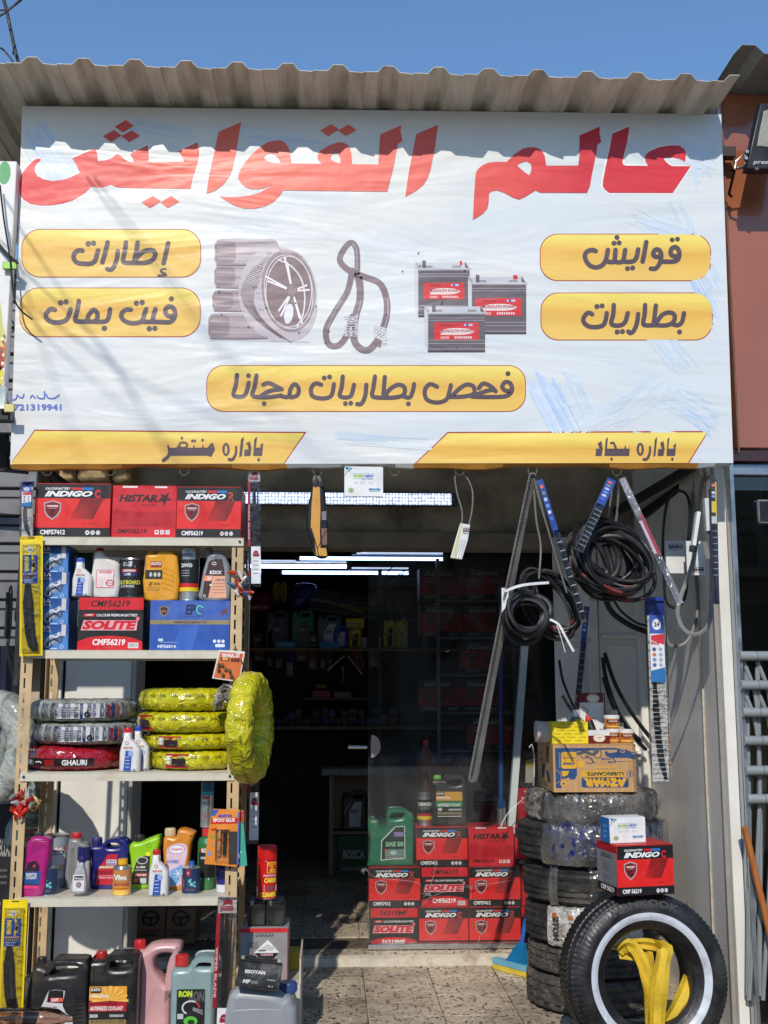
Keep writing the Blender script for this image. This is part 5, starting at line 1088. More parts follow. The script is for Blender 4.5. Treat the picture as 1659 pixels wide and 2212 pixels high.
can('brake_fluid_can', 'small yellow and black brake fluid tin with yellow cap in front of the navy jug', 'can', 'C', 684, 524, 796, 740, YF+.05, z4, [(524,.52,(232,170,36)),(556,.54,(232,170,36)),(558,.45,TINM),(566,.9,TINM),(578,1,TINM),(732,.98,TINM),(740,1,TINM)], pr)
def pr(P):
    P.poly([(830,530),(900,500),(908,520),(900,690),(792,690),(810,600)], (50,56,50), .8); P.rect(880, 490, 908, 512, (230,230,60), 1.6); P.ring(860, 540, 34, 24, 6, (190,190,190), 1.3, 18); P.text('LUBE', 826, 576, 880, 588, WH, 1.4, .03); P.rect(812, 620, 890, 640, (190,60,40), 1.3); P.text('20W-50', 816, 624, 886, 638, WH, 1.8, .03); P.ell(824, 664, 15, 15, (206,110,50), 1.4); P.rect(850, 650, 888, 684, (200,200,196), 1.4); P.rect(816, 598, 888, 604, (170,170,166), 1.4)
    P.ring(898, 448, 16, 16, 4, (110,160,20), .7, 14)
FB('oil_jug', 'lime green oil jug with black cap behind the white brake fluid bottle', 'jug', 'C', [(786,436),(840,428),(900,404),(956,388),(960,440),(930,560),(900,716),(780,716),(790,560),(776,480)], YF+.15, .085, (150,206,30), z4, caps=[(800,388,858,432,(34,34,34))], pr=pr, bev=.012, bb=(776,386,960,720))
brake('C', 898, 474, 118, 260, (190,36,40), YF+.0, z4, 'white brake fluid bottle with red cap in front of the lime green jug')
def pr(P):
    P.poly(sm2([(1008,470),(1060,436),(1120,440),(1130,500),(1100,640),(1096,690),(1020,690),(1012,600)]), (226,196,208), .8); P.poly([(1030,600),(1110,560),(1098,640),(1070,690),(1030,690)], (120,170,220), 1.1); P.ell(1066, 470, 52, 30, (170,150,200), 1.2, 20); P.ell(1066, 470, 46, 25, (236,232,236), 1.5, 20); P.text('Caspian', 1030, 460, 1104, 480, (206,80,90), 1.8, .03, .2)
    P.text('ANTI-FREEZE', 1006, 536, 1080, 556, (70,110,200), 1.5, .04)
    for a in range(6): q = a*pi/3; P.stroke([(1080-26*cos(q),620-26*sin(q)),(1080+26*cos(q),620+26*sin(q))], 4, (240,244,250), 1.6+a*.02, sm=0)
FB('antifreeze_jug', 'orange antifreeze jug with pale pink and blue label, handle leaning right', 'jug', 'C', [(984,400),(1046,398),(1064,384),(1070,352),(1110,346),(1166,366),(1172,380),(1150,440),(1140,560),(1122,720),(1012,720),(990,560)], YF+.12, .08, (214,136,38), z4, caps=[(984,346,1048,396,(206,190,150))], pr=pr, bev=.012, bb=(984,346,1172,722))
def pr(P):
    P.rect(1208, 480, 1302, 640, (30,34,34), .7, 10); P.rect(1208, 464, 1222, 486, (200,30,30), 1.3); P.text('RON', 1224, 458, 1270, 486, WH, 1.3, .05); P.text('OIL', 1218, 510, 1256, 526, WH, 1.3, .03); P.poly([(1222,560),(1280,564),(1290,622),(1216,622)], (120,136,136), 1); P.rect(1222, 644, 1272, 656, (200,220,210), 1.2)
can('oil_bottle', 'round green oil bottle with red cap behind the orange glue card', 'bottle', 'C', 1194, 330, 1308, 718, YF+.15, z4, [(330,.55,(200,50,60)),(336,.58,(200,50,60)),(386,.58,(200,50,60)),(388,.5,(50,120,70)),(400,.85,(50,120,70)),(430,1,(50,120,70)),(700,1,(50,120,70)),(712,.96,(50,120,70)),(718,.9,(50,120,70))], pr)
zt_ = Aff('C', 1194, 330, 1308, 718, YF+.15, z4).Z1
can('aerosol_can', 'tall silver aerosol can with teal cap standing on the red bottle cap', 'aerosol can', 'C', 1214, 56, 1294, 330, YF+.15, zt_, [(56,.9,(16,90,130)),(60,.98,(16,90,130)),(116,.98,(60,180,200)),(136,.9,(30,130,150)),(138,.98,TINM),(322,.98,TINM),(330,1,TINM)], lambda P: (P.text('CARB', 1220, 140, 1270, 160, (170,40,50), 1, .04), P.text('GASONE', 1220, 178, 1276, 192, (40,180,190), 1, .03), P.rect(1222, 206, 1260, 214, (40,170,180), 1), P.poly([(1240,262),(1254,252),(1254,272)], (190,40,40), 1)))
can('spray_can', 'short white, blue and red aerosol can behind the right rack post', 'aerosol can', 'C', 1308, 578, 1400, 734, YF+.08, z4, [(578,.9,(40,50,120)),(582,1,(40,50,120)),(640,1,(40,50,120)),(680,1,(226,224,230)),(728,1,TINM),(734,.98,TINM)], lambda P: (P.poly([(1312,640),(1340,590),(1398,600),(1398,684),(1312,684)], (190,40,60), 1),))
# ---- bottom row (standing on the lowest board)
z5 = ZS[4]
def jug_bb(key, x0, y0, x1, Y): 
    a = Aff(key, x0, y0, x1, y0+10, Y); s = (a.Z1-z5)/abs(Aff(key, x0, y0, x1, y0+100, Y).Z1-Aff(key, x0, y0, x1, y0+100, Y).Z0)*100; return y0+s
Yj_ = 4.13
yb = jug_bb('D', 150, 330, 470, Yj_)
def pr(P):
    P.poly([(262,500),(300,492),(352,500),(342,580),(362,620),(400,640),(402,yb-60),(196,yb-60),(220,600)], (206,206,206), .8); P.poly([(264,500),(300,494),(344,500),(346,568),(256,560)], (28,26,28), 1.2); P.rect(272, 536, 344, 560, (190,34,44), 1.6); P.text('SAFE', 280, 539, 318, 557, WH, 2, .04); P.text('OIL', 320, 540, 342, 556, (230,150,60), 2, .03); P.text('SAE 70', 242, 584, 312, 604, (90,90,96), 1.5, .04); P.text('SUPER ENGINE OIL', 238, 642, 326, 656, (150,40,50), 1.5, .02)
    P.rect(236, 612, 300, 616, (150,60,70), 1.5)
    for k in range(8): P.stroke([(412,540+k*22),(452,536+k*22)], 8, (22,22,24), 1, sm=0)
FB('oil_jug', 'black oil jug with slanted shoulder and white label at the lower left', 'jug', 'D', [(170,372),(222,370),(244,380),(270,345),(290,332),(400,334),(440,336),(468,366),(470,560),(452,yb),(140,yb),(132,600),(146,470)], Yj_, .11, (40,41,43), z5, holes=[[(262,402),(280,372),(400,372),(412,384),(398,410),(300,414),(268,420)]], caps=[(172,334,222,376,(30,31,33))], pr=pr, bev=.016, bb=(132,330,470,yb))
yb = jug_bb('D', 480, 304, 745, Yj_)
def kato_pr(band):
    def pr(P):
        P.rrect(484, 472, 692, yb-90, 8, (30,28,28), .7); P.rrect(486, 474, 690, 552, 6, (230,160,50), 1)
        for k in range(9): q = radians(180+k*22.5); P.poly([(600,552),(600+100*cos(q-.09),552+80*sin(q-.09)),(600+100*cos(q+.09),552+80*sin(q+.09))], (240,190,90), 1.2)
        P.rect(492, 480, 550, 510, (60,24,28), 1.5); P.text('KATO', 496, 484, 546, 500, WH, 1.9, .05); P.text('UNIVERSAL', 492, 518, 594, 534, WH, 1.6, .03)
        P.rect(486, 556, 690, 610, band, 1); P.text('ANTIFREEZE COOLANT', 492, 582, 672, 604, WH, 1.5, .03); P.text('HEAVY DUTY EXTENDED', 494, 562, 640, 574, (40,20,20), 1.5, .02); P.rect(486, 614, 690, 650, (36,34,34), 1); P.text('50/50', 492, 624, 536, 642, WH, 1.5, .03); P.rect(600, 626, 676, 640, (160,160,160), 1.5); P.rect(490, 654, 690, 676, (150,130,80), 1)
        P.text('BLUE ETHYLENE 100%', 500, 658, 680, 670, (40,30,30), 1.5, .02)
    return pr
FB('coolant_jug', 'black coolant jug with red cap and yellow label in the bottom row', 'jug', 'D', [(484,356),(500,340),(560,336),(590,312),(700,308),(736,330),(744,380),(742,yb-20),(730,yb),(482,yb),(476,yb-30)], Yj_, .12, (34,34,36), z5, holes=[[(592,380),(600,346),(640,332),(700,338),(712,352),(704,378),(640,386)]], caps=[(498,304,556,344,(176,30,34))], pr=kato_pr((180,30,44)), bev=.016, bb=(476,304,744,yb))
yb = jug_bb('D', 700, 238, 978, Yj_+.1)
FB('fluid_jug', 'tall translucent pink jug with arched handle and red cap, unlabelled', 'jug', 'D', [(704,290),(770,286),(800,262),(860,244),(950,244),(976,262),(974,300),(950,330),(930,440),(926,yb-20),(910,yb),(720,yb),(706,yb-30),(702,380)], Yj_+.1, .11, (214,172,172), z5, holes=[[(830,340),(846,312),(880,300),(924,302),(934,316),(918,360),(916,450),(900,470),(866,430),(836,390)]], caps=[(712,238,772,284,(200,36,44))], bev=.02, bb=(702,238,978,yb), matl=mat((206,160,162), rough=.35, var=.06, sss=.3, name='translucent_plastic'), pr=lambda P: (P.stroke([(790,yb-40),(820,560),(850,480)], 6, (190,146,148), .8),))
yb = jug_bb('D', 926, 322, 1170, Yj_)
def pr(P):
    P.rrect(962, 490, 1116, yb-70, 6, (30,32,34), .8); P.text('RON', 972, 498, 1046, 532, (190,220,50), 1.3, .06); P.text('RON', 1030, 500, 1112, 560, (90,94,96), 1.0, .04); P.ring(1040, 590, 50, 40, 9, (206,206,206), 1.3, 22, 120, 300); P.ring(1040, 590, 50, 40, 8, (200,60,60), 1.3, 10, 300, 360)
    for k in range(3): P.stroke([(1052,590+k*6),(1104,606+k*10)], 4, (160,164,166), 1.4, sm=0)
    P.ell(1040, 662, 38, 26, (90,190,60), 1.3, 18); P.ell(1044, 668, 20, 14, (30,60,30), 1.7, 14); P.rect(968, 622, 1000, 650, (190,194,196), 1.3)
FB('coolant_jug', 'translucent grey-green coolant jug with red cap and white handle in the bottom row', 'jug', 'D', [(930,402),(960,384),(1010,384),(1040,352),(1070,322),(1140,322),(1166,340),(1170,400),(1168,yb-20),(1150,yb),(944,yb),(928,yb-30),(926,440)], Yj_, .11, (128,154,154), z5, holes=[[(1062,352),(1080,344),(1140,344),(1152,356),(1146,376),(1080,374),(1064,366)]], caps=[(938,322,1012,382,(196,36,40))], pr=pr, bev=.016, bb=(926,322,1170,yb), matl=mat((140,164,162), rough=.3, var=.08, sss=.2, name='translucent_plastic'))
# ================= hanging packs =================
def pack(name, label, cat, top, bot, wpx, Y, style, group=None, Yb=None, thick=.006):
    """long flat pack hanging from picture point top to bot, wpx wide"""
    Yb = Y if Yb is None else Yb
    A_ = at(top[0], top[1], Y); B_ = at(bot[0], bot[1], Yb); L_ = (B_-A_).length; dn = (B_-A_).normalized(); ac = dn.cross(Vector((0,1,0))).normalized(); ac = -ac if ac.x < 0 else ac
    nrm = ac.cross(dn).normalized(); nrm = nrm if nrm.y < 0 else -nrm
    W_ = wpx*Y/2400*1.0
    r = thing(name, label, cat, tuple(A_), group)
    f = lambda u, v, l=0: tuple(A_+ac*(W_*(u-.5))+dn*(L_*v)+nrm*l)
    def slab(u0, v0, u1, v1, l0, l1, m, c=0):
        M = MB(); vs = [f(u, v, l) for l in (l0, l1) for u, v in ((u0,v0),(u1,v0),(u1,v1),(u0,v1))]
        M.add(vs, [(0,1,2,3),(7,6,5,4),(0,4,5,1),(1,5,6,2),(2,6,7,3),(3,7,4,0)], m); return M
    P = Pr(); style(slab, f, P, r, L_, W_)
    if P.it: obj('printed_label', P.mb(f, .0003), r)
    return r
def blade(M, f, pts, w, l0, l1, m):
    n = len(pts); vs = []
    for i, (u, v) in enumerate(pts):
        ww = w*(1 if 0 < i < n-1 else .5)
        for l in (l0, l1): vs += [f(u-ww/2, v, l), f(u+ww/2, v, l)]
    fs = []
    for i in range(n-1): a = i*4; b = a+4; fs += [(a,a+1,b+1,b),(a+2,b+2,b+3,a+3),(a,b,b+2,a+2),(a+1,a+3,b+3,b+1)]
    M.add(vs, fs, m); return M
YEL = mat((236,208,20), rough=.35, var=.08, vs=10, name='yellow_card')
def st_marwa(size):
    def st(slab, f, P, r, L_, W_):
        obj('card', slab(0, 0, 1, 1, -.002, 0, YEL), r)
        obj('blister_frame', MB().add([], [], YEL) if False else slab(.12, .07, .88, .97, .0002, .006, mat((214,190,30), rough=.3, name='yellow_plastic')), r)
        P.rect(.36, .012, .66, .022, (60,50,30), 1)
        Q = lambda l: l+25
        P.rect(.2, .085, .76, .16, (240,214,40), Q(0)); P.ell(.46, .118, .14, .026, WH, Q(1)); P.text(size, .38, .108, .54, .126, (40,40,40), Q(2), .03); P.rect(.14, .16, .8, .4, (30,76,160), Q(0))
        P.text('MARWA', .22, .175, .42, .3, (240,220,50), Q(1), .06, rot=90); P.stroke([(.56,.18),(.62,.21),(.58,.235),(.68,.25),(.6,.26),(.56,.29)], .05, (240,200,50), Q(1)); P.rect(.16, .315, .76, .327, (196,150,110), Q(1))
        for x in (.28, .45, .62): P.ring(x, .345, .06, .011, .02, (230,200,60), Q(1), 10)
        for k in range(3): P.rect(.2, .365+k*.012, .6, .37+k*.012, (170,190,220), Q(1))
        M = MB(); blade(M, f, [(.38,.4),(.40,.55),(.44,.7),(.5,.82),(.62,.92),(.72,.962)], .44, .0062, .013, BLACK); blade(M, f, [(.46,.4),(.48,.55),(.52,.7),(.6,.84),(.7,.93)], .12, .013, .016, mat((60,62,64), rough=.3, name='dark_rubber')); obj('wiper_blade', M, r)
        obj('blister', slab(.1, .06, .9, .975, .016, .0185, CLEAR), r)
    return st
ZWH = mat((224,224,222), rough=.4, name='white_card')
def st_bima(slab, f, P, r, L_, W_):
    obj('sleeve', slab(0, .02, 1, 1, .0, .012, CLEAR), r); obj('card', slab(.05, 0, .97, .1, -.002, 0, mat((40,60,150), rough=.35, name='blue_card')), r)
    obj('backing', slab(.1, .1, .92, .985, -.002, 0, ZWH), r)
    P.ell(.5, .15, .22, .03, WH, 45); P.text('24', .36, .138, .64, .162, (40,60,120), 46, .04); P.rect(.15, .1, .85, .2, (60,90,170), 44); P.rect(.15, .2, .85, .44, (226,226,226), 44); P.poly([(.2,.21),(.85,.2),(.85,.26),(.2,.235)], (206,50,60), 45); P.text('Bima', .2, .24, .6, .26, (200,40,50), 45, .04)
    for k, c in enumerate(((80,90,120),(200,120,70),(110,150,190),(90,100,160))): P.ell(.34, .285+k*.028, .1, .011, c, 45, 10); P.ell(.66, .285+k*.028, .1, .011, (150,170,190), 45, 10)
    P.poly([(.15,.4),(.85,.38),(.85,.46),(.15,.46)], (40,110,170), 45)
    M = MB(); blade(M, f, [(.34,.46),(.36,.6),(.42,.75),(.55,.88),(.72,.97)], .3, .002, .009, BLACK); obj('wiper_blade', M, r)
    obj('spacer', slab(.52, .48, .86, .84, .001, .005, mat((206,204,200), rough=.5, bump=.5, bs=80, name='foam_strip')), r)
    for k in range(20): P.rect(.1, .5+k*.024, .95, .503+k*.024, (190,190,192), 40)
def st_red(slab, f, P, r, L_, W_):
    obj('sleeve', slab(0, 0, 1, 1, 0, .014, CLEAR), r); obj('header', slab(.02, 0, .98, .1, -.002, -.0002, mat((206,198,200), rough=.4, name='header_card')), r)
    obj('edge_strip', slab(0, .1, .2, .66, -.002, .0145, mat((150,26,44), rough=.35, name='dark_red_card')), r); P.text('WIPER BLADE', .03, .3, .15, .6, (220,180,186), 50, .02, rot=90)
    M = MB(); blade(M, f, [(.5,.1),(.52,.3),(.56,.6),(.6,.9)], .3, .002, .01, BLACK); blade(M, f, [(.78,.1),(.76,.3),(.72,.5),(.7,.62)], .1, .002, .009, mat((60,36,44), rough=.3, name='dark_strip')); obj('wiper_blade', M, r)
    obj('label_card', slab(.26, .66, 1.0, .975, .0146, .0152, ZWH), r)
    P.rect(.4, .72, .9, .745, (150,30,50), 55); P.stroke([(.45,.715),(.6,.705),(.8,.712)], .02, (150,30,50), 55)
    for k in range(4): P.rect(.4, .78+k*.035, .85, .786+k*.035, (170,160,170), 55)
    P.text('BARBER', .15, .055, .85, .085, (150,30,50), 2, .05); P.stroke([(.3,.04),(.5,.03),(.75,.035)], .03, (150,30,50), 2)
def st_blue(slab, f, P, r, L_, W_):
    obj('card', slab(0, 0, 1, .4, -.002, 0, mat((44,74,150), rough=.35, name='blue_card')), r); obj('lower_card', slab(0, .4005, 1, 1, -.002, 0, mat((74,80,92), rough=.3, name='grey_card')), r); obj('blister', slab(.05, .36, .95, .98, .0, .012, CLEAR), r)
    M = MB(); blade(M, f, [(.5,.38),(.5,.7),(.55,.96)], .6, .001, .009, BLACK); obj('wiper_blade', M, r)
    for k, c in enumerate(((220,110,80),(120,140,120),(190,200,230),(110,150,220),(200,210,230),(70,110,200))): P.ell(.45, .05+k*.045, .3, .014, c, 2, 10)
    for k in range(9): P.rect(.1, .44+k*.06, .9, .447+k*.06, (150,160,170), 45)
def st_clear(slab, f, P, r, L_, W_):
    obj('sleeve', slab(0, 0, 1, 1, 0, .012, glassmat('frosty_plastic', (.8,.82,.86), refl=2, rough=.12, bump=.8, bs=60, haze=.3, hazecol=(.7,.68,.72))), r)
    M = MB(); blade(M, f, [(.5,.02),(.48,.5),(.5,.98)], .35, .002, .008, mat((70,64,80), rough=.3, name='dark_strip')); obj('wiper_blade', M, r)
    P.rect(.55, .3, .95, .62, (170,60,70), 44); P.rect(.1, .34, .5, .6, (196,180,196), 44)
def st_yellow_card(slab, f, P, r, L_, W_):
    obj('card', slab(0, 0, 1, 1, -.002, 0, mat((50,54,60), rough=.35, name='dark_card')), r)
    for k, c in enumerate(((220,120,90),(60,60,60),(190,200,220),(120,150,210))): P.ell(.45, .05+k*.03, .28, .012, c, 2, 10)
    P.rect(.15, .18, .9, .27, (206,190,70), 2); P.rect(.72, .02, .92, .3, (206,176,60), 2.5); P.rect(.1, .3, .9, .36, (190,188,180), 2)
    M = MB(); blade(M, f, [(.5,.38),(.5,.7),(.55,.98)], .6, .001, .01, mat((44,48,66), rough=.35, name='navy_strip')); obj('wiper_blade', M, r)
    for k in range(8): P.rect(.1, .42+k*.05, .9, .426+k*.05, (130,140,160), 36)
pack('wiper_pack', 'bright yellow wiper blade pack hung high on the left rack post', 'wiper pack', (68, 1158), (67, 1417), 48, YF-.03, st_marwa('16'), 'yellow wiper packs')
pack('wiper_pack', 'bright yellow wiper blade pack hung low at the bottom left corner', 'wiper pack', (33, 1943), (22, 2196), 50, YF-.03, st_marwa('14'), 'yellow wiper packs')
pack('wiper_pack', 'long clear pack with dark red strip hanging right of the top battery boxes', 'wiper pack', (549, 1016), (550, 1268), 27, YSG+.03, st_red)
pack('wiper_pack', 'clear wiper pack with dark red edges hanging on the lower right rack post', 'wiper pack', (492, 1937), (475, 2300), 40, YF-.03, st_red)
pack('wiper_pack', 'clear wiper pack with white label hanging in the dark behind the right rack post', 'wiper pack', (550, 1500), (545, 1822), 26, YB-.03, st_red)
pack('wiper_pack', 'blue headed clear wiper pack hanging left of the top battery boxes', 'wiper pack', (60, 1040), (58, 1160), 28, YSG+.02, st_bima)
pack('wiper_pack', 'long clear wiper pack with blue head hanging before the white door on the right', 'wiper pack', (1414, 1290), (1428, 1694), 44, 4.28, st_bima)
pack('wiper_pack', 'narrow blue wiper pack slanting beside the loose tied coil of thin belts', 'wiper pack', (1166, 1036), (1262, 1345), 13, YSG+.03, st_blue)
pack('wiper_pack', 'clear glittering wiper pack slanting down to the right over the big belt bundle', 'wiper pack', (1342, 1034), (1468, 1305), 15, YSG+.01, st_clear)
pack('wiper_pack', 'pale blue wiper pack slanting down to the left over the big belt bundle', 'wiper pack', (1322, 1035), (1250, 1190), 20, YSG+.0, st_blue)
pack('wiper_pack', 'narrow dark wiper pack with coloured dots hanging before the white front post', 'wiper pack', (1541, 1035), (1547, 1305), 15, YSG+.03, st_yellow_card)
pack('wiper_pack', 'dark blue wiper pack leaning on the white door above the dark red gift box', 'wiper pack', (1268, 1310), (1246, 1535), 12, 5.2, st_blue)
# ---- boards, cards on the rack
def hangcard(label, key, pts, Y, col, pr, th=.004, name='hanging_card', cat='card pack', extra=None, group=None):
    xs = [p[0] for p in pts]; ys = [p[1] for p in pts]; a = Aff(key, min(xs), min(ys), max(xs), max(ys), Y)
    r = thing(name, label, cat, (a.X0, Y, a.Z1), group); obj('card', curve_solid([pts], th, .0008, mat(col, rough=.4, name='card'), a, 1), r)
    P = Pr(); pr(P); obj('printed_face', P.mb(lambda u, v, l=0: a(u, v, l+.0006), .0003), r)
    if extra: extra(r, a)
    return r
def ex(r, a):
    M = MB()
    for x, y in ((1325,150),(1325,180),(1365,175),(1390,185),(1350,210),(1400,215),(1420,240),(1345,150)): M.lathe([(.0,-.006),(.006,-.006),(.007,.002),(0,.004)], mat((150,130,90), rough=.3, metal=.8, name='brass'), a(x, y, .006), 8, 'y')
    obj('terminals', M, r)
hangcard('orange card with battery terminals hung above the hanging yellow tyre', 'B', [(1322,60),(1480,70),(1452,256),(1284,232)], YF-.03, (226,220,214), lambda P: (P.poly([(1330,72),(1470,82),(1446,246),(1294,226)], (214,112,54), 1), P.poly([(1334,76),(1466,86),(1464,104),(1330,96)], (206,70,50), 1.3), P.text('TERMINAL SET', 1338, 82, 1452, 106, WH, 1.6, .04), P.rect(1332, 104, 1388, 128, (120,50,30), 1.5), P.rect(1396, 110, 1450, 134, (110,44,30), 1.5), P.rect(1344, 108, 1378, 122, (226,170,70), 1.8)), extra=ex)
def ex(r, a):
    b = MB(); 
    for x, c in ((1330, (214,160,110)), (1362, (30,30,34))):
        b.tube([a(x, 360, .012), a(x-2, 500, .012)], .006, mat(c, rough=.35, name='tube'), 10)
    b.tube([a(1330,350,.012), a(1330,362,.012)], .003, mat((220,220,220), name='nozzle'), 8); obj('glue_tube', b, r); obj('blister', MB().box(a.x(1306), a.x(1384), a.Y-.02, a.Y-.001, a.z(532), a.z(345), CLEAR), r)
hangcard('orange epoxy glue card hanging on the right rack post', 'C', [(1285,222),(1448,230),(1436,575),(1338,565),(1240,556),(1262,330)], YF-.03, (230,140,50),
    lambda P: (P.poly([(1282,228),(1320,224),(1300,262),(1276,266)], (60,90,170), 1), P.text('MARWA', 1316, 256, 1402, 274, (50,70,170), 1.3, .05, .2), P.poly([(1276,280),(1444,276),(1438,312),(1270,314)], (206,50,36), 1), P.text('EPOXY GLUE', 1288, 280, 1418, 302, WH, 1.5, .05), P.poly([(1272,345),(1306,335),(1316,352),(1280,356)], (190,60,40), 1), P.rect(1276, 380, 1300, 404, (150,160,70), 1), P.ell(1290, 440, 15, 15, (190,150,90), 1), P.ell(1268, 492, 14, 14, (140,150,200), 1.2), P.rect(1386, 360, 1436, 560, (60,56,54), .8), P.rect(1436, 240, 1446, 560, (90,110,180), .9)), extra=ex)
hangcard('teal card hanging behind the orange epoxy glue card', 'C', [(1440,300),(1470,310),(1498,566),(1452,572)], YF-.01, (70,170,150), lambda P: (P.rect(1452, 480, 1462, 490, (200,230,220), 1),))
hangcard('small orange card hanging behind the right rack post', 'W', [(262,400),(298,412),(306,590),(270,580)], YF+.04, (220,120,50), lambda P: (P.rect(268, 420, 296, 500, (200,60,40), 1),))
# clusters of clamps and bulbs
def cluster(name, label, cat, key, cx, cy, r_, Y, cols, n, seed):
    rng = random.Random(seed); c = at(*fx(key, cx, cy), Y); t = thing(name, label, cat, tuple(c)); s = FR[key][2]*Y/2400
    for i in range(n):
        a, b = rng.uniform(-1, 1)*r_*s*.8, rng.uniform(-1, 1)*r_*s; y = rng.uniform(-.02, .015); d = Vector((rng.uniform(-1,1), rng.uniform(-.5,.5), rng.uniform(-1,1))).normalized()*rng.uniform(.012, .024)
        m = mat(rng.choice(cols), rough=.3, metal=.6 if i % 2 else 0, name='clamp_part'); p = c+Vector((a, y, b))
        M = MB().tube([p-d, p-d*.2+Vector((0,0,.004)), p+d], [.0045, .0075, .004], m, 7); obj('clamp', M, t)
    obj('string', MB().tube([c+Vector((0,.01,r_*s*.9)), c+Vector((.002,.02,r_*s*1.6))], .0012, BKC, 5), t)
cluster('clamp_bunch', 'bunch of red and silver battery clamps tied to the left rack post', 'clamps', 'M', 170, 530, 75, YF-.02, [(190,44,30),(200,50,34),(170,168,160),(190,40,30)], 26, 1)
cluster('terminal_bunch', 'bunch of grey metal battery terminals hung beside the stacked yellow tyres', 'clamps', 'B', 1346, 340, 58, YF-.02, [(150,146,140),(120,118,112),(176,172,160)], 26, 2)
cluster('bulb_bunch', 'packets of small red and silver bulbs hanging at the right end of the rack', 'bulbs', 'A', 1460, 735, 75, YF-.0, [(200,60,36),(200,200,196),(226,220,200),(180,50,30),(60,90,140)], 30, 3)
cluster('clamp_bunch', 'small bunch of brass coloured clamps behind the left rack post', 'clamps', 'M', 262, 510, 40, YF+.06, [(190,170,110),(150,130,80),(200,196,180)], 14, 4)
# ---- items far left
wc = at(-8, 1612, 4.35)
wtyre('motorcycle_tyre', 'motorcycle tyre in grey printed film hanging at the far left edge', (wc.x, wc.y, wc.z), .21, .06, .05, GREYF, 'wrapped motorcycle tyres', rot=(radians(90), 0, radians(-35)), seed=41, pr=pr_grey)
wc = at(38, 1690, 4.75)
wtyre('motorcycle_tyre', 'pale green wrapped motorcycle tyre behind the left rack post', (wc.x, wc.y, wc.z), .26, .06, .05, filmmat('green_grey_film', [(80,96,96),(130,150,146),(160,172,166),(100,112,112)], scale=9, bump=.5, bs=16), 'wrapped motorcycle tyres', rot=(radians(90), 0, radians(-58)), seed=42, pr=pr_grey)
M = MB(); M.tube([at(52, 1150, 4.3), at(42, 1300, 4.32), at(36, 1480, 4.34)], .006, RUBBER, 6, flat=2.2).tube([at(58, 1420, 4.3), at(44, 1460, 4.32), at(37, 1482, 4.34)], .004, RUBBER, 6); tagp(obj('belt_loop', M), 'dark rubber belt strand holding the grey tyre at the far left', 'belt')
a = Aff('M', -200, 520, 100, 1000, 4.7, .0)
r = thing('grille_carton', 'dark carton with faint lettering on the floor at the far left', 'box', (a.X0, 4.8, 0)); obj('box_body', MB().box(a.X0, a.X1, 4.7, 5.0, 0, a.Z1, mat((20,18,22), rough=.5, name='black_card'), c=.004), r)
P = Pr(); P.text('RECLAIM', -20, 598, 105, 640, (150,146,140), 1, .04); P.text('S', 10, 740, 34, 772, (120,116,112), 1, .04)
for k in range(3): P.rect(12, 668+k*14, 70, 674+k*14, (90,86,84), 1)
obj('printed_front', P.mb(lambda u, v, l=0: a(u, v, l+.0008), .0003), r)
r = thing('dark_cloth', 'dark blue cloth hanging in the shade at the far left', 'cloth', at(15, 1480, 5.0)); M = MB()
x0 = at(-60, 1400, 5.0).x; x1 = at(44, 1400, 5.0).x; vs = []
for i in range(13):
    for j in range(9): vs.append((x0+(x1-x0)*i/12, 5.0+.02*sin(i*1.9+j*.3), at(10, 1395, 5.0).z-.5*j/8))
M.add(vs, [(i*9+j, i*9+j+1, (i+1)*9+j+1, (i+1)*9+j) for i in range(12) for j in range(8)], mat((24,32,56), rough=.9, name='navy_cloth'), True); obj('cloth', M, r)
r = thing('wall_fan', 'black wall fan motor in front of the grey siding at the far left', 'fan', at(30, 1330, 4.9)); c = at(30, 1330, 4.9)
obj('motor', MB().lathe([(0,-.05),(.03,-.05),(.034,0),(.03,.06),(0,.06)], BLACK, tuple(c+Vector((.06,0,.0))), 16, 'x'), r); obj('guard', MB().tube([c+Vector((-.02+.02*cos(q), -.12*cos(q)*.3, .13*sin(q))) for q in [i*pi/8 for i in range(16)]], .004, BLACK, 5, closed=True).tube([c+Vector((-.02, 0, -.13)), c+Vector((.04, 0, -.35))], .012, BLACK, 6), r)
obj('blade', MB().box(c.x-.03, c.x-.022, c.y-.03, c.y+.03, c.z-.1, c.z+.1, BLACK), r)
tagp(obj('plastic_bottle', MB().lathe([(0,-.12),(.036,-.12),(.038,-.1),(.034,-.06),(.038,-.03),(.034,.0),(.038,.03),(.03,.08),(.012,.11),(.012,.13),(0,.13)], CLEARP, at(72, 2201, 4.0), 16, 'x')), 'empty clear plastic bottle lying in front of the black oil jug', 'bottle')
# ---- pile right of the rack
fW = lambda x0, y0, x1, y1, Y, zb=None: Aff('W', x0, y0, x1, y1, Y, zb)
CARD = mat((196,190,176), rough=.7, var=.12, vs=8, dirt=(120,100,76), ds=5, da=.5, name='pale_card')
a = fW(262, 1885, 775, 2400, 4.28, 0); zc1 = a.Z1
r = thing('pale_carton', 'worn whitish carton on the tiles under the grey corrosive box', 'box', (a.X0, 4.4, 0)); obj('box_body', MB().box(a.X0, a.X1, 4.28, 4.62, 0, zc1, CARD, c=.004), r); obj('flap', MB().box(a.X1-.005, a.X1+.001, 4.29, 4.6, zc1, zc1+.09, CARD), r)
a = fW(268, 1398, 672, 1885, 4.29, zc1+.001); zc2 = a.Z1
r = thing('acid_carton', 'grey carton with red edge and corrosive diamond sign beside the rack', 'box', ((a.X0+a.X1)/2, 4.4, zc1)); obj('box_body', MB().box(a.X0, a.X1, 4.29, 4.47, zc1+.001, zc2, mat((150,146,144), rough=.45, var=.08, name='grey_card'), c=.002), r)
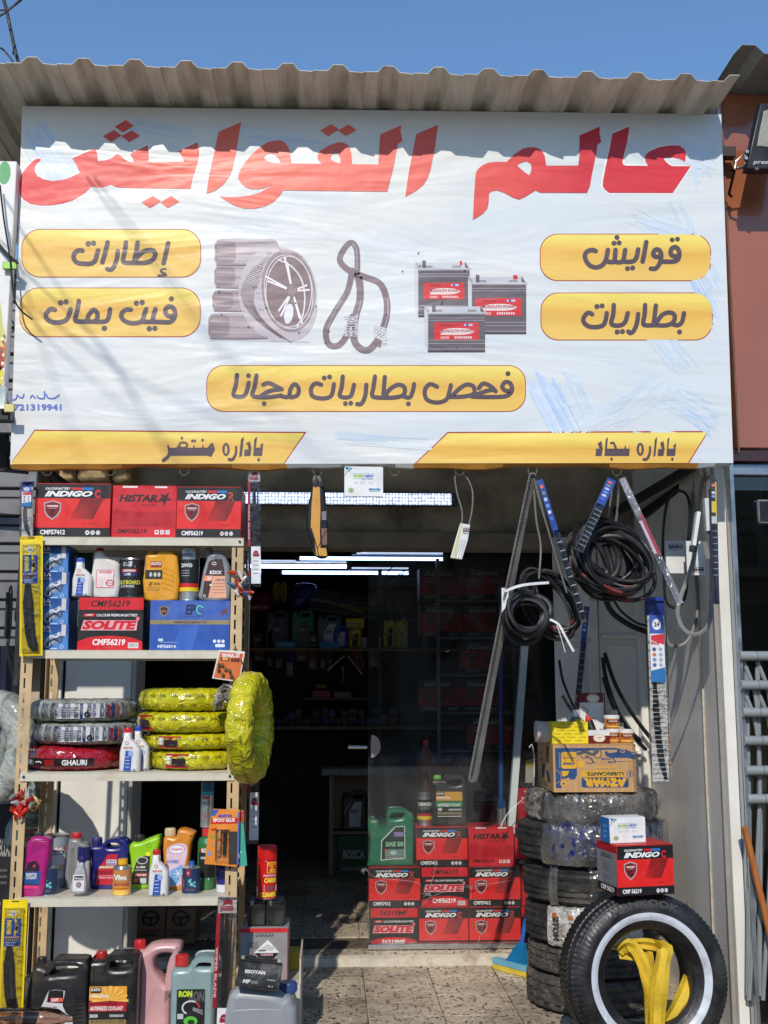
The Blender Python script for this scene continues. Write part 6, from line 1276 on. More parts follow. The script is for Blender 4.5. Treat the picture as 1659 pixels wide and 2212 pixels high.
P = Pr(); P.rect(269, 1402, 671, 1440, (206,44,50), 1); P.rect(664, 1440, 671, 1880, (190,50,56), 1)
for k in range(5): P.rect(398+k*31, 1448, 420+k*31, 1474, (24,24,26), 1.2); P.rect(404+k*31, 1453, 414+k*31, 1464, (200,200,200), 1.5)
P.poly([(500,1502),(598,1612),(500,1722),(388,1612)], (236,236,234), 1.2); P.poly([(392,1616),(594,1616),(500,1720)], (24,24,26), 1.6); P.text('CORROSIVE', 440, 1619, 545, 1642, (226,170,170), 2, .04); P.poly([(430,1590),(500,1540),(560,1570),(540,1600)], (200,196,194), 1.6); P.rect(425, 1592, 485, 1602, (30,30,30), 1.9)
P.rect(332, 1520, 420, 1580, (130,126,124), 1.1); P.rect(330, 1608, 354, 1622, (200,110,110), 1.3)
obj('printed_front', P.mb(lambda u, v, l=0: a(u, v, l+.0006), .0003), r)
for k, (x0, x1) in enumerate(((330, 481), (485, 640))):
    b = fW(x0, 1172, x1, 1398, 4.31, zc2+.003)
    r = thing('motorcycle_battery', 'small black battery standing on the grey carton, %s of the pair' % ('left' if k == 0 else 'right'), 'battery', ((b.X0+b.X1)/2, 4.36, b.Z0), 'small black batteries')
    obj('case', MB().box(b.X0, b.X1, 4.31, 4.42, b.Z0, b.Z1-.012, mat((34,36,38), rough=.3, var=.15, dirt=(100,96,90), ds=12, da=.4, name='black_case'), c=.004), r)
    obj('lid', MB().box(b.X0+.002, b.X1-.002, 4.312, 4.418, b.Z1-.0115, b.Z1-.003, BLACK, c=.002), r); obj('terminal', MB().box(b.X0+.01, b.X0+.024, 4.306, 4.318, b.Z1-.018, b.Z1+.001, STEEL, c=.002), r)
    obj('front_ridge', MB().box(b.X0+.004, b.X1-.004, 4.307, 4.3095, b.Z1-.03, b.Z1-.026, BLACK).box(b.X0+.008, b.X0+.011, 4.307, 4.3095, b.Z0+.01, b.Z1-.034, BLACK), r)
zb_ = b.Z1+.001
r, a = can('spray_can', 'tall red cleaner spray can standing on the small black batteries', 'aerosol can', 'W', 410, 702, 580, 1168, 4.36, zb_, [(702,.86,(210,26,28)),(708,.96,(210,26,28)),(822,.99,(210,26,28)),(824,.93,(170,20,22)),(836,1,(206,24,26)),(1155,1,(206,24,26)),(1158,1.01,TINM),(1168,.99,TINM)],
    lambda P: (P.rect(500, 840, 572, 936, (232,196,50), 1, 4), P.rect(506, 866, 570, 930, (206,24,26), 1.4, 4), P.text('MARWA', 512, 846, 568, 862, (200,40,40), 1.8, .04), P.stroke([(525,876),(548,880),(535,900),(560,905)], 8, (232,196,50), 1.8), P.text('RS', 524, 904, 566, 928, (232,196,50), 1.8, .04), P.text('CARB', 478, 976, 574, 1020, (240,224,60), 1, .06, .1), P.rrect(476, 1034, 576, 1096, 8, (226,224,230), 1), P.ell(530, 1066, 26, 20, (90,90,100), 1.5), P.text('CLEANER', 448, 1102, 574, 1144, (240,224,60), 1, .06, .1), P.rect(470, 948, 570, 966, (220,150,170), 1, 5), P.rect(412, 1060, 424, 1140, (226,220,220), 1)))
a = fW(676, 1606, 762, 1880, 4.5, zc1)
r = thing('yellow_carton', 'yellow carton standing behind the grey corrosive box', 'box', (a.X0, 4.5, zc1)); obj('box_body', MB().box(a.X0-.03, a.X1, 4.49, 4.6, zc1+.001, a.Z1, mat((190,170,40), rough=.5, var=.15, name='yellow_card'), c=.003), r); obj('tape', MB().box(a.X0-.01, a.X0+.002, 4.488, 4.4895, zc1+.01, a.Z1-.005, CARD), r)
# grey jerry can and the battery lying on it
Yg = 4.04
a = fW(120, 1935, 745, 2560, Yg, 0); 
r = thing('jerry_can', 'big grey plastic jerry can with blue cap at the front by the rack', 'jerry can', ((a.X0+a.X1)/2, Yg+.09, 0))
GRY = mat((150,154,158), rough=.4, var=.08, vs=6, bump=.06, bs=12, dirt=(110,100,88), ds=6, da=.35, name='grey_hdpe')
ol = [(180,1950),(230,1925),(290,1922),(560,1950),(640,1985),(690,2000),(720,2060),(745,2140),(745,2520),(720,2560),(150,2560),(120,2520),(122,2160),(140,2060),(160,1980)]
obj('body', curve_solid([sm2(ol, 3)], .17, .03, GRY, a, 3), r)
hd = MB().tube(smooth([a(262,1950,-.06), a(275,1928,-.06), a(330,1925,-.06), a(480,1935,-.06), a(520,1945,-.06), a(540,1985,-.06)], 4), .009, GRY, 8); obj('handle', hd, r)
for zz in (0,): obj('panel_rib', curve_solid([sm2([(215,2080),(560,2075),(640,2110),(660,2200),(660,2560),(200,2560),(200,2160)], 2)], .006, .0025, GRY, lambda u, v, l=0: a(u, v, l+.003)), r)
cm = plastic((34,70,130), .4); M = MB(); xm = (a.x(580)+a.x(738))/2; rr = (a.x(738)-a.x(580))/2; z1 = a.z(1912); z0 = a.z(1995)
M.lathe([(rr*.95,z0),(rr,z0+.004),(rr,z1-.006),(rr*.88,z1)], cm, (xm, Yg+.085, 0), 24)
for i in range(16): q = 2*pi*i/16; M.box(-.002, .002, -.002, .002, z0+.004, z1-.006, cm, T=Matrix.Translation((xm+rr*cos(q), Yg+.085+rr*sin(q), 0)))
obj('cap', M, r); obj('neck', MB().lathe([(rr*.8, a.z(2080)), (rr*.8, z0)], GRY, (xm, Yg+.085, 0), 20), r)
# tilted battery
c0 = at(*fx('W', 430, 1800), 4.0); wB, hB, dB = .148, .092, .075
r = thing('motorcycle_battery', 'dusty black battery with white lettering tilted on top of the grey jerry can', 'battery', tuple(c0+Vector((0, dB/2, 0))), 'small black batteries', (radians(-8), radians(6), 0))
CS = mat((38,40,42), rough=.35, var=.2, vs=14, dirt=(140,136,128), ds=18, da=.5, name='dusty_black_case')
obj('case', MB().box(-wB/2, wB/2, -dB/2, dB/2, -hB/2, hB/2-.012, CS, c=.003), r, world=False); obj('lid', MB().box(-wB/2+.006, wB/2-.006, -dB/2+.004, dB/2-.004, hB/2-.0118, hB/2, BLACK, c=.002).box(-wB/2+.03, -wB/2+.055, -dB/2+.001, -dB/2+.02, hB/2-.004, hB/2+.008, BLACK).box(.01, .035, -dB/2+.001, -dB/2+.02, hB/2-.004, hB/2+.006, BLACK), r, world=False)
obj('terminal', MB().box(wB/2-.018, wB/2-.006, -dB/2+.0, -dB/2+.014, hB/2-.006, hB/2+.006, ZINC, c=.001), r, world=False); obj('terminal', MB().box(-wB/2+.006, -wB/2+.018, -dB/2+.0, -dB/2+.014, hB/2-.006, hB/2+.006, ZINC, c=.001), r, world=False)
P = Pr(); P.text('BSOYAN', 58, 70, 222, 104, (210,210,210), 1, .05); P.text('MF', 48, 160, 112, 196, (210,210,210), 1, .05, .2); P.rect(116, 166, 172, 194, (110,114,116), 1); P.text('YTX5-BS', 238, 140, 306, 154, (190,190,190), 1, .03); P.text('0-1', 256, 196, 292, 212, (190,190,190), 1, .03)
obj('lettering', P.mb(lambda u, v, l=0: (-wB/2+wB*u/350, -dB/2-.0007-l, hB/2-.012-(hB-.012)*v/230), .0003), r, world=False)
# hydro power cartons standing inside behind the bottom of the rack
for k, (x0, x1, lab) in enumerate(((740, 896, 'dim brown carton, left of the two in the shade behind the pink jug'), (902, 1062, 'dim brown carton with steering wheel print in the shade behind the pink jug'))):
    a = Aff('D', x0, 50, x1, 282, 5.75, .046)
    r = thing('steering_carton', lab, 'box', ((a.X0+a.X1)/2, 5.9, .046), 'brown cartons inside the entrance'); obj('box_body', MB().box(a.X0, a.X1, 5.75, 6.0, .046, a.Z1, mat((126,100,74), rough=.7, name='brown_card'), c=.003), r)
    P = Pr(); P.ring((x0+x1)/2, 115, 48, 52, 12, (26,24,24), 1, 20); P.stroke([((x0+x1)/2-44,110),((x0+x1)/2+44,110)], 12, (26,24,24), 1.2, sm=0); P.stroke([((x0+x1)/2,112),((x0+x1)/2,155)], 16, (26,24,24), 1.3, sm=0); P.text('HYDRO POWER', x0+8, 186, x1-10, 206, (150,40,30) if k == 0 else (50,44,40), 1, .04); P.text('STEERING', x0+30, 212, x1-40, 232, (50,44,40), 1, .04)
    obj('printed_front', P.mb(lambda u, v, l=0: a(u, v, l+.0008), .0003), r)
# ================= car tyres =================
def car_tyre(r, R_, rin, w_, seed=0, m=RUBBER, K=40, skew=2.2, grooves=(-.55, -.18, .18, .55), gd=.009, n=160, zig=0, axis=None):
    rng = random.Random(seed); hw = w_/2
    prof = [(rin, -hw*.62), (rin+.006, -hw*.72), (rin+(R_-rin)*.35, -hw*.96), (rin+(R_-rin)*.6, -hw*1.0), (rin+(R_-rin)*.84, -hw*.88)]
    tv = [-.88, -.8, -.62, -.60, -.50, -.48, -.24, -.22, -.12, -.10, .10, .12, .22, .24, .48, .50, .60, .62, .8, .88]
    side = len(prof); allp = [(a, b, None) for a, b in prof]+[(R_-.005*abs(t)**3-(.011 if abs(t) > .85 else 0), t*hw*.93, t) for t in tv]+[(a, -b, None) for a, b in reversed(prof)]
    P_ = len(allp); vs = []; fs = []
    for i in range(n):
        q = 2*pi*i/n
        for (rr, y, t) in allp:
            d = 0
            if t is not None:
                g = t+zig*.05*(1 if (i//3) % 2 else -1)
                if any(abs(g-c) < .065 for c in grooves): d = gd
                elif ((q/(2*pi)*K+abs(t)*skew*.5+(0 if t > 0 else .3)) % 1) < .22 and abs(t) > .05: d = gd*.8
            vs.append(((rr-d)*cos(q), (rr-d)*sin(q), y))
    for i in range(n):
        j = (i+1) % n
        for k in range(P_-1): fs.append((i*P_+k, j*P_+k, j*P_+k+1, i*P_+k+1))
        fs.append((i*P_+P_-1, j*P_+P_-1, j*P_, i*P_))
    M = MB(); M.add(vs, fs, m, True); return obj('carcass', M, r, world=False)
def film_arc(r, R_, hw, a0, a1, m, name='film_wrap', off=.004, seed=0, zoff=0, ins=.10):
    rng = random.Random(seed); vs = []; nq = max(6, int((a1-a0)/1.6)); pr_ = [(R_-ins, -hw*1.04), (R_-.04, -hw*1.05), (R_-.006, -hw*.95), (R_+off, -hw*.7), (R_+off*1.2, -hw*.3), (R_+off, 0), (R_+off*1.2, hw*.3), (R_+off, hw*.7), (R_-.006, hw*.95), (R_-.04, hw*1.05), (R_-ins, hw*1.04)]
    for i in range(nq+1):
        q = radians(-90+a0+(a1-a0)*i/nq)
        for k, (rr, z) in enumerate(pr_): d = rng.uniform(-.0035, .0035); vs.append(((rr+d)*cos(q), (rr+d)*sin(q), z+d+zoff))
    n = len(pr_); M = MB(); M.add(vs, [(i*n+k, (i+1)*n+k, (i+1)*n+k+1, i*n+k+1) for i in range(nq) for k in range(n-1)], m, False); return obj(name, M, r, world=False)
FGREY = filmmat('dusty_glint_film', [(52,50,48),(140,134,126),(200,194,186),(84,80,76),(176,170,160)], scale=14, bump=1, bs=48, rough=.12, metal=.35)  # pale patches in the colour stand in for glitter off the film
FBLUE = filmmat('blue_film', [(34,52,140),(170,168,170),(50,74,170),(28,42,110),(150,148,150)], scale=12, bump=1, bs=48, rough=.12, metal=.35)
FCLR = glassmat('stretch_film', (.86,.85,.83), refl=2.6, rough=.08, bump=1, bs=46, haze=.2, hazecol=(.55,.52,.47))
FWHT = filmmat('white_printed_film', [(170,166,160),(206,204,198),(150,142,130),(190,186,180)], scale=7, bump=.9, bs=18, rough=.2)
RDUST = mat((74,70,64), rough=.75, var=.35, vs=22, bump=.3, bs=90, dirt=(132,120,104), ds=9, da=.6, name='dusty_rubber')
RDARK = mat((46,44,42), rough=.7, var=.3, vs=24, bump=.3, bs=90, dirt=(104,96,84), ds=10, da=.45, name='dark_dusty_rubber')
YC = 4.84; XC = at(1281, 1950, YC).x
zt_ = [0, .143, .26, .418, .580, .742, .862]
spec = [('bottom', .285, 30, 1.5, (-.5, 0, .5), RDUST, 1), ('second from the bottom', .28, 26, 0, (-.45, 0, .45), RDUST, 1), ('third from the bottom', .283, 44, 3, (-.6,-.2,.2,.6), RDARK, 0), ('fourth from the bottom', .287, 50, 2, (-.6,-.3,0,.3,.6), RDARK, 0), ('second from the top', .312, 44, 3, (-.6,-.2,.2,.6), RDARK, 0), ('top', .272, 34, 2, (-.4,0,.4), RDARK, 1)]
for i, (pos, R_, K, sk, gr_, m, zg) in enumerate(spec):
    h_ = zt_[i+1]-zt_[i]-.001; dx = random.Random(i+5).uniform(-.012, .012)+(-.004 if i < 2 else 0)
    lab = ('dusty worn car tyre, %s of the tyre stack' % pos) if i < 2 else {2: 'worn car tyre with printed white film patch, third from the bottom of the stack', 3: 'car tyre partly wrapped in clear film in the middle of the stack', 4: 'large car tyre wrapped in clear and blue film, second from the top', 5: 'car tyre wrapped in dusty glittering film on top of the stack'}[i]
    if i == 2: lab = 'car tyre with white printed film over its tread, third from the bottom of the stack'
    if i == 3: lab = 'worn car tyre with narrow clear film bands, third from the top of the stack'
    r = thing('car_tyre', lab, 'car tyre', (XC+dx, YC, zt_[i]+.0005+h_/2), 'stacked car tyres', (0, 0, random.Random(i).uniform(-3, 3)*0))
    if i == 4: lab
    car_tyre(r, R_, .17, h_, i, m, K, sk, gr_, zig=zg)
    if i == 5: film_arc(r, R_, h_/2, -178, 178, FGREY, seed=3); film_arc(r, R_+.004, h_/2, -60, 60, FCLR, seed=8)
    if i == 4:
        film_arc(r, R_, h_/2, -46, -6, FBLUE, seed=4); film_arc(r, R_, h_/2, 20, 70, FBLUE, seed=5); film_arc(r, R_, h_/2, -6, 20, FGREY, seed=6); film_arc(r, R_+.003, h_/2, -52, 80, FCLR, seed=7)
    if i == 3:
        film_arc(r, R_, h_/2, -14, 26, FCLR, seed=9); film_arc(r, R_, h_/2, -48, -40, FCLR, seed=10)
    if i == 2:
        film_arc(r, R_, h_/2, -52, 30, FWHT, seed=11)
        P = Pr(mk=lambda c_: mat(c_, rough=.25, var=.1, bump=.3, bs=18, name='film_print'))
        P.text('LENSO', -26, -.85, -20, .8, (60,44,44), 1, .04, rot=-90); P.text('NOTSI', -46, -.8, -40, .7, (70,56,54), 1, .04, rot=90); P.ell(-44, .75, 2.4, .16, (190,100,40), 1); P.ell(-30, .7, 2.2, .14, (180,110,60), 1); P.ell(-12, .6, 3, .2, (206,110,40), 1); P.text('NE', -6, .3, 2, .8, (60,50,60), 1, .04)
        f = lambda u, v, l=0, R_=R_, h_=h_: ((R_+.009+l)*cos(radians(-90+u)), (R_+.009+l)*sin(radians(-90+u)), v*h_/2*.8)
        obj('printed_film', P.mb(f, .0004), r, world=False)
# whitewall tyre leaning in front
cF = at(1402, 2122, 4.02); RF = .287; r = thing('car_tyre', 'black whitewall tyre standing in front of the tyre stack, yellow straps inside', 'car tyre', (cF.x, 4.10, RF*.985), 'whitewall tyre', (radians(84), 0, radians(5)))
RNEW = mat((27,27,28), rough=.42, var=.25, vs=18, bump=.12, bs=60, dirt=(84,82,80), ds=7, da=.4, name='black_rubber')
# local z is the axle, it points to the camera after the turn
car_tyre(r, RF, RF*.56, .195, 77, RNEW, 96, 5, (-.6, -.3, .0, .3, .6), gd=.005, n=384)
hz = .0975
def side_at(rr):   # sidewall height for a radius
    rin = RF*.56; t = (rr-rin)/(RF-rin)
    pts = [(0, .62), (.05, .72), (.35, .96), (.6, 1.0), (.82, .96), (1, .86)]
    for a, b in zip(pts, pts[1:]):
        if t <= b[0]: return hz*(a[1]+(b[1]-a[1])*(t-a[0])/(b[0]-a[0]))
    return hz*.86
WW = mat((206,212,220), rough=.4, var=.08, vs=8, dirt=(130,130,128), ds=11, da=.6, name='whitewall_rubber')
def ringmesh(r0, r1, m, lift, k=5, n=120):
    vs = []; P_ = k+1
    for i in range(n):
        q = 2*pi*i/n
        for j in range(P_): rr = r0+(r1-r0)*j/k; vs.append((rr*cos(q), rr*sin(q), side_at(rr)+lift))
    M = MB(); M.add(vs, [(i*P_+j, ((i+1) % n)*P_+j, ((i+1) % n)*P_+j+1, i*P_+j+1) for i in range(n) for j in range(k)], m, True); return M
obj('white_ring', ringmesh(RF*.672, RF*.762, WW, .0012), r, world=False)
for rr in (.60, .64, .80, .945): obj('rib', ringmesh(RF*rr, RF*(rr+.008), RNEW, .0022, 1), r, world=False)
P = Pr(mk=lambda c: mat(c, rough=.55, var=.1, name='raised_rubber')); P.text('HANKOOK', -31, 0, 27, 1, (66,66,64), 1, .045)
f = lambda u, v, l=0: ((RF*(.915-.085*v))*cos(radians(90-u)), (RF*(.915-.085*v))*sin(radians(90-u)), side_at(RF*(.915-.085*v))+.0015+l)
obj('raised_lettering', P.mb(f, .0006), r, world=False)
P = Pr(mk=lambda c: mat(c, rough=.5, var=.1, name='raised_rubber')); P.text('TUBELESS RADIAL', -30, 0, 30, 1, (44,44,45), 1, .03)
f2 = lambda u, v, l=0: ((RF*(.655-.028*v))*cos(radians(90-u)), (RF*(.655-.028*v))*sin(radians(90-u)), side_at(RF*(.655-.028*v))+.0014+l)
obj('raised_lettering', P.mb(f2, .0006), r, world=False)
# yellow strap bundled inside it
STR = mat((226,190,44), rough=.7, var=.22, vs=9, bump=.35, bs=55, dirt=(150,120,50), ds=8, da=.45, name='yellow_webbing')
r = thing('tow_strap', 'bundled yellow webbing strap hanging through the whitewall tyre', 'strap', tuple(at(1400, 2080, 4.1)))
def rib(pts, w, Y0=4.08, n=5, k='J'):
    P_ = smooth([Vector(at(*fx(k, p[0], p[1]), Y0+(p[2] if len(p) > 2 else 0))) for p in pts], n); M = MB(); vs = []; N = len(P_)
    for i, p in enumerate(P_):
        t = (P_[min(N-1, i+1)]-P_[max(0, i-1)]).normalized(); s = Vector((t.z, .25*sin(i*.5), -t.x)).normalized(); e = .5+.18*sin(i*.9)
        for d, l in ((-.6, 0), (-.22, -.012*e), (.18, .006), (.6, -.008), (.6, -.005), (.18, .009), (-.22, -.012*e+.003), (-.6, .003)): vs.append(p+s*(w*d)+Vector((0, l, 0)))
    M.add(vs, [(i*8+j, i*8+(j+1) % 8, (i+1)*8+(j+1) % 8, (i+1)*8+j) for i in range(N-1) for j in range(8)], STR, True); return M
for pts, w_ in (([(750,790,.02),(800,750,0),(850,770,0),(900,860,-.02),(925,960,-.03),(945,1080,-.03),(955,1300,-.03)], .036), ([(900,780,.02),(930,800,.0),(950,900,-.0),(965,1000,0),(975,1300,0)], .03), ([(960,760,.03),(1030,770,-.03),(1020,860,-.05),(1000,1000,-.06),(990,1150,-.06),(985,1300,-.06)], .052),
    ([(830,740,.03),(900,740,.0),(960,748,.0),(1000,760,.01)], .03), ([(1190,960,.02),(1150,1060,-.02),(1095,1160,-.03),(1040,1260,-.02)], .052), ([(760,800,.03),(830,810,.01),(880,800,.02),(950,770,.02)], .03)): obj('webbing', rib(pts, w_), r)
# cartons on and near the stack
z_ = zt_[6]+.008
a = Aff('Y', 605, 425, 1520, 1000, 4.60, z_)
KR = mat((196,154,106), rough=.75, var=.1, vs=12, bump=.12, bs=30, st=(6,1,1), dirt=(150,110,70), ds=5, da=.35, name='kraft_card')
r = thing('cardboard_carton', 'brown cardboard lubricant carton placed upside down on top of the tyre stack', 'carton', ((a.X0+a.X1)/2, 4.8, z_)); zc = a.Z1
dC = .34; BLp = (44,76,120); YLp = (222,168,48)
M = MB(); cx = .018; pts_ = [(a.X0, 4.60), (a.X1-cx, 4.60), (a.X1, 4.60+cx), (a.X1, 4.60+dC), (a.X0, 4.60+dC)]
M.add([(x, y, z) for z in (z_, zc) for x, y in pts_], [(4,3,2,1,0), (5,6,7,8,9)]+[(i, (i+1) % 5, (i+1) % 5+5, i+5) for i in range(5)], KR); obj('box_body', M, r)
obj('flap', MB().box(a.X0+.002, a.X1-.004, 4.602, 4.60+dC/2-.001, zc+.0005, zc+.0035, KR, c=.001).box(a.X0+.002, a.X1-.004, 4.60+dC/2+.001, 4.60+dC-.002, zc+.0005, zc+.0035, KR, c=.001), r)
P = Pr()
P.poly([(628,460),(1310,460),(1300,474),(860,500),(860,800),(690,840),(690,948),(628,948)], BLp, 1); P.rrect(694, 508, 862, 712, 24, YLp, 1.6); P.poly([(690,742),(776,742),(760,790),(720,812),(700,800)], YLp, 1.6); P.poly([(770,800),(850,800),(842,842),(784,846)], BLp, 1.5); P.ring(778, 541, 26, 26, 5, BLp, 2, 16)
P.text('AZMAR', 704, 638, 846, 668, BLp, 2.2, .06, flip=True); P.text('DIESEL ENGINE OIL', 706, 574, 850, 590, BLp, 2.1, .03, flip=True)
P.rrect(908, 822, 1420, 944, 26, BLp, 1); P.text('AZMAR', 930, 828, 1402, 936, YLp, 1.6, .09, flip=True); P.rect(912, 740, 1372, 818, YLp, .9); P.text('LUBRICANTS.', 958, 754, 1368, 800, (50,76,60), 1.6, .05, flip=True); P.ring(1440, 780, 40, 40, 6, BLp, 1.2, 20); P.text('I', 1432, 758, 1448, 802, BLp, 1.2, .06)
P.poly(sm2([(1180,500),(1240,478),(1330,470),(1400,480),(1450,505),(1505,520),(1500,570),(1440,620),(1290,628),(1250,590),(1190,560),(1170,530)]), BLp, 1.2); P.poly(sm2([(1200,490),(1300,484),(1290,512),(1210,520)]), KR, 1.8); P.ring(1365, 500, 26, 24, 9, (196,154,106), 1.9, 14); P.ring(1484, 520, 20, 20, 6, (196,154,106), 1.9, 12); P.poly([(1262,586),(1420,584),(1480,600),(1440,624),(1290,624)], KR, 1.7)
P.ring(1090, 530, 48, 62, 12, (90,96,100), 1.3, 20); P.ring(945, 545, 46, 46, 10, (90,96,100), 1.2, 20); P.stroke([(880,530),(960,510),(1040,540),(1090,500)], 34, (80,84,90), 1.4); P.stroke([(960,560),(1020,590),(1040,640)], 18, (90,92,96), 1.5); P.stroke([(960,640),(1010,650),(1070,636)], 8, (80,84,88), 1.5)
P.text('SUPER', 1194, 622, 1290, 646, BLp, 1.2, .03, flip=True); P.text('POWER', 1126, 580, 1234, 606, BLp, 1.4, .03, flip=True); P.poly(sm2([(870,640),(900,615),(940,640),(930,700),(900,710),(872,680)]), YLp, 1); P.rect(1070, 680, 1290, 712, (206,160,80), .8); P.ell(714, 894, 36, 40, YLp, 1.4); P.ell(714, 896, 14, 14, BLp, 1.8, 10)
P.stroke([(628,730),(672,760),(690,830),(660,880),(628,888)], 4, YLp, 1.4); P.rrect(668, 482, 866, 700, 26, BLp, 1.3)
for k in range(10): P.rect(670, 520+k*18, 682, 528+k*18, YLp, 1.6)
obj('printed_front', P.mb(lambda u, v, l=0: a(u, v, l+.0006), .0003), r)
P = Pr(); P.poly(sm2([(30,52),(44,46),(46,62),(40,78),(28,70)]), BLp, 1); P.poly(sm2([(58,58),(70,60),(80,76),(70,84),(60,70)]), BLp, 1); P.rect(30, 86, 62, 94, BLp, 1); P.text('AZMAR', 32, 87, 60, 93, KR, 1.5, .04, flip=True); P.rect(34, 80, 60, 83, YLp, 1); P.rect(60, 6, 76, 40, (120,84,56), 1); P.rect(18, 22, 30, 25, BLp, 1); P.rect(20, 38, 34, 41, BLp, 1)
obj('printed_side', P.mb(lambda u, v, l=0: (a.X0-.0006-l, 4.60+dC-dC*u/100, zc+(z_-zc)*v/100), .0003), r)
zc += .0036
b = Aff('Y', 590, 172, 985, 418, 4.64, zc)
r = thing('parts_box', 'small yellow box with orange lettering on the cardboard carton', 'box', ((b.X0+b.X1)/2, 4.7, zc), None, (0, 0, 0)); obj('box_body', MB().box(b.X0, b.X1, 4.64, 4.72, zc, b.Z1, mat((230,214,30), rough=.4, var=.06, name='yellow_print'), c=.0015), r)
P = Pr(); 
for j in range(6):
    for i in range(4):
        x = 640+i*118-(40 if j % 2 else 0); y = 186+j*38
        if 596 < x and x+90 < 984: P.text('KOSEN', x+22, y, x+86, y+14, (206,140,30), 1, .04); P.ring(x+8, y+7, 9, 9, 3, (206,140,30), 1, 10)
obj('printed_front', P.mb(lambda u, v, l=0: b(u, v, l+.0006), .0003), r)
b = Aff('Y', 450, 165, 592, 372, 4.70, zc)
r = thing('paper_roll', 'white paper cup box lying open behind the yellow parts box', 'box', ((b.X0+b.X1)/2, 4.75, zc)); rr = (b.Z1-b.Z0)/2; zz = zc+rr
vs = [( 0, rr*cos(q), zz+rr*sin(q)) for q in [i*pi/10 for i in range(20)]]
M = MB(); M.add([(b.X0, 4.78+v[1], v[2]) for v in vs]+[(b.X1, 4.74+v[1]*.9, v[2]-.004) for v in vs], [(i, (i+1) % 20, (i+1) % 20+20, i+20) for i in range(20)]+[tuple(range(20))], mat((206,190,180), rough=.6, name='pale_paper'), True); obj('tube_body', M, r)
M = MB(); M.add([(b.X1-.006, 4.738+v[1]*.93, v[2]-.003) for v in vs]+[(b.X1+.004, 4.736+v[1]*.93, v[2]-.003) for v in vs], [(i, (i+1) % 20, (i+1) % 20+20, i+20) for i in range(20)]+[tuple(range(20, 40))], mat((220,70,36), rough=.5, name='orange_card'), True); obj('red_end', M, r)
MRN = mat((110,22,30), rough=.35, var=.08, name='maroon_card')
b = Aff('Y', 985, 262, 1222, 416, 4.64, zc); d_ = .16
r = thing('gift_box', 'open maroon and white box with round label, its lid standing up behind', 'box', ((b.X0+b.X1)/2, 4.7, zc)); zm = b.z(325)
obj('tray', MB().box(b.X0, b.X1, 4.64, 4.643, zc, zm, MRN).box(b.X0, b.X0+.003, 4.6431, 4.64+d_, zc, zm, MRN).box(b.X1-.003, b.X1, 4.6431, 4.64+d_, zc, zm, MRN).box(b.X0, b.X1, 4.64+d_, 4.643+d_, zc, zm, MRN), r)
obj('inner_tray', MB().box(b.X0+.001, b.X1-.001, 4.641, 4.645, zm+.0003, b.Z1, ZWH).box(b.X0+.001, b.X0+.006, 4.6451, 4.639+d_, zm+.0003, b.Z1, ZWH).box(b.X1-.006, b.X1-.001, 4.6451, 4.639+d_, zm+.0003, b.Z1, ZWH).box(b.X0+.001, b.X1-.001, 4.639+d_, 4.644+d_, zm+.0003, b.Z1, ZWH).box(b.X0+.006, b.X1-.006, 4.646, 4.638+d_, zc+.002, zc+.01, ZWH), r)
P = Pr(); P.ell(1104, 352, 66, 48, (210,196,150), 1, 22); P.ell(1104, 352, 56, 40, (226,220,206), 1.4, 20); P.stroke([(1085,350),(1130,342)], 7, (190,40,40), 1.8, sm=0); P.rect(1096, 368, 1120, 372, (40,60,60), 1.8); obj('round_label', P.mb(lambda u, v, l=0: b(u, min(v, 396), l+.0006), .0003), r)
bl_ = Aff('I', 565, 312, 710, 472, 4.64+d_, zc+.02); M = MB(); x0, x1 = bl_.X0, bl_.X1; z1 = bl_.Z1; sh = .012
M.box(x0, x1, 4.655+d_, 4.658+d_, zc+.01, z1, ZWH).box(x0-.003, x0, 4.645+d_, 4.67+d_, zc+.01, z1+.003, MRN).box(x1, x1+.003, 4.645+d_, 4.67+d_, zc+.01, z1+.003, MRN).box(x0, x1, 4.645+d_, 4.67+d_, z1+.0002, z1+.003, MRN).box(x0, x1, 4.6581+d_, 4.67+d_, z1-.045, z1, MRN); obj('lid', M, r)
P = Pr(); P.rect(565, 312, 706, 345, (110,22,30), .6); P.ell(648, 329, 38, 17, (206,196,160), 1, 20); P.ell(648, 330, 30, 12, (226,222,214), 1.4, 18); P.stroke([(606,408),(630,404),(660,406)], 3, (190,40,50), 1); obj('lid_label', P.mb(lambda u, v, l=0: (bl_.x(u), 4.6547+d_-l, bl_.z(v)), .0003), r)
can('additive_bottle', 'small grey bottle with white cap and yellow label behind the yellow parts box', 'bottle', 'Y', 782, 42, 922, 330, 4.78, zc, [(42,.5,WH),(92,.56,WH),(94,.5,(190,190,190)),(104,.6,(120,122,126)),(118,.96,(120,122,126)),(320,1,(120,122,126)),(330,.97,(110,110,112))], lambda P: (P.rect(828, 126, 918, 250, (226,216,40), 1, 4), P.text('HSM', 838, 140, 862, 190, (200,50,40), 1.5, .05, rot=-90)))
r = thing('squeeze_bottle', 'red and black squeeze bottle with bent thin nozzle leaning in the open maroon box', 'bottle', tuple(at(*fx('Y', 1020, 250), 4.72))); A_ = at(*fx('Y', 1035, 290), 4.72); B_ = at(*fx('Y', 985, 150), 4.73); C_ = at(*fx('Y', 968, 92), 4.73)
obj('body', MB().tube([A_, A_.lerp(B_, .9)], [.019, .017], BLACK, 16), r); obj('collar', MB().tube([A_.lerp(B_, .9), B_, B_.lerp(C_, .9)], [.017, .013, .006], mat((206,60,44), rough=.35, name='red_plastic'), 14), r); obj('nozzle', MB().tube([C_, at(*fx('Y', 985, 50), 4.73), at(*fx('Y', 925, 8), 4.74)], .0022, BLACK, 6), r)
ORG = (214,130,54)
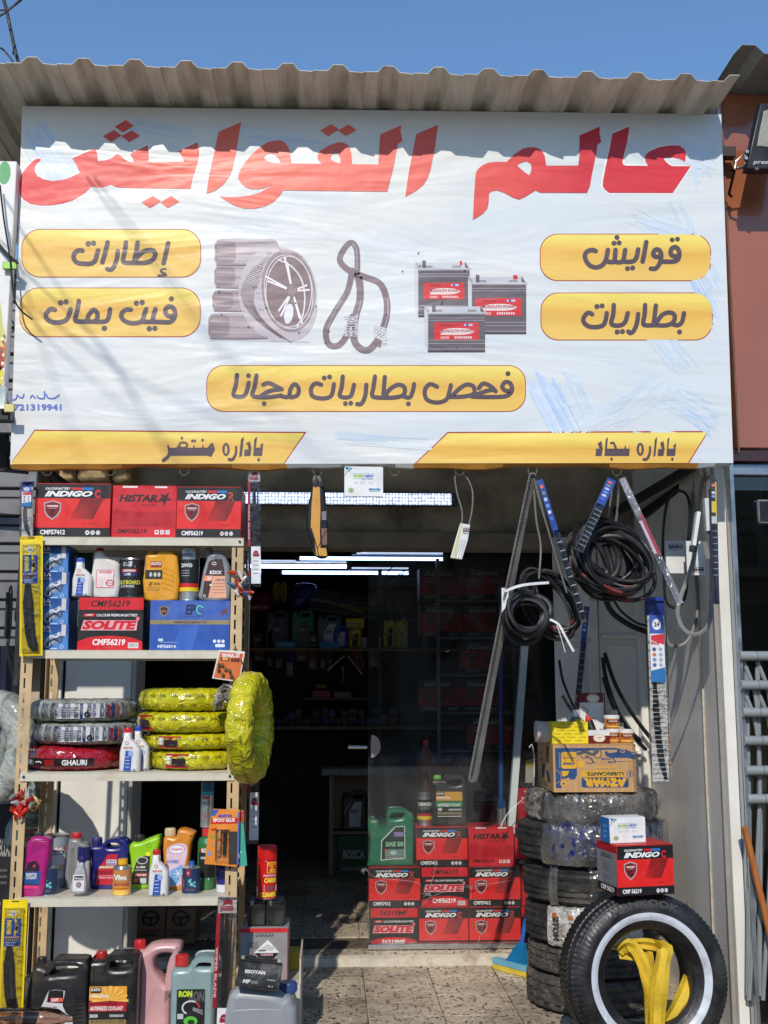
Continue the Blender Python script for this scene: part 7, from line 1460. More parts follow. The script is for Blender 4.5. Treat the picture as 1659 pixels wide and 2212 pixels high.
def jar(lab, x0, y0, x1, y1, Y, zb, oc=ORG, lid=WH):
    h = y1-y0
    return can('grease_jar', lab, 'jar', 'Y', x0, y0, x1, y1, Y, zb, [(y0,.97,lid),(y0+h*.04,1,lid),(y0+h*.26,1,lid),(y0+h*.28,.93,oc),(y0+h*.9,.95,oc),(y1,.9,oc)],
        lambda P: (P.rect(x0+14, y0+h*.36, x1-14, y0+h*.54, (90,44,40), 1, 8), P.text('GREASE', x0+30, y0+h*.39, x1-40, y0+h*.5, (226,220,206), 1.5, .03), P.rect(x0+30, y0+h*.6, x1-60, y0+h*.66, (150,70,30), 1, 5), P.rect(x0+14, y0+h*.8, x1-14, y0+h*.9, (226,190,90), 1, 8)), group='grease jars on the carton')
r_, a1 = jar('orange grease jar with white lid at the right end of the carton', 1316, 252, 1482, 414, 4.70, zc)
r_, a2 = jar('orange grease jar with white lid under the upper jar, beside the maroon box', 1172, 246, 1330, 405, 4.74, zc)
jar('orange grease jar with white lid stacked on top of another jar', 1158, 98, 1324, 252, 4.74, a2.Z1+.001)
can('grease_tin', 'dark tin with dusty pale lid behind the stacked grease jars', 'tin', 'Y', 1136, 42, 1308, 330, 4.86, zc, [(42,.95,(190,186,166)),(50,1,(190,186,166)),(90,1,(190,186,166)),(94,.94,(40,40,44)),(320,.94,(40,40,44)),(330,.9,(40,40,44))])
can('grease_tin', 'small white lidded tin half hidden behind the grease jars', 'tin', 'Y', 1290, 180, 1370, 330, 4.84, zc, [(180,.95,(206,200,190)),(200,1,(206,200,190)),(226,1,(206,200,190)),(230,.94,(170,60,50)),(330,.94,(90,80,70))])
# battery box and small box on the whitewall tyre
def side_indigo():
    P = Pr(); P.rect(1, 1, 99, 16, (170,26,32), .5); P.rect(1, 16, 99, 82, (128,130,136), .5); P.rect(1, 82, 99, 99, BK, .5); P.text('CMF 56219', 18, 85, 84, 96, (236,236,236), 1, .04)
    for k in range(5): P.rect(22+k*11, 21, 31+k*11, 29, (30,30,34), 1); P.rect(24+k*11, 23, 29+k*11, 26, (150,150,156), 1.4)
    for k in range(14): P.rect(28, 40+k*2.6+(6 if k > 6 else 0), 76-(k % 3)*8, 41.2+k*2.6+(6 if k > 6 else 0), (96,98,104), 1)
    return P
P0, W0, H0 = pr_indigo(); 
cbx = carton('indigo', 'J', 708, 148, 1078, 482, 4.0, .165, .5735, 'red and black car battery box with grey side balanced on the whitewall tyre', 'battery boxes', code='CMF 56219', let='C', side=side_indigo, rot=radians(11))
bev_ = Aff('J', 708, 148, 1078, 482, 4.0, .5735); zt2 = bev_.Z1+.003
b = Aff('Z', 822, 283, 1186, 536, 4.03, zt2); w_ = b.X1-b.X0; hE = b.Z1-b.Z0
def side_ev():
    P = Pr(); P.rect(1, 1, 99, 99, (40,104,170), .5)
    for k in range(3): P.rect(30, 30+k*20, 70, 40+k*20, (90,150,200), 1)
    return P
carton('evernew', 'Z', 822, 283, 1186, 536, 4.04, .07, zt2, 'small white battery box with blue side standing on the red battery box', 'white battery boxes', side=side_ev, rot=radians(13))
r = carton('evernew', 'E', 700, 28, 935, 207, YSG+.0, .012, None, 'small flat white battery box hung from a hook under the banner', 'white battery boxes', rot=radians(2)); obj('hang_loop', MB().tube([HOOKS[852], at(852, 1030, YSG+.02)], .0012, BKC, 5), r)
# leaning plank, squeegee
WD = mat((150,126,96), rough=.85, var=.3, vs=7, st=(5,5,1), dirt=(206,196,176), ds=6, da=.6, name='dirty_wood')
A_ = at(1424, 1660, 5.3); B_ = at(1500, 2010, 4.75); M = MB(); M.tube([A_, B_, B_+(B_-A_)*.3], .03, WD, 4, flat=.35); tagp(obj('wooden_plank', M), 'dirty wooden plank leaning on the grey metal side wall behind the tyres', 'plank')
r = thing('floor_squeegee', 'blue floor squeegee with yellow foam lip standing on the terrazzo tiles', 'squeegee', tuple(ground(1120, 2105)))
gA = ground(1069, 2092); gB = ground(1152, 2114); LB_ = mat((110,176,200), rough=.4, var=.12, name='pale_blue_plastic'); DB_ = mat((20,110,160), rough=.35, name='blue_plastic')
dn = (gB-gA).normalized(); nn = Vector((-dn.y, dn.x, 0))
def bar(z0, z1, t, m, e=0):
    M = MB(); vs = []
    for p in (gA-dn*e, gB+dn*e):
        for s in (-1, 1):
            for z in (z0, z1): vs.append(p+nn*(s*t/2)+Vector((0, 0, z)))
    M.add(vs, [(0,1,3,2), (4,6,7,5), (0,4,5,1), (2,3,7,6), (1,5,7,3), (0,2,6,4)], m); return M
obj('foam_lip', bar(.002, .026, .028, mat((220,190,60), rough=.8, bump=.4, name='yellow_foam')), r); obj('head', bar(.0262, .052, .034, LB_), r)
mid = gA.lerp(gB, .62)+Vector((0,0,.05)); top = at(1152, 1900, 5.35); M = MB()
M.add([mid-dn*.07-nn*.012, mid+dn*.05-nn*.012, mid+dn*.05+nn*.012, mid-dn*.07+nn*.012]+[mid.lerp(top, .24)+q for q in (-dn*.016-nn*.012, dn*.016-nn*.012, dn*.016+nn*.012, -dn*.016+nn*.012)], [(3,2,1,0),(4,5,6,7),(0,1,5,4),(1,2,6,5),(2,3,7,6),(3,0,4,7)], DB_); obj('socket', M, r)
obj('handle', MB().tube([mid.lerp(top, .2), mid.lerp(top, .2)+(top-mid)*2.6], .011, mat((24,90,170), rough=.3, name='blue_tube'), 10), r)
# ================= glass door panel =================
DGL = glassmat('door_glass', (.95,.96,.955), refl=.6, rough=.01, haze=.012, hazecol=(.8,.82,.82))
YG = 5.585; gx0 = at(795, 1700, YG).x; gx1 = at(1200, 1700, YG).x; gz1 = at(800, 1186, YG).z
r = thing('glass_door', 'frameless glass door panel in front of the stacked battery boxes', 'door', (gx0, YG, .05))
obj('glass_pane', MB().box(gx0, gx1, YG, YG+.008, .075, gz1, DGL), r); obj('bottom_rail', MB().box(gx0, gx1, YG-.012, YG+.02, .047, .074, mat((190,190,192), rough=.25, metal=.9, name='polished_aluminium'), c=.003), r)
hc = at(802, 1612, YG-.01); M = MB(); vs = [hc+Vector((-.003,0,0))]+[hc+Vector((.045*sin(q), 0, .055*cos(q))) for q in [i*pi/12 for i in range(13)]]
M.add(vs+[v-Vector((0,.006,0)) for v in vs], [tuple(range(14)), tuple(range(27, 13, -1))]+[(i, (i+1) % 14, (i+1) % 14+14, i+14) for i in range(14)], mat((190,172,158), rough=.4, metal=.5, name='brushed_steel')); obj('lock_plate', M, r)
obj('pull_handle', MB().tube([at(752, 1614, YG-.03), at(793, 1614, YG-.03)], .009, mat((200,202,206), rough=.15, metal=.95, name='chrome'), 10), r)
TAPE = filmmat('crumpled_tape', [(206,196,190),(230,226,222),(170,160,152)], scale=20, bump=1, bs=60, rough=.15)
rng = random.Random(9)
for (gx, gy, rr) in ((603.5+.357*505, 1755.5+.357*350, 12), (603.5+.357*900, 1755.5+.357*490, 16), (603.5+.357*1160, 1755.5+.357*445, 9)):
    c = at(gx, gy, YG-.004); vs = [c]+[c+Vector(((1.1 if i % 2 else .2)*rng.uniform(.5,1.1)*rr*.0022*cos(i*pi/7), -rng.uniform(0,.01), (.8 if i % 2 else .2)*rng.uniform(.5,1.1)*rr*.0022*sin(i*pi/7))) for i in range(14)]
    M = MB(); M.add(vs, [(0, i+1, (i+1) % 14+1) for i in range(14)], TAPE); obj('tape_scrap', M, r)
M = MB()
for (pts) in (([(520,330),(560,380),(650,400),(830,420),(900,470),(1150,450),(1400,410)]), ([(940,170),(945,330),(900,480)]), ([(860,560),(940,500),(1140,440),(1160,520)]), ([(1250,600),(1210,760),(1190,830)])):
    M.tube(smooth([at(*fx('G', *p), YG-.003) for p in pts], 4), .0012, TAPE, 4)
obj('tape_crease', M, r)
# boxes behind the glass
zf = .0462; rows = [zf]; a_ = Aff('G', 857, 600, 1143, 840, 5.62); hB_ = (Aff('G', 540, 360, 855, 600, 5.62).Z1-Aff('G', 540, 360, 855, 600, 5.62).Z0)
def gbox(kind, x0, x1, row, label, **kw):
    z0 = zf+row*(hB_+.0035); a = Aff('G', x0, 600-row*240, x1, 840-row*240, 5.62)
    r = thing('battery_carton', label, 'battery box', ((a.X0+a.X1)/2, 5.70, z0), 'battery boxes behind the glass'); w_ = a.X1-a.X0-.003
    P, W_, H_ = KIND[kind](**kw); body = mat(CB[kind][0], rough=.4, var=.08, vs=20, name='printed_card')
    obj('box_body', MB().box(-w_/2, w_/2, -.085, .085, 0, hB_, body, c=.002), r, world=False); obj('printed_front', P.mb(lambda u, v, l=0: (-w_/2+w_*u/W_, -.0856-l, hB_*(1-v/H_)), .0003), r, world=False)
    obj('lid_flap', MB().box(-w_/2+.003, w_/2-.003, -.083, .083, hB_+.0003, hB_+.0025, body), r, world=False); return z0+hB_+.003
gbox('solite', 548, 840, 0, 'black battery box with pink lettering, left end of the bottom row behind the glass', code='56219MF')
gbox('indigo', 842, 1145, 0, 'red battery box with letter C logo, middle of the bottom row behind the glass', let='C')
gbox('indigo', 1147, 1462, 0, 'red battery box right of the middle in the bottom row behind the glass', let='R')
gbox('solite', 1464, 1760, 0, 'black battery box half hidden by the squeegee in the bottom row')
gbox('indigo', 540, 855, 1, 'red battery box under the green oil jug behind the glass', let='R')
gbox('solite', 857, 1143, 1, 'black battery box under crumpled tape in the middle row behind the glass')
gbox('indigo', 1145, 1460, 1, 'red battery box, third from the left in the middle row behind the glass', let='R')
gbox('histar', 1464, 1760, 1, 'plain red battery box beside the tyres in the middle row behind the glass')
zt3 = gbox('indigo', 826, 1140, 2, 'red battery box in the top row behind the glass under the black jug', let='R')
gbox('histar', 1142, 1420, 2, 'plain dark red battery box in the top row behind the glass')
gbox('indigo', 1424, 1730, 2, 'red battery box half hidden by the tyre stack in the top row', let='R')
z22 = zf+2*(hB_+.0035)
def pr(P):
    P.poly([(738,88),(760,88),(762,300),(612,312),(616,180),(700,90)], (190,206,196), .8); P.poly([(740,94),(755,94),(757,294),(618,306),(622,186),(704,96)], (30,46,44), 1.2); P.rect(696, 130, 750, 155, (170,140,190), 1.6); P.text('EUROP BENZE', 700, 136, 746, 150, (60,50,130), 2, .03); P.text('SAE 50', 642, 190, 752, 222, (130,190,140), 1.6, .06)
    P.rect(638, 240, 756, 284, (110,140,130), 1.6); P.rect(634, 240, 656, 252, (180,80,60), 2); P.ell(690, 262, 20, 14, (180,190,186), 2, 14)
    for k in range(3): P.rect(640, 288+k*7, 750, 291+k*7, (190,196,190), 1.6)
    P.stroke([(610,110),(640,90),(650,104),(690,84),(700,100)], 3, (16,50,36), 1.4)
FB('oil_jug', 'green oil jug with dark label standing left on the boxes behind the glass', 'jug', 'G', [(546,48),(600,40),(640,30),(655,0),(680,-18),(760,-18),(800,6),(816,50),(812,320),(800,352),(556,352),(540,330),(550,180),(536,110),(538,60)], 5.62, .11, (22,110,76), z22, holes=[[(665,10),(680,0),(740,0),(754,10),(740,36),(672,40)]], pr=pr, bev=.016, bb=(536,-18,816,352), smo=2, caps=[(545,30,595,52,(16,84,60))])
def pr(P):
    P.rrect(1252, 926, 1416, 1106, 6, (30,30,30), .8); P.rrect(1255, 928, 1414, 988, 5, (206,150,60), 1.2); P.rect(1258, 932, 1308, 956, (50,24,24), 1.6); P.text('KATO', 1262, 936, 1304, 948, WH, 2, .05); P.text('UNIVERSAL', 1260, 960, 1342, 976, WH, 2, .03); P.rect(1254, 990, 1416, 1030, (50,120,76), 1.2); P.text('ANTIFREEZE COOLANT', 1264, 1006, 1404, 1026, WH, 1.7, .03)
    P.rect(1266, 1036, 1290, 1056, (200,200,196), 1.4); P.rect(1330, 1042, 1410, 1054, (170,170,166), 1.4); P.rect(1262, 1064, 1410, 1080, (130,120,80), 1.4); P.rect(1264, 1090, 1410, 1094, WH, 1.4); P.rect(1394, 1084, 1410, 1098, (190,120,120), 1.6)
FB('coolant_jug', 'black coolant jug with lime cap standing on the boxes behind the glass', 'jug', 'F', [(1242,850),(1292,846),(1310,850),(1325,830),(1350,824),(1410,826),(1430,850),(1438,880),(1440,1130),(1430,1158),(1244,1158),(1234,1130),(1236,870)], 5.63, .10, (40,42,42), zt3, holes=[[(1328,852),(1345,838),(1400,840),(1412,856),(1404,880),(1340,884)]], pr=pr, bev=.014, bb=(1234,822,1440,1158), caps=[(1248,822,1292,850,(120,196,60))])
BRO = mat((112,62,44), rough=.15, var=.2, coat=.5, name='brown_oil_bottle')
r_, ao = can('oil_can', 'silver and black oil can with striped base behind the glass', 'can', 'F', 1140, 914, 1230, 1158, 5.70, zt3, [(914,.9,TINM),(920,1,TINM),(922,.985,TINM),(1150,.985,TINM),(1158,1,TINM)], lambda P: (P.rect(1140, 972, 1230, 1072, (22,24,26), .6, 10), P.text('20W50', 1143, 990, 1227, 1020, WH, 1.2, .04), P.rect(1140, 1074, 1230, 1092, (190,30,36), .7, 10), P.rect(1140, 1092, 1230, 1116, (226,196,30), .7, 10), P.rect(1204, 1120, 1226, 1140, (180,40,40), .9, 3), P.rect(1150, 1026, 1220, 1030, (190,190,190), 1.2, 5), P.rect(1154, 1036, 1216, 1040, (190,190,190), 1.2, 5), P.text('SYNTHETIC', 1150, 930, 1224, 948, (70,72,76), 1.2, .03)))
can('oil_bottle', 'clear plastic bottle of brown oil with red cap standing on the oil can', 'bottle', 'F', 1152, 606, 1232, 914, 5.70, ao.Z1+.001, [(606,.42,(190,40,36)),(632,.44,(190,40,36)),(634,.36,BRO),(680,.95,BRO),(720,.98,BRO),(726,.9,BRO),(760,.98,BRO),(766,.9,BRO),(800,.98,BRO),(806,.9,BRO),(840,.98,BRO),(914,.95,BRO)])
tagp(obj('blue_pole', MB().tube([at(1082, 1265, 5.66), at(1082, 1745, 5.64)], .0115, mat((14,66,130), rough=.35, name='blue_tube'), 10)), 'upright blue pole standing beside the long white lamp strip behind the glass', 'pole')
can('spray_can', 'teal capped silver spray can at the foot of the blue pole', 'aerosol can', 'I', 84, 930, 136, 1122, 5.66, zt3, [(930,.9,(14,70,100)),(985,.95,(20,110,130)),(990,1,TINM),(1115,1,TINM),(1122,.97,TINM)])
M = MB(); A_ = at(1103, 1798, 5.645); B_ = at(1134, 1378, 5.60); M.tube([A_, B_], .030, mat((226,232,232), rough=.35, var=.06, vs=5, dirt=(160,160,150), ds=5, da=.4, name='white_profile'), 4, flat=.8); tagp(obj('lamp_strip', M), 'long white lamp strip leaning behind the hanging coil of belts', 'lamp')
tagp(obj('white_wire', MB().tube(smooth([at(1080, 1790, 5.5), at(1095, 1760, 5.5), at(1125, 1730, 5.5), at(1150, 1705, 5.4), at(1154, 1650, 5.4), at(1150, 1610, 5.4), at(1143, 1615, 5.4)], 4), .0022, ZWH, 5)), 'thin white wire curling between the lamp strip and the carton', 'wire')
FB('oil_jug', 'black jug with white label half hidden left of the cardboard carton', 'jug', 'I', [(215,650),(300,640),(320,660),(322,850),(210,850)], 5.66, .09, (34,34,36), Aff('I', 210, 640, 322, 862, 5.66).Z0, pr=lambda P: (P.poly([(252,700),(300,690),(300,830),(246,830)], (160,158,140), 1), P.rect(252, 704, 300, 740, (170,150,60), 1.4)), bb=(210,640,322,862))
a = Aff('I', 206, 862, 340, 1120, 5.64, zt3-.22); r = thing('red_canister', 'red oil canister with round logo behind the top stacked tyre', 'canister', ((a.X0+a.X1)/2, 5.7, zt3)); obj('body', MB().box(a.X0, a.X1, 5.64, 5.8, zt3+.0, a.Z1, plastic((170,22,34), .35), c=.01), r)
P = Pr(); P.ell(280, 1000, 44, 60, (24,20,22), 1, 22); P.text('Ro', 232, 984, 276, 1022, WH, 1.6, .06); P.ell(282, 1004, 10, 14, (226,180,40), 1.7); P.rect(226, 890, 300, 893, WH, 1); P.rect(226, 904, 300, 907, (220,160,160), 1); obj('printed_label', P.mb(lambda u, v, l=0: a(u, v, l+.0008), .0003), r)
# ================= belts =================
BELT = mat((28,27,28), rough=.45, var=.25, vs=20, bump=.15, bs=70, dirt=(70,66,62), ds=12, da=.25, name='belt_rubber'); BGR = mat((128,126,122), rough=.5, var=.2, dirt=(60,58,56), ds=12, da=.4, name='grey_belt')
STAMP = mat((150,52,50), rough=.55, var=.3, vs=40, name='red_stamp')
def toothed(pts, w, th, mo, mi, pitch=.0095, up=(0,0,0)):
    P_ = smooth([Vector(p) for p in pts], 10); M = MB(); vs = []; N = len(P_)
    for i, p in enumerate(P_):
        t = (P_[min(N-1, i+1)]-P_[max(0, i-1)]).normalized(); s = Vector(up).normalized(); n_ = t.cross(s).normalized()
        for a, b in ((-.5,0),(.5,0),(.5,1),(-.5,1)): vs.append(p+s*(w*a)+n_*(th*b))
    M.add(vs, [(i*4+j, i*4+(j+1) % 4, (i+1)*4+(j+1) % 4, (i+1)*4+j) for i in range(N-1) for j in range(4)], mo)
    L_ = 0; nxt = 0
    for i in range(N-1):
        d = (P_[i+1]-P_[i]).length; t = (P_[i+1]-P_[i]).normalized(); s = Vector(up).normalized(); n_ = t.cross(s).normalized()
        while nxt < L_+d:
            c = P_[i]+t*(nxt-L_); vv = [c+s*(w*a)+n_*b+t*e for b in (th*.9, th+.0045) for a, e in ((-.48,-pitch*.27),(.48,-pitch*.27),(.48,pitch*.27),(-.48,pitch*.27))]
            M.add(vv, [(4,5,6,7),(0,1,5,4),(1,2,6,5),(2,3,7,6),(3,0,4,7)], mi); nxt += pitch
        L_ += d
    return M
h = at(1152, 1024, 4.08)
lp = [at(1160, 1024, 4.08), at(1148, 1022, 4.09), at(1140, 1050, 4.1), at(1098, 1250, 4.16), at(1060, 1440, 4.25), at(1022, 1640, 4.33), at(1015, 1682, 4.34), at(1024, 1690, 4.34)]
lq = [at(1024, 1690, 4.34), at(1034, 1650, 4.33), at(1066, 1470, 4.28), at(1102, 1290, 4.18), at(1140, 1090, 4.12), at(1160, 1024, 4.10)]
r = thing('timing_belt', 'very long toothed grey belt hanging slanted down to the left from a hook', 'belt', tuple(h)); obj('flat_strand', toothed(lp, .022, .003, BGR, BGR, up=(.55,.8,.1)), r); obj('toothed_strand', toothed(lq, .022, .003, BGR, BGR, up=(.8,.55,.1)), r)
r = thing('ribbed_belt', 'wide dark belt strand hanging from the same hook toward the lower right', 'belt', tuple(h)); obj('strand', MB().tube(smooth([at(1154, 1022, 4.1), at(1172, 1100, 4.1), at(1200, 1200, 4.12), at(1224, 1280, 4.14)], 4), .004, BGR, 6, flat=3.4, up=(0,-.2,1)), r); obj('strand', MB().tube(smooth([at(1152, 1030, 4.12), at(1158, 1120, 4.12), at(1168, 1180, 4.12), at(1164, 1250, 4.12)], 4), .004, BGR, 6), r)
def ring_pts(c, rx, rz, tilt, yaw, roll, n=40, wob=0, rng=None):
    ph = rng.uniform(0, 6) if rng else 0; out = []
    for i in range(n):
        q = 2*pi*i/n; k = 1+wob*sin(2*q+ph)+wob*.6*sin(3*q+ph*2); p = Vector((rx*k*cos(q), 0, rz*k*sin(q)))
        p = Matrix.Rotation(roll, 3, 'Y') @ p; p = Matrix.Rotation(tilt, 3, 'X') @ p; p = Matrix.Rotation(yaw, 3, 'Z') @ p; out.append(c+p)
    return out
def bundle(label, c, specs, seed, stamps=0, tag_=None):
    rng = random.Random(seed); r = thing('belt_bundle', label, 'belts', tuple(c))
    for (dx, dy, dz, rx, rz, tilt, yaw, roll, wob) in specs:
        pts = ring_pts(c+Vector((dx, dy, dz)), rx, rz, tilt, yaw, roll, 44, wob, rng); bt = obj('belt', MB().tube(pts, .0062, BELT, 6, closed=True, flat=1.5), r)
        if rng.random() < stamps:
            s = rng.randrange(24, 40); st = [pts[(s+k) % 44] for k in range(rng.randrange(3, 6))]; obj('red_stamp', MB().tube(st, .0065, STAMP, 6, cap=False, flat=1.5), bt)
    return r
rng = random.Random(21)
c = at(1133, 1325, 4.12)
bundle('small tight coil of thin black belts tied with white strips', c, [(rng.uniform(-.006,.006)+k*.0012, k*.009-.06, rng.uniform(-.012,.012)-k*.0016, .068+rng.uniform(-.016,.016), .072+rng.uniform(-.018,.014), rng.uniform(-.3,.3), rng.uniform(-.4,.4), 0, .05) for k in range(15)], 5, .3)
c = at(1190, 1305, 4.2)
bundle('loose sheaf of long black belts with red print behind the small tight coil', c, [(rng.uniform(-.02,.02), rng.uniform(-.03,.03), rng.uniform(-.02,.02), .052+k*.0035, .125+rng.uniform(-.012,.012), rng.uniform(-.1,.1), rng.uniform(-.3,.3), -.62+rng.uniform(-.12,.12), .04) for k in range(12)], 6, .55)
tagp(obj('white_strip', MB().tube(smooth([at(*fx('H', 130, 750), 4.05), at(*fx('H', 230, 715), 4.04), at(*fx('H', 385, 700), 4.08)], 4), .007, ZWH, 4, flat=.3).tube(smooth([at(*fx('H', 380, 910), 4.05), at(*fx('H', 440, 940), 4.04), at(*fx('H', 480, 1010), 4.03), at(*fx('H', 530, 1100), 4.03)], 4), .006, ZWH, 4, flat=.3).tube(smooth([at(*fx('H', 425, 930), 4.05), at(*fx('H', 450, 1000), 4.04), at(*fx('H', 480, 1106), 4.03)], 4), .005, ZWH, 4, flat=.3)), 'white cloth strips tied round the small coil of belts', 'strip')
a = Aff('H', 112, 730, 152, 940, 4.17); tagp(obj('paper_tag', MB().box(a.X0, a.X1, 4.17, 4.173, a.Z0, a.Z1, ZWH)), 'white paper sleeve on the belt left of the tight coil', 'label')
c = at(1318, 1212, 4.22); sp_ = []
for k in range(42): sp_.append((rng.uniform(-.02,.02)+.012*sin(k), rng.uniform(-.07,.07), rng.uniform(-.03,.03), .148+rng.uniform(-.035,.022), .098+rng.uniform(-.03,.024), rng.uniform(-.35,.35), rng.uniform(-.4,.4), rng.gauss(.42,.13), .05))
for k in range(9): sp_.append((-.07+rng.uniform(-.012,.012), rng.uniform(-.06,.0), -.0+rng.uniform(-.02,.02), .05+k*.006, .105+rng.uniform(-.01,.01), rng.uniform(-.2,.2), rng.uniform(-.3,.3), -.2+rng.uniform(-.2,.2), .04))
bb_ = bundle('big tangled bundle of black rubber belts with red stamps hanging under the banner', c, sp_, 7, .5)
obj('hanging_cord', MB().tube(smooth([HOOKS[1332], at(1336, 1060, 4.15), at(1330, 1130, 4.2), at(1316, 1160, 4.2)], 4), .005, BGR, 6).tube(smooth([HOOKS[1332], at(1322, 1060, 4.15), at(1310, 1150, 4.2)], 4), .004, BGR, 6), bb_)
for lab, pts, Y_, r_, fl, m in (
    ('thick black belts drooping under the big bundle before the white door', [(1300,1272),(1320,1320),(1360,1350),(1400,1366)], 5.1, .009, 1.6, BELT),
    ('thin black belt with green print drooping under the big bundle', [(1318,1280),(1340,1318),(1375,1345),(1402,1352)], 5.05, .006, 1.5, mat((30,50,34), rough=.5, name='green_print_belt')),
    ('black belt loop hanging on the grey side wall behind the white sleeves', [(1455,1060),(1440,1090),(1432,1160),(1434,1250),(1440,1300),(1462,1312),(1482,1280),(1486,1180),(1490,1100),(1480,1065),(1455,1060)], 4.55, .006, 1.4, BELT),
    ('grey belt loop hanging lowest on the side wall near the front post', [(1522,1022),(1510,1080),(1500,1200),(1470,1290),(1464,1330),(1480,1362),(1506,1370),(1530,1350),(1537,1300),(1536,1180),(1530,1060),(1524,1022)], 4.25, .005, 1.8, BGR),
    ('long grey belt loop sagging to the left on the side wall', [(1500,1050),(1490,1150),(1505,1260),(1506,1330),(1485,1385),(1455,1396),(1440,1382),(1428,1330)], 4.5, .005, 1.6, BGR)):
    tagp(obj('drive_belt', MB().tube(smooth([at(x, y, Y_) for x, y in pts], 5), r_, m, 6, flat=fl)), lab, 'belt')
r = thing('belt_sleeve', 'pair of white card sleeves with black lettering hanging on the side wall belts', 'sleeve', tuple(at(1440, 1170, 4.42)))
for (x0, y0, x1, y1, ty0, ty1, fl, YY) in ((1066, 458, 1176, 645, 482, 500, False, 4.45), (1186, 458, 1290, 656, 616, 634, True, 4.35)):
    a = Aff('H', x0, y0, x1, y1, YY); bx = obj('card', MB().box(a.X0, a.X1, YY, YY+.004, a.Z0, a.Z1, ZWH), r); P = Pr(); P.text('BANDO', x0+18, ty0, x1-8, ty1, (20,20,24), 1, .06, flip=fl); P.rect(x0+16, ty0-7, x1-6, ty0-4, (190,40,40) if not fl else (20,20,24), 1); P.rect(x0+16, ty1+3, x1-6, ty1+6, (20,20,24) if not fl else (190,40,40), 1)
    P.rect(x0+30, ty1+12 if not fl else ty0-20, x0+60, ty1+15 if not fl else ty0-17, (120,120,120), 1); obj('printing', P.mb(lambda u, v, l=0, a=a: a(u, v, l+.0006), .0003), bx)
r = thing('belt_sleeve', 'bright white folded belt sleeve tilted on the toothed belt by the post', 'sleeve', tuple(at(*fx('H', 1240, 300), 4.1))); M = MB()
M.tube([at(*fx('H', 1252, 290), 4.1), at(*fx('H', 1224, 485), 4.1)], .019, ZWH, 4, flat=.5); obj('card', M, r); obj('end', MB().tube([at(*fx('H', 1226, 486), 4.1), at(*fx('H', 1222, 520), 4.1)], .015, BLACK, 6), r)
M = MB(); M.tube([at(*fx('H', 1296, 212), 4.14), at(*fx('H', 1308, 400), 4.14)], .019, ZWH, 4, flat=.6); obj('card', M, r)
r = thing('timing_belt', 'short toothed black belt on the hook next to the front post', 'belt', tuple(HOOKS[1522])); up_ = (.6,.75,.1)
obj('strand', toothed([at(1522, 1022, 4.09), at(1514, 1050, 4.1), at(1508, 1100, 4.1), at(1503, 1180, 4.1)], .02, .003, BELT, BELT, up=up_), r); obj('strand', MB().tube(smooth([at(1522, 1022, 4.1), at(1530, 1040, 4.12), at(1532, 1110, 4.14), at(1535, 1180, 4.14), at(1530, 1205, 4.14), at(1522, 1170, 4.14)], 4), .004, BGR, 6, flat=2.6), r)
# belt with white sleeve in the middle, orange cased belt
r = thing('drive_belt', 'grey looped belt with white card sleeve hanging below the middle of the banner', 'belt', tuple(HOOKS[993]))
obj('strand', MB().tube(smooth([at(*fx('E', 1412, 70), 4.1), at(*fx('E', 1380, 62), 4.1), at(*fx('E', 1368, 100), 4.1), at(*fx('E', 1384, 200), 4.1), at(*fx('E', 1412, 300), 4.1), at(*fx('E', 1408, 380), 4.1)], 4), .0035, BGR, 6, flat=2.2), r); obj('strand', MB().tube(smooth([at(*fx('E', 1412, 70), 4.1), at(*fx('E', 1450, 110), 4.1), at(*fx('E', 1476, 190), 4.1), at(*fx('E', 1470, 300), 4.1), at(*fx('E', 1450, 390), 4.1)], 4), .0035, BGR, 6, flat=2.2), r)
f_ = lambda u, v, l=0: tuple(at(*fx('E', u, v), 4.08)-Vector((0, l, 0))); M = MB(); 
pt = [(1402,368),(1462,378),(1448,470),(1412,588),(1342,578),(1372,470)]; obj('sleeve', curve_solid([pt], .014, .002, ZWH, f_), r)
P = Pr(); P.text('BANDO', 1418, 402, 1456, 424, (30,26,30), 1, .05); P.rect(1418, 396, 1456, 400, (190,40,50), 1); P.rect(1416, 430, 1450, 433, (30,26,30), 1); P.poly([(1404,372),(1416,372),(1372,582),(1350,578)], (206,200,150), 1); 
for k in range(3): P.stroke([(1408+k*12,470),(1372+k*16,580)], 2, (120,118,100), 1.2, sm=0)
obj('printing', P.mb(lambda u, v, l=0: f_(u, v, l+.0008), .0003), r)
r = thing('belt_case', 'orange and black cased strap roll hanging left of the white battery box', 'strap', tuple(HOOKS[686])); f_ = lambda u, v, l=0: tuple(at(*fx('E', u, v), 4.09)-Vector((0, l, 0)))
obj('body', curve_solid([sm2([(508,160),(540,140),(578,150),(590,250),(600,390),(600,500),(598,570),(530,568),(490,470),(470,380),(478,260)], 3)], .05, .014, mat((26,24,24), rough=.3, var=.1, coat=.4, name='black_wrapped_case'), f_), r)
P = Pr(); P.poly([(512,146),(552,150),(556,300),(552,420),(556,520),(590,520),(596,568),(530,566),(520,470),(496,400),(502,260)], (206,150,60), 2); P.stroke([(500,400),(530,500),(545,566)], 6, (20,18,18), 4); P.stroke([(540,520),(570,450),(594,410)], 4, (20,18,18), 4.3); P.poly([(562,300),(590,296),(592,350),(564,350)], (120,120,124), 3); P.poly([(560,400),(596,400),(596,500),(566,500)], (120,84,70), 2.6); obj('orange_band', P.mb(lambda u, v, l=0: f_(u, v, l+.001), .0006), r)
obj('strap_loop', MB().tube(smooth([f_(532,150), f_(520,110), HOOKS[686], f_(555,110), f_(558,150)], 4), .004, BLACK, 6, flat=2.4), r)
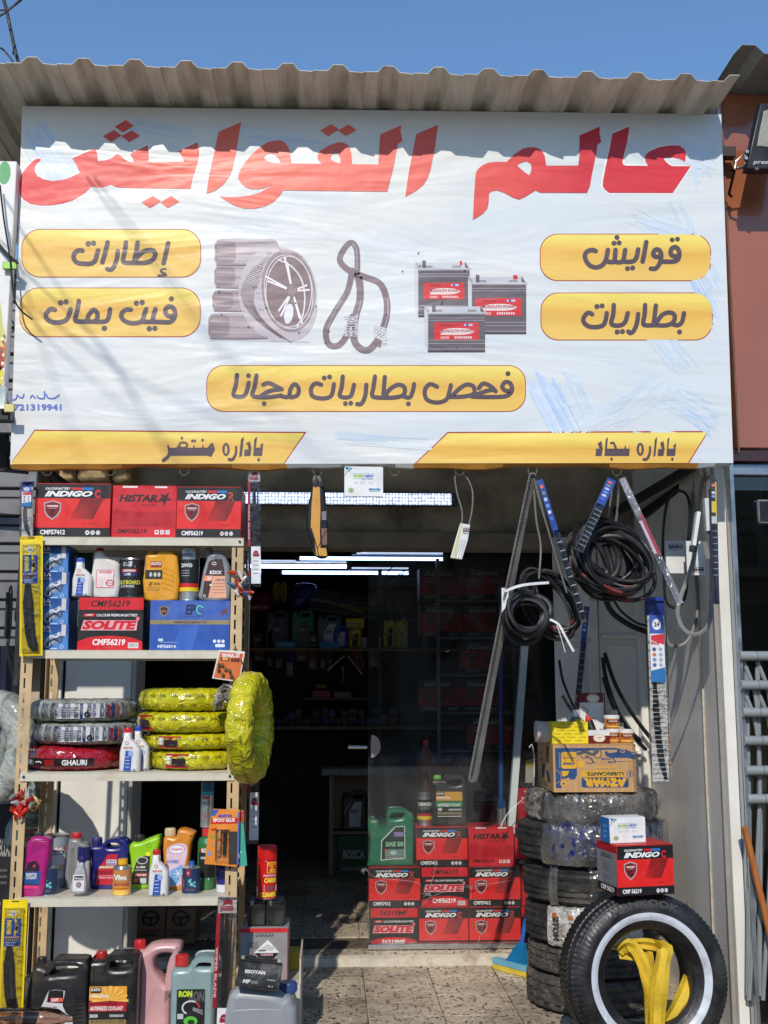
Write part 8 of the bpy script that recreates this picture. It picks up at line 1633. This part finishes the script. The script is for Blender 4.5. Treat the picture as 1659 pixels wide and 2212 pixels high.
for k, (lab, pts) in enumerate((('long black wiper blade leaning on the right white door panel, the higher one', [(1376,1408),(1392,1480),(1420,1540),(1448,1590)] ), ('black wiper blade leaning lower on the right white door panel', [(1303,1408),(1318,1470),(1352,1560),(1396,1616)]), ('curved black wiper blade below the highest one on the white door', [(1304,1462),(1322,1520),(1350,1568),(1384,1600)]), ('thin black wiper arm on the left white door panel', [(1208,1426),(1216,1470),(1232,1510),(1246,1540)]), ('short black wiper arm on the left white door panel above the carton', [(1215,1502),(1228,1524),(1244,1546)]))):
    if k == 0: pts = [(1306,1410),(1330,1480),(1368,1545),(1410,1600)]
    if k == 1: pts = [(1302,1420),(1312,1476),(1346,1560),(1396,1620)]
    tagp(obj('wiper_blade', MB().tube(smooth([at(x, y, 5.22-.01*k) for x, y in pts], 4), .012 if k < 3 else .008, BLACK, 5, flat=.8)), lab, 'wiper blade')
# ================= inside the shop =================
LEDW = mat((214,226,250), rough=.3, var=0, emis=9, name='led_diffuser'); HSGLOW = mat((190,206,236), rough=.3, var=0, emis=1.2, name='housing_glow')  # the weaker one is an added glow for lamp housings
def led_dots(name, base, dots, st):
    key = ('led', name)
    if key in _M: return _M[key]
    m = bpy.data.materials.new(name); m.use_nodes = True; n = m.node_tree.nodes; L = m.node_tree.links; p = n['Principled BSDF']
    tc = n.new('ShaderNodeTexCoord'); mp = n.new('ShaderNodeMapping'); mp.inputs['Scale'].default_value = (st, 1, st); L.new(tc.outputs['Object'], mp.inputs[0])
    v = n.new('ShaderNodeTexVoronoi'); v.feature = 'F1'; v.inputs['Scale'].default_value = 1; v.inputs['Randomness'].default_value = .25; L.new(mp.outputs[0], v.inputs['Vector'])
    mr = n.new('ShaderNodeMapRange'); mr.inputs['From Min'].default_value = .2; mr.inputs['From Max'].default_value = .55; mr.inputs['To Min'].default_value = dots; mr.inputs['To Max'].default_value = base; L.new(v.outputs['Distance'], mr.inputs['Value'])
    p.inputs['Emission Color'].default_value = lin((205,220,255)); p.inputs['Base Color'].default_value = lin((200,205,215)); L.new(mr.outputs[0], p.inputs['Emission Strength']); _M[key] = m; return m
LEDDOT = led_dots('led_cells', .5, 2.6, 62)
LEDIN = mat((150,185,250), rough=.3, var=0, emis=7, name='led_strip')
HSG = mat((96,98,100), rough=.4, metal=.4, name='lamp_housing')
def lampbar(label, key, x0, y0, x1, y1, Y, m, hang=True):
    a = Aff(key, x0, y0, x1, y1, Y); h = a.Z1-a.Z0; r = thing('ceiling_lamp', label, 'lamp', ((a.X0+a.X1)/2, Y, a.Z1), 'lamps in the shop')
    obj('housing', MB().box(a.X0-.03, a.X1+.03, Y+.004, Y+.05, a.Z0-.003, a.Z1+.004, HSG, c=.002), r); obj('diffuser', MB().box(a.X0, a.X1, Y, Y+.0035, a.Z0, a.Z1, m), r)
    if hang:
        for t in (.15, .85): x = a.X0+(a.X1-a.X0)*t; obj('hanger', MB().tube([(x, Y+.03, a.Z1), (x, Y+.03, 2.70)], .002, BKC, 5), r)
lampbar('long bright LED strip lamp fixed on the concrete beam under the banner', 'E', 92, 186, 1348, 254, 5.43, LEDDOT, False)
lampbar('dotted LED strip lamp nearest the entrance under the dark ceiling', 'E', 150, 512, 776, 536, 6.7, LEDIN)
lampbar('dotted LED strip lamp reaching furthest right under the dark ceiling', 'E', 432, 573, 1295, 593, 7.3, LEDIN)
lampbar('smooth bright white LED tube in the middle of the dark ceiling', 'E', 100, 618, 712, 640, 7.9, LEDW)
lampbar('dotted LED strip lamp furthest back in the shop, lowest in view', 'E', 325, 658, 1088, 678, 8.5, LEDIN)
lampbar('dim unlit looking lamp bar above the furthest right LED strip', 'E', 775, 545, 1296, 556, 7.25, HSGLOW)  # this and the next two: housings of the strips, faint glow added
lampbar('dim lamp bar above the smooth bright white tube', 'E', 150, 592, 712, 602, 7.8, HSGLOW)
lampbar('dim short lamp bar above the lowest dotted strip on the right', 'E', 745, 636, 1088, 645, 8.3, HSGLOW)
SHF = mat((150,132,104), rough=.6, var=.2, name='dusty_wood')
YS_ = 8.0
bs = thing('wall_shelving', 'long dim wooden wall shelves across the back of the shop', 'shelving', (-.3, 8.2, 1))
xa, xb = at(520, 1400, YS_).x, at(1130, 1400, YS_).x
ZU = at(800, 1400, YS_).z; ZD = at(800, 1569, YS_).z
obj('board', MB().box(xa-.5, xb, YS_, 8.5, ZU-.022, ZU, SHF, c=.002), bs); obj('board', MB().box(xa-.5, xb, YS_, 8.5, ZD-.022, ZD, SHF, c=.002), bs)
for x in (xa+.05, (xa+xb)/2, xb-.05): obj('post', MB().box(x-.015, x+.015, 8.46, 8.49, .046, 2.2, HSG), bs)
obj('back_panel', MB().box(xa-.5, xb, 8.5, 8.52, .046, 2.0, mat((70,62,52), rough=.8, name='dark_board')), bs)
def djug(lab, key, x0, y0, x1, y1, Y, col, zb, lc=(60,64,66), handle=True, cat='jug'):
    col = tuple(min(245, int(c*1.35+12)) for c in col); lc = tuple(min(235, int(c*1.3+15)) for c in lc)
    w = x1-x0; h = y1-y0; ol = [(x0+w*.04,y0+h*.14),(x0+w*.3,y0+h*.12),(x0+w*.42,y0),(x0+w*.86,y0),(x1,y0+h*.12),(x1,y1),(x0,y1),(x0,y0+h*.3)]
    FB('oil_jug', lab, cat, key, ol, Y, .11, col, zb, bev=.014, smo=1, holes=[[(x0+w*.48,y0+h*.06),(x0+w*.8,y0+h*.06),(x0+w*.78,y0+h*.15),(x0+w*.46,y0+h*.16)]] if handle else (), bb=(x0,y0,x1,y1), caps=[(x0+w*.06,y0+h*.02,x0+w*.24,y0+h*.14,col)],
       pr=lambda P: (P.poly([(x0+w*.28,y0+h*.5),(x0+w*.5,y0+h*.26),(x0+w*.78,y0+h*.26),(x0+w*.72,y1-h*.1),(x0+w*.28,y1-h*.1)], lc, 1), P.rect(x0+w*.34, y0+h*.46, x0+w*.62, y0+h*.54, (150,156,156), 1.5), P.stroke([(x0+w*.1,y0+h*.55),(x0+w*.32,y0+h*.28)], w*.09, (130,134,134), 1.6, sm=0)))
djug('dark grey oil jug on the upper back shelf, left of the green one', 'N', 270, 690, 540, 1120, 8.1, (44,52,58), ZU)
djug('green oil jug on the upper back shelf', 'N', 575, 690, 850, 1120, 8.1, (14,96,66), ZU)
djug('grey oil jug with white label on the upper back shelf', 'N', 888, 745, 1180, 1120, 8.1, (70,78,86), ZU, (186,190,190))
djug('blue oil jug on the upper back shelf', 'N', 1085, 880, 1265, 1120, 8.05, (20,50,150), ZU, (150,156,170))
djug('yellow oil jug under the yellow box on the upper back shelf', 'N', 1265, 905, 1425, 1120, 8.08, (206,150,20), ZU, (40,36,30), False)
djug('yellow oil bottle with black label behind the glass door', 'E', 940, 955, 1008, 1115, 8.1, (216,170,50), ZU, (30,28,30), False, 'bottle')
djug('yellow oil bottle right of the one with the black label', 'E', 1010, 948, 1086, 1116, 8.1, (200,180,50), ZU, (190,180,120), False, 'bottle')
def dbox(lab, key, x0, y0, x1, y1, Y, col, zb=None, d=.1, name='parts_box', group=None, txt=None, cat='box', base=None):
    col = tuple(min(240, int(c*1.35+14)) for c in col)
    a = Aff(key, x0, y0, x1, y1, Y, zb); r = thing(name, lab, cat, ((a.X0+a.X1)/2, Y, a.Z0), group); obj('box_body', MB().box(a.X0, a.X1, Y, Y+d, a.Z0, a.Z1, mat(col, rough=.5, name='card'), c=.002), r)
    if txt: P = Pr(); w = x1-x0; h = y1-y0; P.text(txt, x0+w*.15, y0+h*.35, x1-w*.15, y0+h*.6, (200,200,196), 1, .05); P.rect(x0+w*.1, y1-h*.2, x1-w*.1, y1-h*.12, (150,150,150), 1); obj('printed_front', P.mb(lambda u, v, l=0: a(u, v, l+.0008), .0003), r)
    return a
ay = Aff('N', 1265, 905, 1425, 1120, 8.08, ZU); dbox('yellow box with black band on top of the yellow jug', 'N', 1235, 782, 1455, 905, 8.08, (206,160,30), ay.Z1+.001, txt='PILARGO')
dbox('black can with white lettering at the left of the upper back shelf', 'N', 110, 958, 212, 1120, 8.1, (34,40,38), ZU, txt='CVT', cat='can', name='oil_can')
dbox('dark red can between the black can and the blue strip box', 'N', 272, 932, 362, 1120, 8.1, (110,20,30), ZU, cat='can', name='oil_can')
dbox('flat blue box on the upper back shelf before the green jug', 'N', 380, 1062, 622, 1120, 8.02, (40,110,200), ZU, txt='|||')
dbox('flat blue and white box before the grey jug', 'N', 915, 1066, 1165, 1120, 8.02, (44,120,206), ZU)
dbox('small red and grey box at the left end of the upper back shelf', 'N', 0, 980, 70, 1120, 8.1, (90,40,44), ZU)
dbox('black tin with white bands between the green and grey jugs', 'N', 795, 930, 890, 1120, 8.08, (26,24,26), ZU, txt='GL', cat='can', name='oil_can')
for k, (x0, x1) in enumerate(((1425, 1492), (1630, 1659))): dbox('tiny grey bottle on the upper back shelf, %s of two' % ('left' if k == 0 else 'right'), 'N', x0, 1010, x1, 1120, 8.04, (120,126,130), ZU, d=.03, cat='bottle', name='small_bottle')
a = Aff('E', 1172, 1010, 1216, 1118, 8.1, ZU); tagp(obj('paper_roll', MB().lathe([((a.X1-a.X0)/2, a.Z0), ((a.X1-a.X0)/2, a.Z1)], mat((150,152,150), rough=.6, name='grey_paper'), ((a.X0+a.X1)/2, 8.15, 0), 16)), 'pale paper roll standing at the right end of the upper back shelf', 'roll')
r = thing('kit_bag', 'dark red emergency kit bag hung above the upper back shelf', 'bag', tuple(at(560, 1290, 8.2))); f_ = Aff('E', 90, 775, 272, 905, 8.2); obj('bag_body', curve_solid([sm2([(90,800),(150,778),(250,790),(272,860),(262,900),(92,912)], 2)], .12, .03, mat((110,16,26), rough=.6, name='red_cloth'), f_), r); P = Pr(); P.text('EMERGENCY KIT', 105, 868, 240, 886, (190,170,170), 1, .04); obj('lettering', P.mb(lambda u, v, l=0: f_(u, v, l+.001), .0003), r)
r = thing('work_gloves', 'pair of dim yellow gloves hanging on the back wall', 'gloves', tuple(at(605, 1280, 8.3))); f_ = Aff('E', 262, 722, 356, 840, 8.3)
for k in (0, 1): obj('glove', curve_solid([sm2([(268+k*44,740),(300+k*44,722),(310+k*40,760),(304+k*44,830),(284+k*44,840),(266+k*44,800)], 2)], .03, .008, mat((176,150,36), rough=.8, name='yellow_cloth'), f_), r)
r = thing('blue_sack', 'dark blue plastic sack above the green jug', 'sack', tuple(at(660, 1290, 8.25))); f_ = Aff('E', 375, 725, 532, 890, 8.25); obj('sack_body', curve_solid([sm2([(400,735),(470,726),(530,740),(532,800),(500,850),(440,880),(380,886),(372,850),(392,800)], 2)], .14, .04, filmmat('blue_sack_film', [(20,40,130),(30,60,160),(16,26,90)], scale=8, bump=1, bs=16), f_), r)
wb = thing('wiper_bundle', 'slanted bundle of long wiper packs lying above the jugs at the back', 'wiper packs', tuple(at(770, 1290, 8.1)))
rng = random.Random(12)
for k in range(9):
    y0 = 770+k*14; c = [(30,36,60),(40,44,46),(90,96,104),(26,28,30),(130,136,150),(150,140,40)][k % 6]; A_ = at(*fx('E', 500+rng.uniform(-20,110), y0+4), 8.08+.02*k); B_ = at(*fx('E', 850+rng.uniform(-40,70), y0+60+rng.uniform(-8,10)), 8.08+.02*k); obj('wiper_pack', MB().tube([A_, B_], .018, mat(c, rough=.3, name='pack_film'), 4, flat=.6), wb)
wc_ = at(*fx('E', 1108, 860), 8.2); r = thing('wire_basket', 'round wire hoops hanging on the back wall behind the glass', 'wire hoops', tuple(wc_)); rng = random.Random(8)
for k in range(7): obj('hoop', MB().tube(ring_pts(wc_+Vector((rng.uniform(-.01,.01), -.02*k, rng.uniform(-.01,.01))), .225-.02*k, .3-.03*k, 0, 0, rng.uniform(-.2,.2), 30, .03, rng), .004, mat((90,86,82), rough=.4, name='dull_wire'), 5, closed=True), r)
# hanging blister cards
QC = [(40,165,240,(24,34,70)),(152,275,125,(110,86,56)),(300,380,190,(24,40,34)),(385,490,210,(28,34,34)),(498,615,300,(20,40,110)),(622,745,122,(130,80,50)),(750,862,220,(120,26,34)),(872,956,215,(20,54,40)),(962,1025,200,(30,36,38)),(1418,1550,190,(120,92,64))]
nm = ['navy', 'tan', 'dark green', 'charcoal', 'blue', 'orange brown', 'dark red', 'bottle green', 'grey black', 'beige']
for (x0, x1, y1, c), s_ in zip(QC, nm):
    a = Aff('Q', x0, 6, x1, y1, 8.02); r = thing('blister_card', '%s blister card hanging from the upper back shelf' % s_, 'card pack', ((a.X0+a.X1)/2, 8.02, a.Z1), 'blister cards at the back'); obj('card', MB().box(a.X0, a.X1, 8.02, 8.024, a.Z0, ZU-.0225, mat(c, rough=.5, name='card')), r)
    obj('blister', MB().box(a.X0+.012, a.X1-.012, 8.006, 8.019, a.Z0+.01, a.Z0+(a.Z1-a.Z0)*.55, mat((130,132,130), rough=.2, metal=.3, name='tool_metal'), c=.004), r)
a = Aff('Q', 1225, 0, 1375, 215, 8.02); f_ = lambda u, v, l=0: tuple(at(*fx('Q', u, v), 8.02)-Vector((0, l, 0)))
r = thing('blister_card', 'slanted bright red blister card near the glass door edge', 'card pack', f_(1300, 10), 'blister cards at the back'); obj('card', curve_solid([[(1218,-10),(1320,-10),(1382,200),(1315,215)]], .004, .001, mat((160,24,36), rough=.45, name='red_card'), f_), r); obj('tool', MB().tube([f_(1285,30,.01), f_(1325,170,.01)], .008, STEEL, 6), r)
for lab, p, q in (('pale steel spanner slanting down left under the back shelf', (978,212), (1152,58)), ('pale steel spanner slanting down right under the back shelf', (1202,80), (1344,262)), ('long thin steel rod hanging between the two slanted spanners', (1136,200), (1138,352))):
    tagp(obj('spanner', MB().tube([f_(*p), f_(*q)], .006, mat((190,200,180), rough=.3, metal=.4, name='bright_steel'), 6).lathe([(0,-.004),(.011,-.004),(.011,.004),(0,.004)], STEEL, f_(*p), 8, 'y')), lab, 'spanner')
# cartons on the lower back shelf
rng = random.Random(31); x = 350; k = 0
cols = [(40,38,44),(30,40,66),(60,40,36),(34,34,36),(44,60,110),(30,32,34),(70,66,62),(60,22,26),(26,34,54)]
while x < 1640:
    w = rng.uniform(60, 115); zb = ZD; y1 = 825
    for lv in range(rng.choice([1, 2, 2])):
        h = rng.uniform(70, 120); a = Aff('Q', x, y1-h, x+w-6, y1, 8.1+lv*.01, zb+.0005); r = tagp(obj('spare_part_box', MB().box(a.X0, a.X1, a.Y, a.Y+.12, a.Z0, a.Z1, mat(tuple(int(q*1.5) for q in cols[k % 9]), rough=.5, name='card'), c=.002).box(a.X0+.01, a.X1-.012, a.Y-.001, a.Y-.0002, a.Z0+(a.Z1-a.Z0)*.55, a.Z0+(a.Z1-a.Z0)*.75, mat((96,98,100), rough=.5, name='printed_strip'))), 'small dark spare part box in the rows on the lower back shelf', 'box', 'spare part boxes on the lower back shelf'); zb = a.Z1; y1 -= h; k += 1
    x += w
dbox('red and white striped box above the small boxes on the lower shelf', 'Q', 805, 438, 996, 514, 8.3, (150,60,64), d=.08)
dbox('grey white box right of the striped box at the back', 'Q', 1036, 452, 1226, 540, 8.3, (120,124,126), d=.08)
dbox('small mustard box on top of the striped box', 'Q', 832, 372, 952, 416, 8.3, (130,104,30), d=.06)
obj('mid_board', MB().box(Aff('Q', 700, 515, 1400, 520, 8.3).X0, Aff('Q', 700, 515, 1400, 520, 8.3).X1, 8.28, 8.5, Aff('Q', 805, 438, 996, 514, 8.3).Z0-.02, Aff('Q', 805, 438, 996, 514, 8.3).Z0-.001, SHF), bs)
# counter
a = Aff('R', 175, 165, 1350, 880, 7.75, .046); r = thing('shop_counter', 'cream fronted shop counter with pale edge standing in the dark', 'counter', ((a.X0+a.X1)/2, 8, .046))
CRC = mat((170,150,110), rough=.5, var=.1, name='cream_board'); a2 = Aff('R', 120, 128, 1350, 166, 7.7)
obj('top', MB().box(a2.X0, a2.X1, 7.68, 7.98, a.Z1, a.Z1+.045, mat((150,156,160), rough=.3, name='pale_edge'), c=.004), r); obj('back_board', MB().box(a.X0+.03, a.X1, 7.94, 7.96, .046, a.Z1-.001, CRC), r); obj('side_board', MB().box(a.X0, a.X0+.03, 7.74, 7.98, .046, a.Z1-.001, CRC), r)
zs = Aff('R', 270, 290, 460, 575, 7.78).Z0; obj('inner_shelf', MB().box(a.X0+.031, a.X1, 7.76, 7.939, zs-.02, zs, CRC), r)
djug('black oil jug with white label on the inner shelf of the counter', 'R', 270, 290, 455, 575, 7.79, (30,31,33), zs, (170,170,168))
dbox('dark green battery box with pale lettering on the floor under the counter', 'R', 245, 612, 470, 890, 7.72, (30,66,30), .046, d=.15, txt='BOSCA')
dbox('small black jug with red cap on the right end of the inner counter shelf', 'R', 700, 380, 810, 575, 7.79, (26,24,28), zs, cat='jug', name='oil_jug')
# dim battery boxes at the right of the shop
dr_ = thing('display_rack', 'dark steel rack carrying the dim red battery boxes behind the glass', 'rack', (at(1040, 1500, 6.6).x, 6.7, .046)); x0 = at(952, 1500, 6.58).x; x1 = at(1110, 1500, 6.58).x
nr = 9; hb = .197
for k, i in enumerate(range(nr)):
    z = .05+i*(hb+.022); obj('shelf', MB().box(x0, x1, 6.60, 6.95, z-.012, z, HSG), dr_)
    for c, (xa_, xb_) in enumerate(((955, 1000), (1004, 1078))):
        if c == 0 and i in (2, 4): continue
        w_ = .26; cx_ = (at(xa_ if c else 960, 1500, 6.6).x)+w_/2 if c else at(1000, 1500, 6.6).x-w_/2
        ordn = ['lowest', 'second', 'third', 'fourth', 'fifth', 'sixth', 'seventh', 'eighth', 'topmost'][i]
        lab = 'dim red battery box in the %s column of the inner rack, %s' % ('right' if c else 'left', ordn+(' from the floor' if 0 < i < 8 else ' of all'))
        if (c, i) in ((1, 3), (0, 6)): continue
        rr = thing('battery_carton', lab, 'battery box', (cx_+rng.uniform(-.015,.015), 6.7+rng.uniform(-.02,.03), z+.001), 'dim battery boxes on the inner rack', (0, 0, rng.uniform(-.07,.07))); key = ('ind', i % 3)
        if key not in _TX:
            P, W_, H_ = pr_indigo('R' if i % 3 else 'C', 'CMF57412'); P.mk = lambda c: pm(tuple(int(v*.62) for v in c), .6); _TX[key] = (MB().box(-.13, .13, -.085, .085, 0, hb-.004, mat((90,16,20), rough=.5, name='printed_card'), c=.002).mesh('box_body'), P.mb(lambda u, v, l=0: (-.13+.26*u/W_, -.0856-l, (hb-.004)*(1-v/H_)), .0003).mesh('printed_front'))  # card and print colours darkened to stand in for the dim inner light
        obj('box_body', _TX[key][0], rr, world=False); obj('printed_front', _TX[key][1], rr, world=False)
for x in (x0-.02, x1+.0): obj('post', MB().box(x, x+.02, 6.6, 6.62, .046, 2.05, HSG), dr_)
# ================= across the street (seen in the panes' reflections) =================
ob_ = thing('opposite_building', 'pale building across the street, seen only as a reflection in the panes', 'building', (0, -15, 0))
FAC = mat((140,132,120), rough=.85, var=.2, vs=.6, dirt=(100,94,84), ds=.7, da=.4, name='pale_render'); DKW = mat((26,30,34), rough=.2, name='dark_window')
obj('wall', MB().box(-26, 30, -21, -15, -.03, 4.9, FAC), ob_); obj('parapet', MB().box(-26, 30, -15.3, -14.9, 4.901, 5.5, FAC), ob_)
for i in range(12):
    x = -22+i*4.2; obj('window', MB().box(x, x+1.8, -15, -14.93, 3.8, 4.6, DKW), ob_); obj('shop_opening', MB().box(x-.6, x+2.6, -15, -14.94, .1, 3.0, DKW), ob_)
obj('balcony', MB().box(-26, 30, -14.99, -13.8, 3.5, 3.7, FAC), ob_)
for i in range(40): obj('baluster', MB().box(-8+i*.45, -7.97+i*.45, -13.86, -13.83, 3.7, 4.6, mat((60,60,60), rough=.5, name='iron')), ob_)
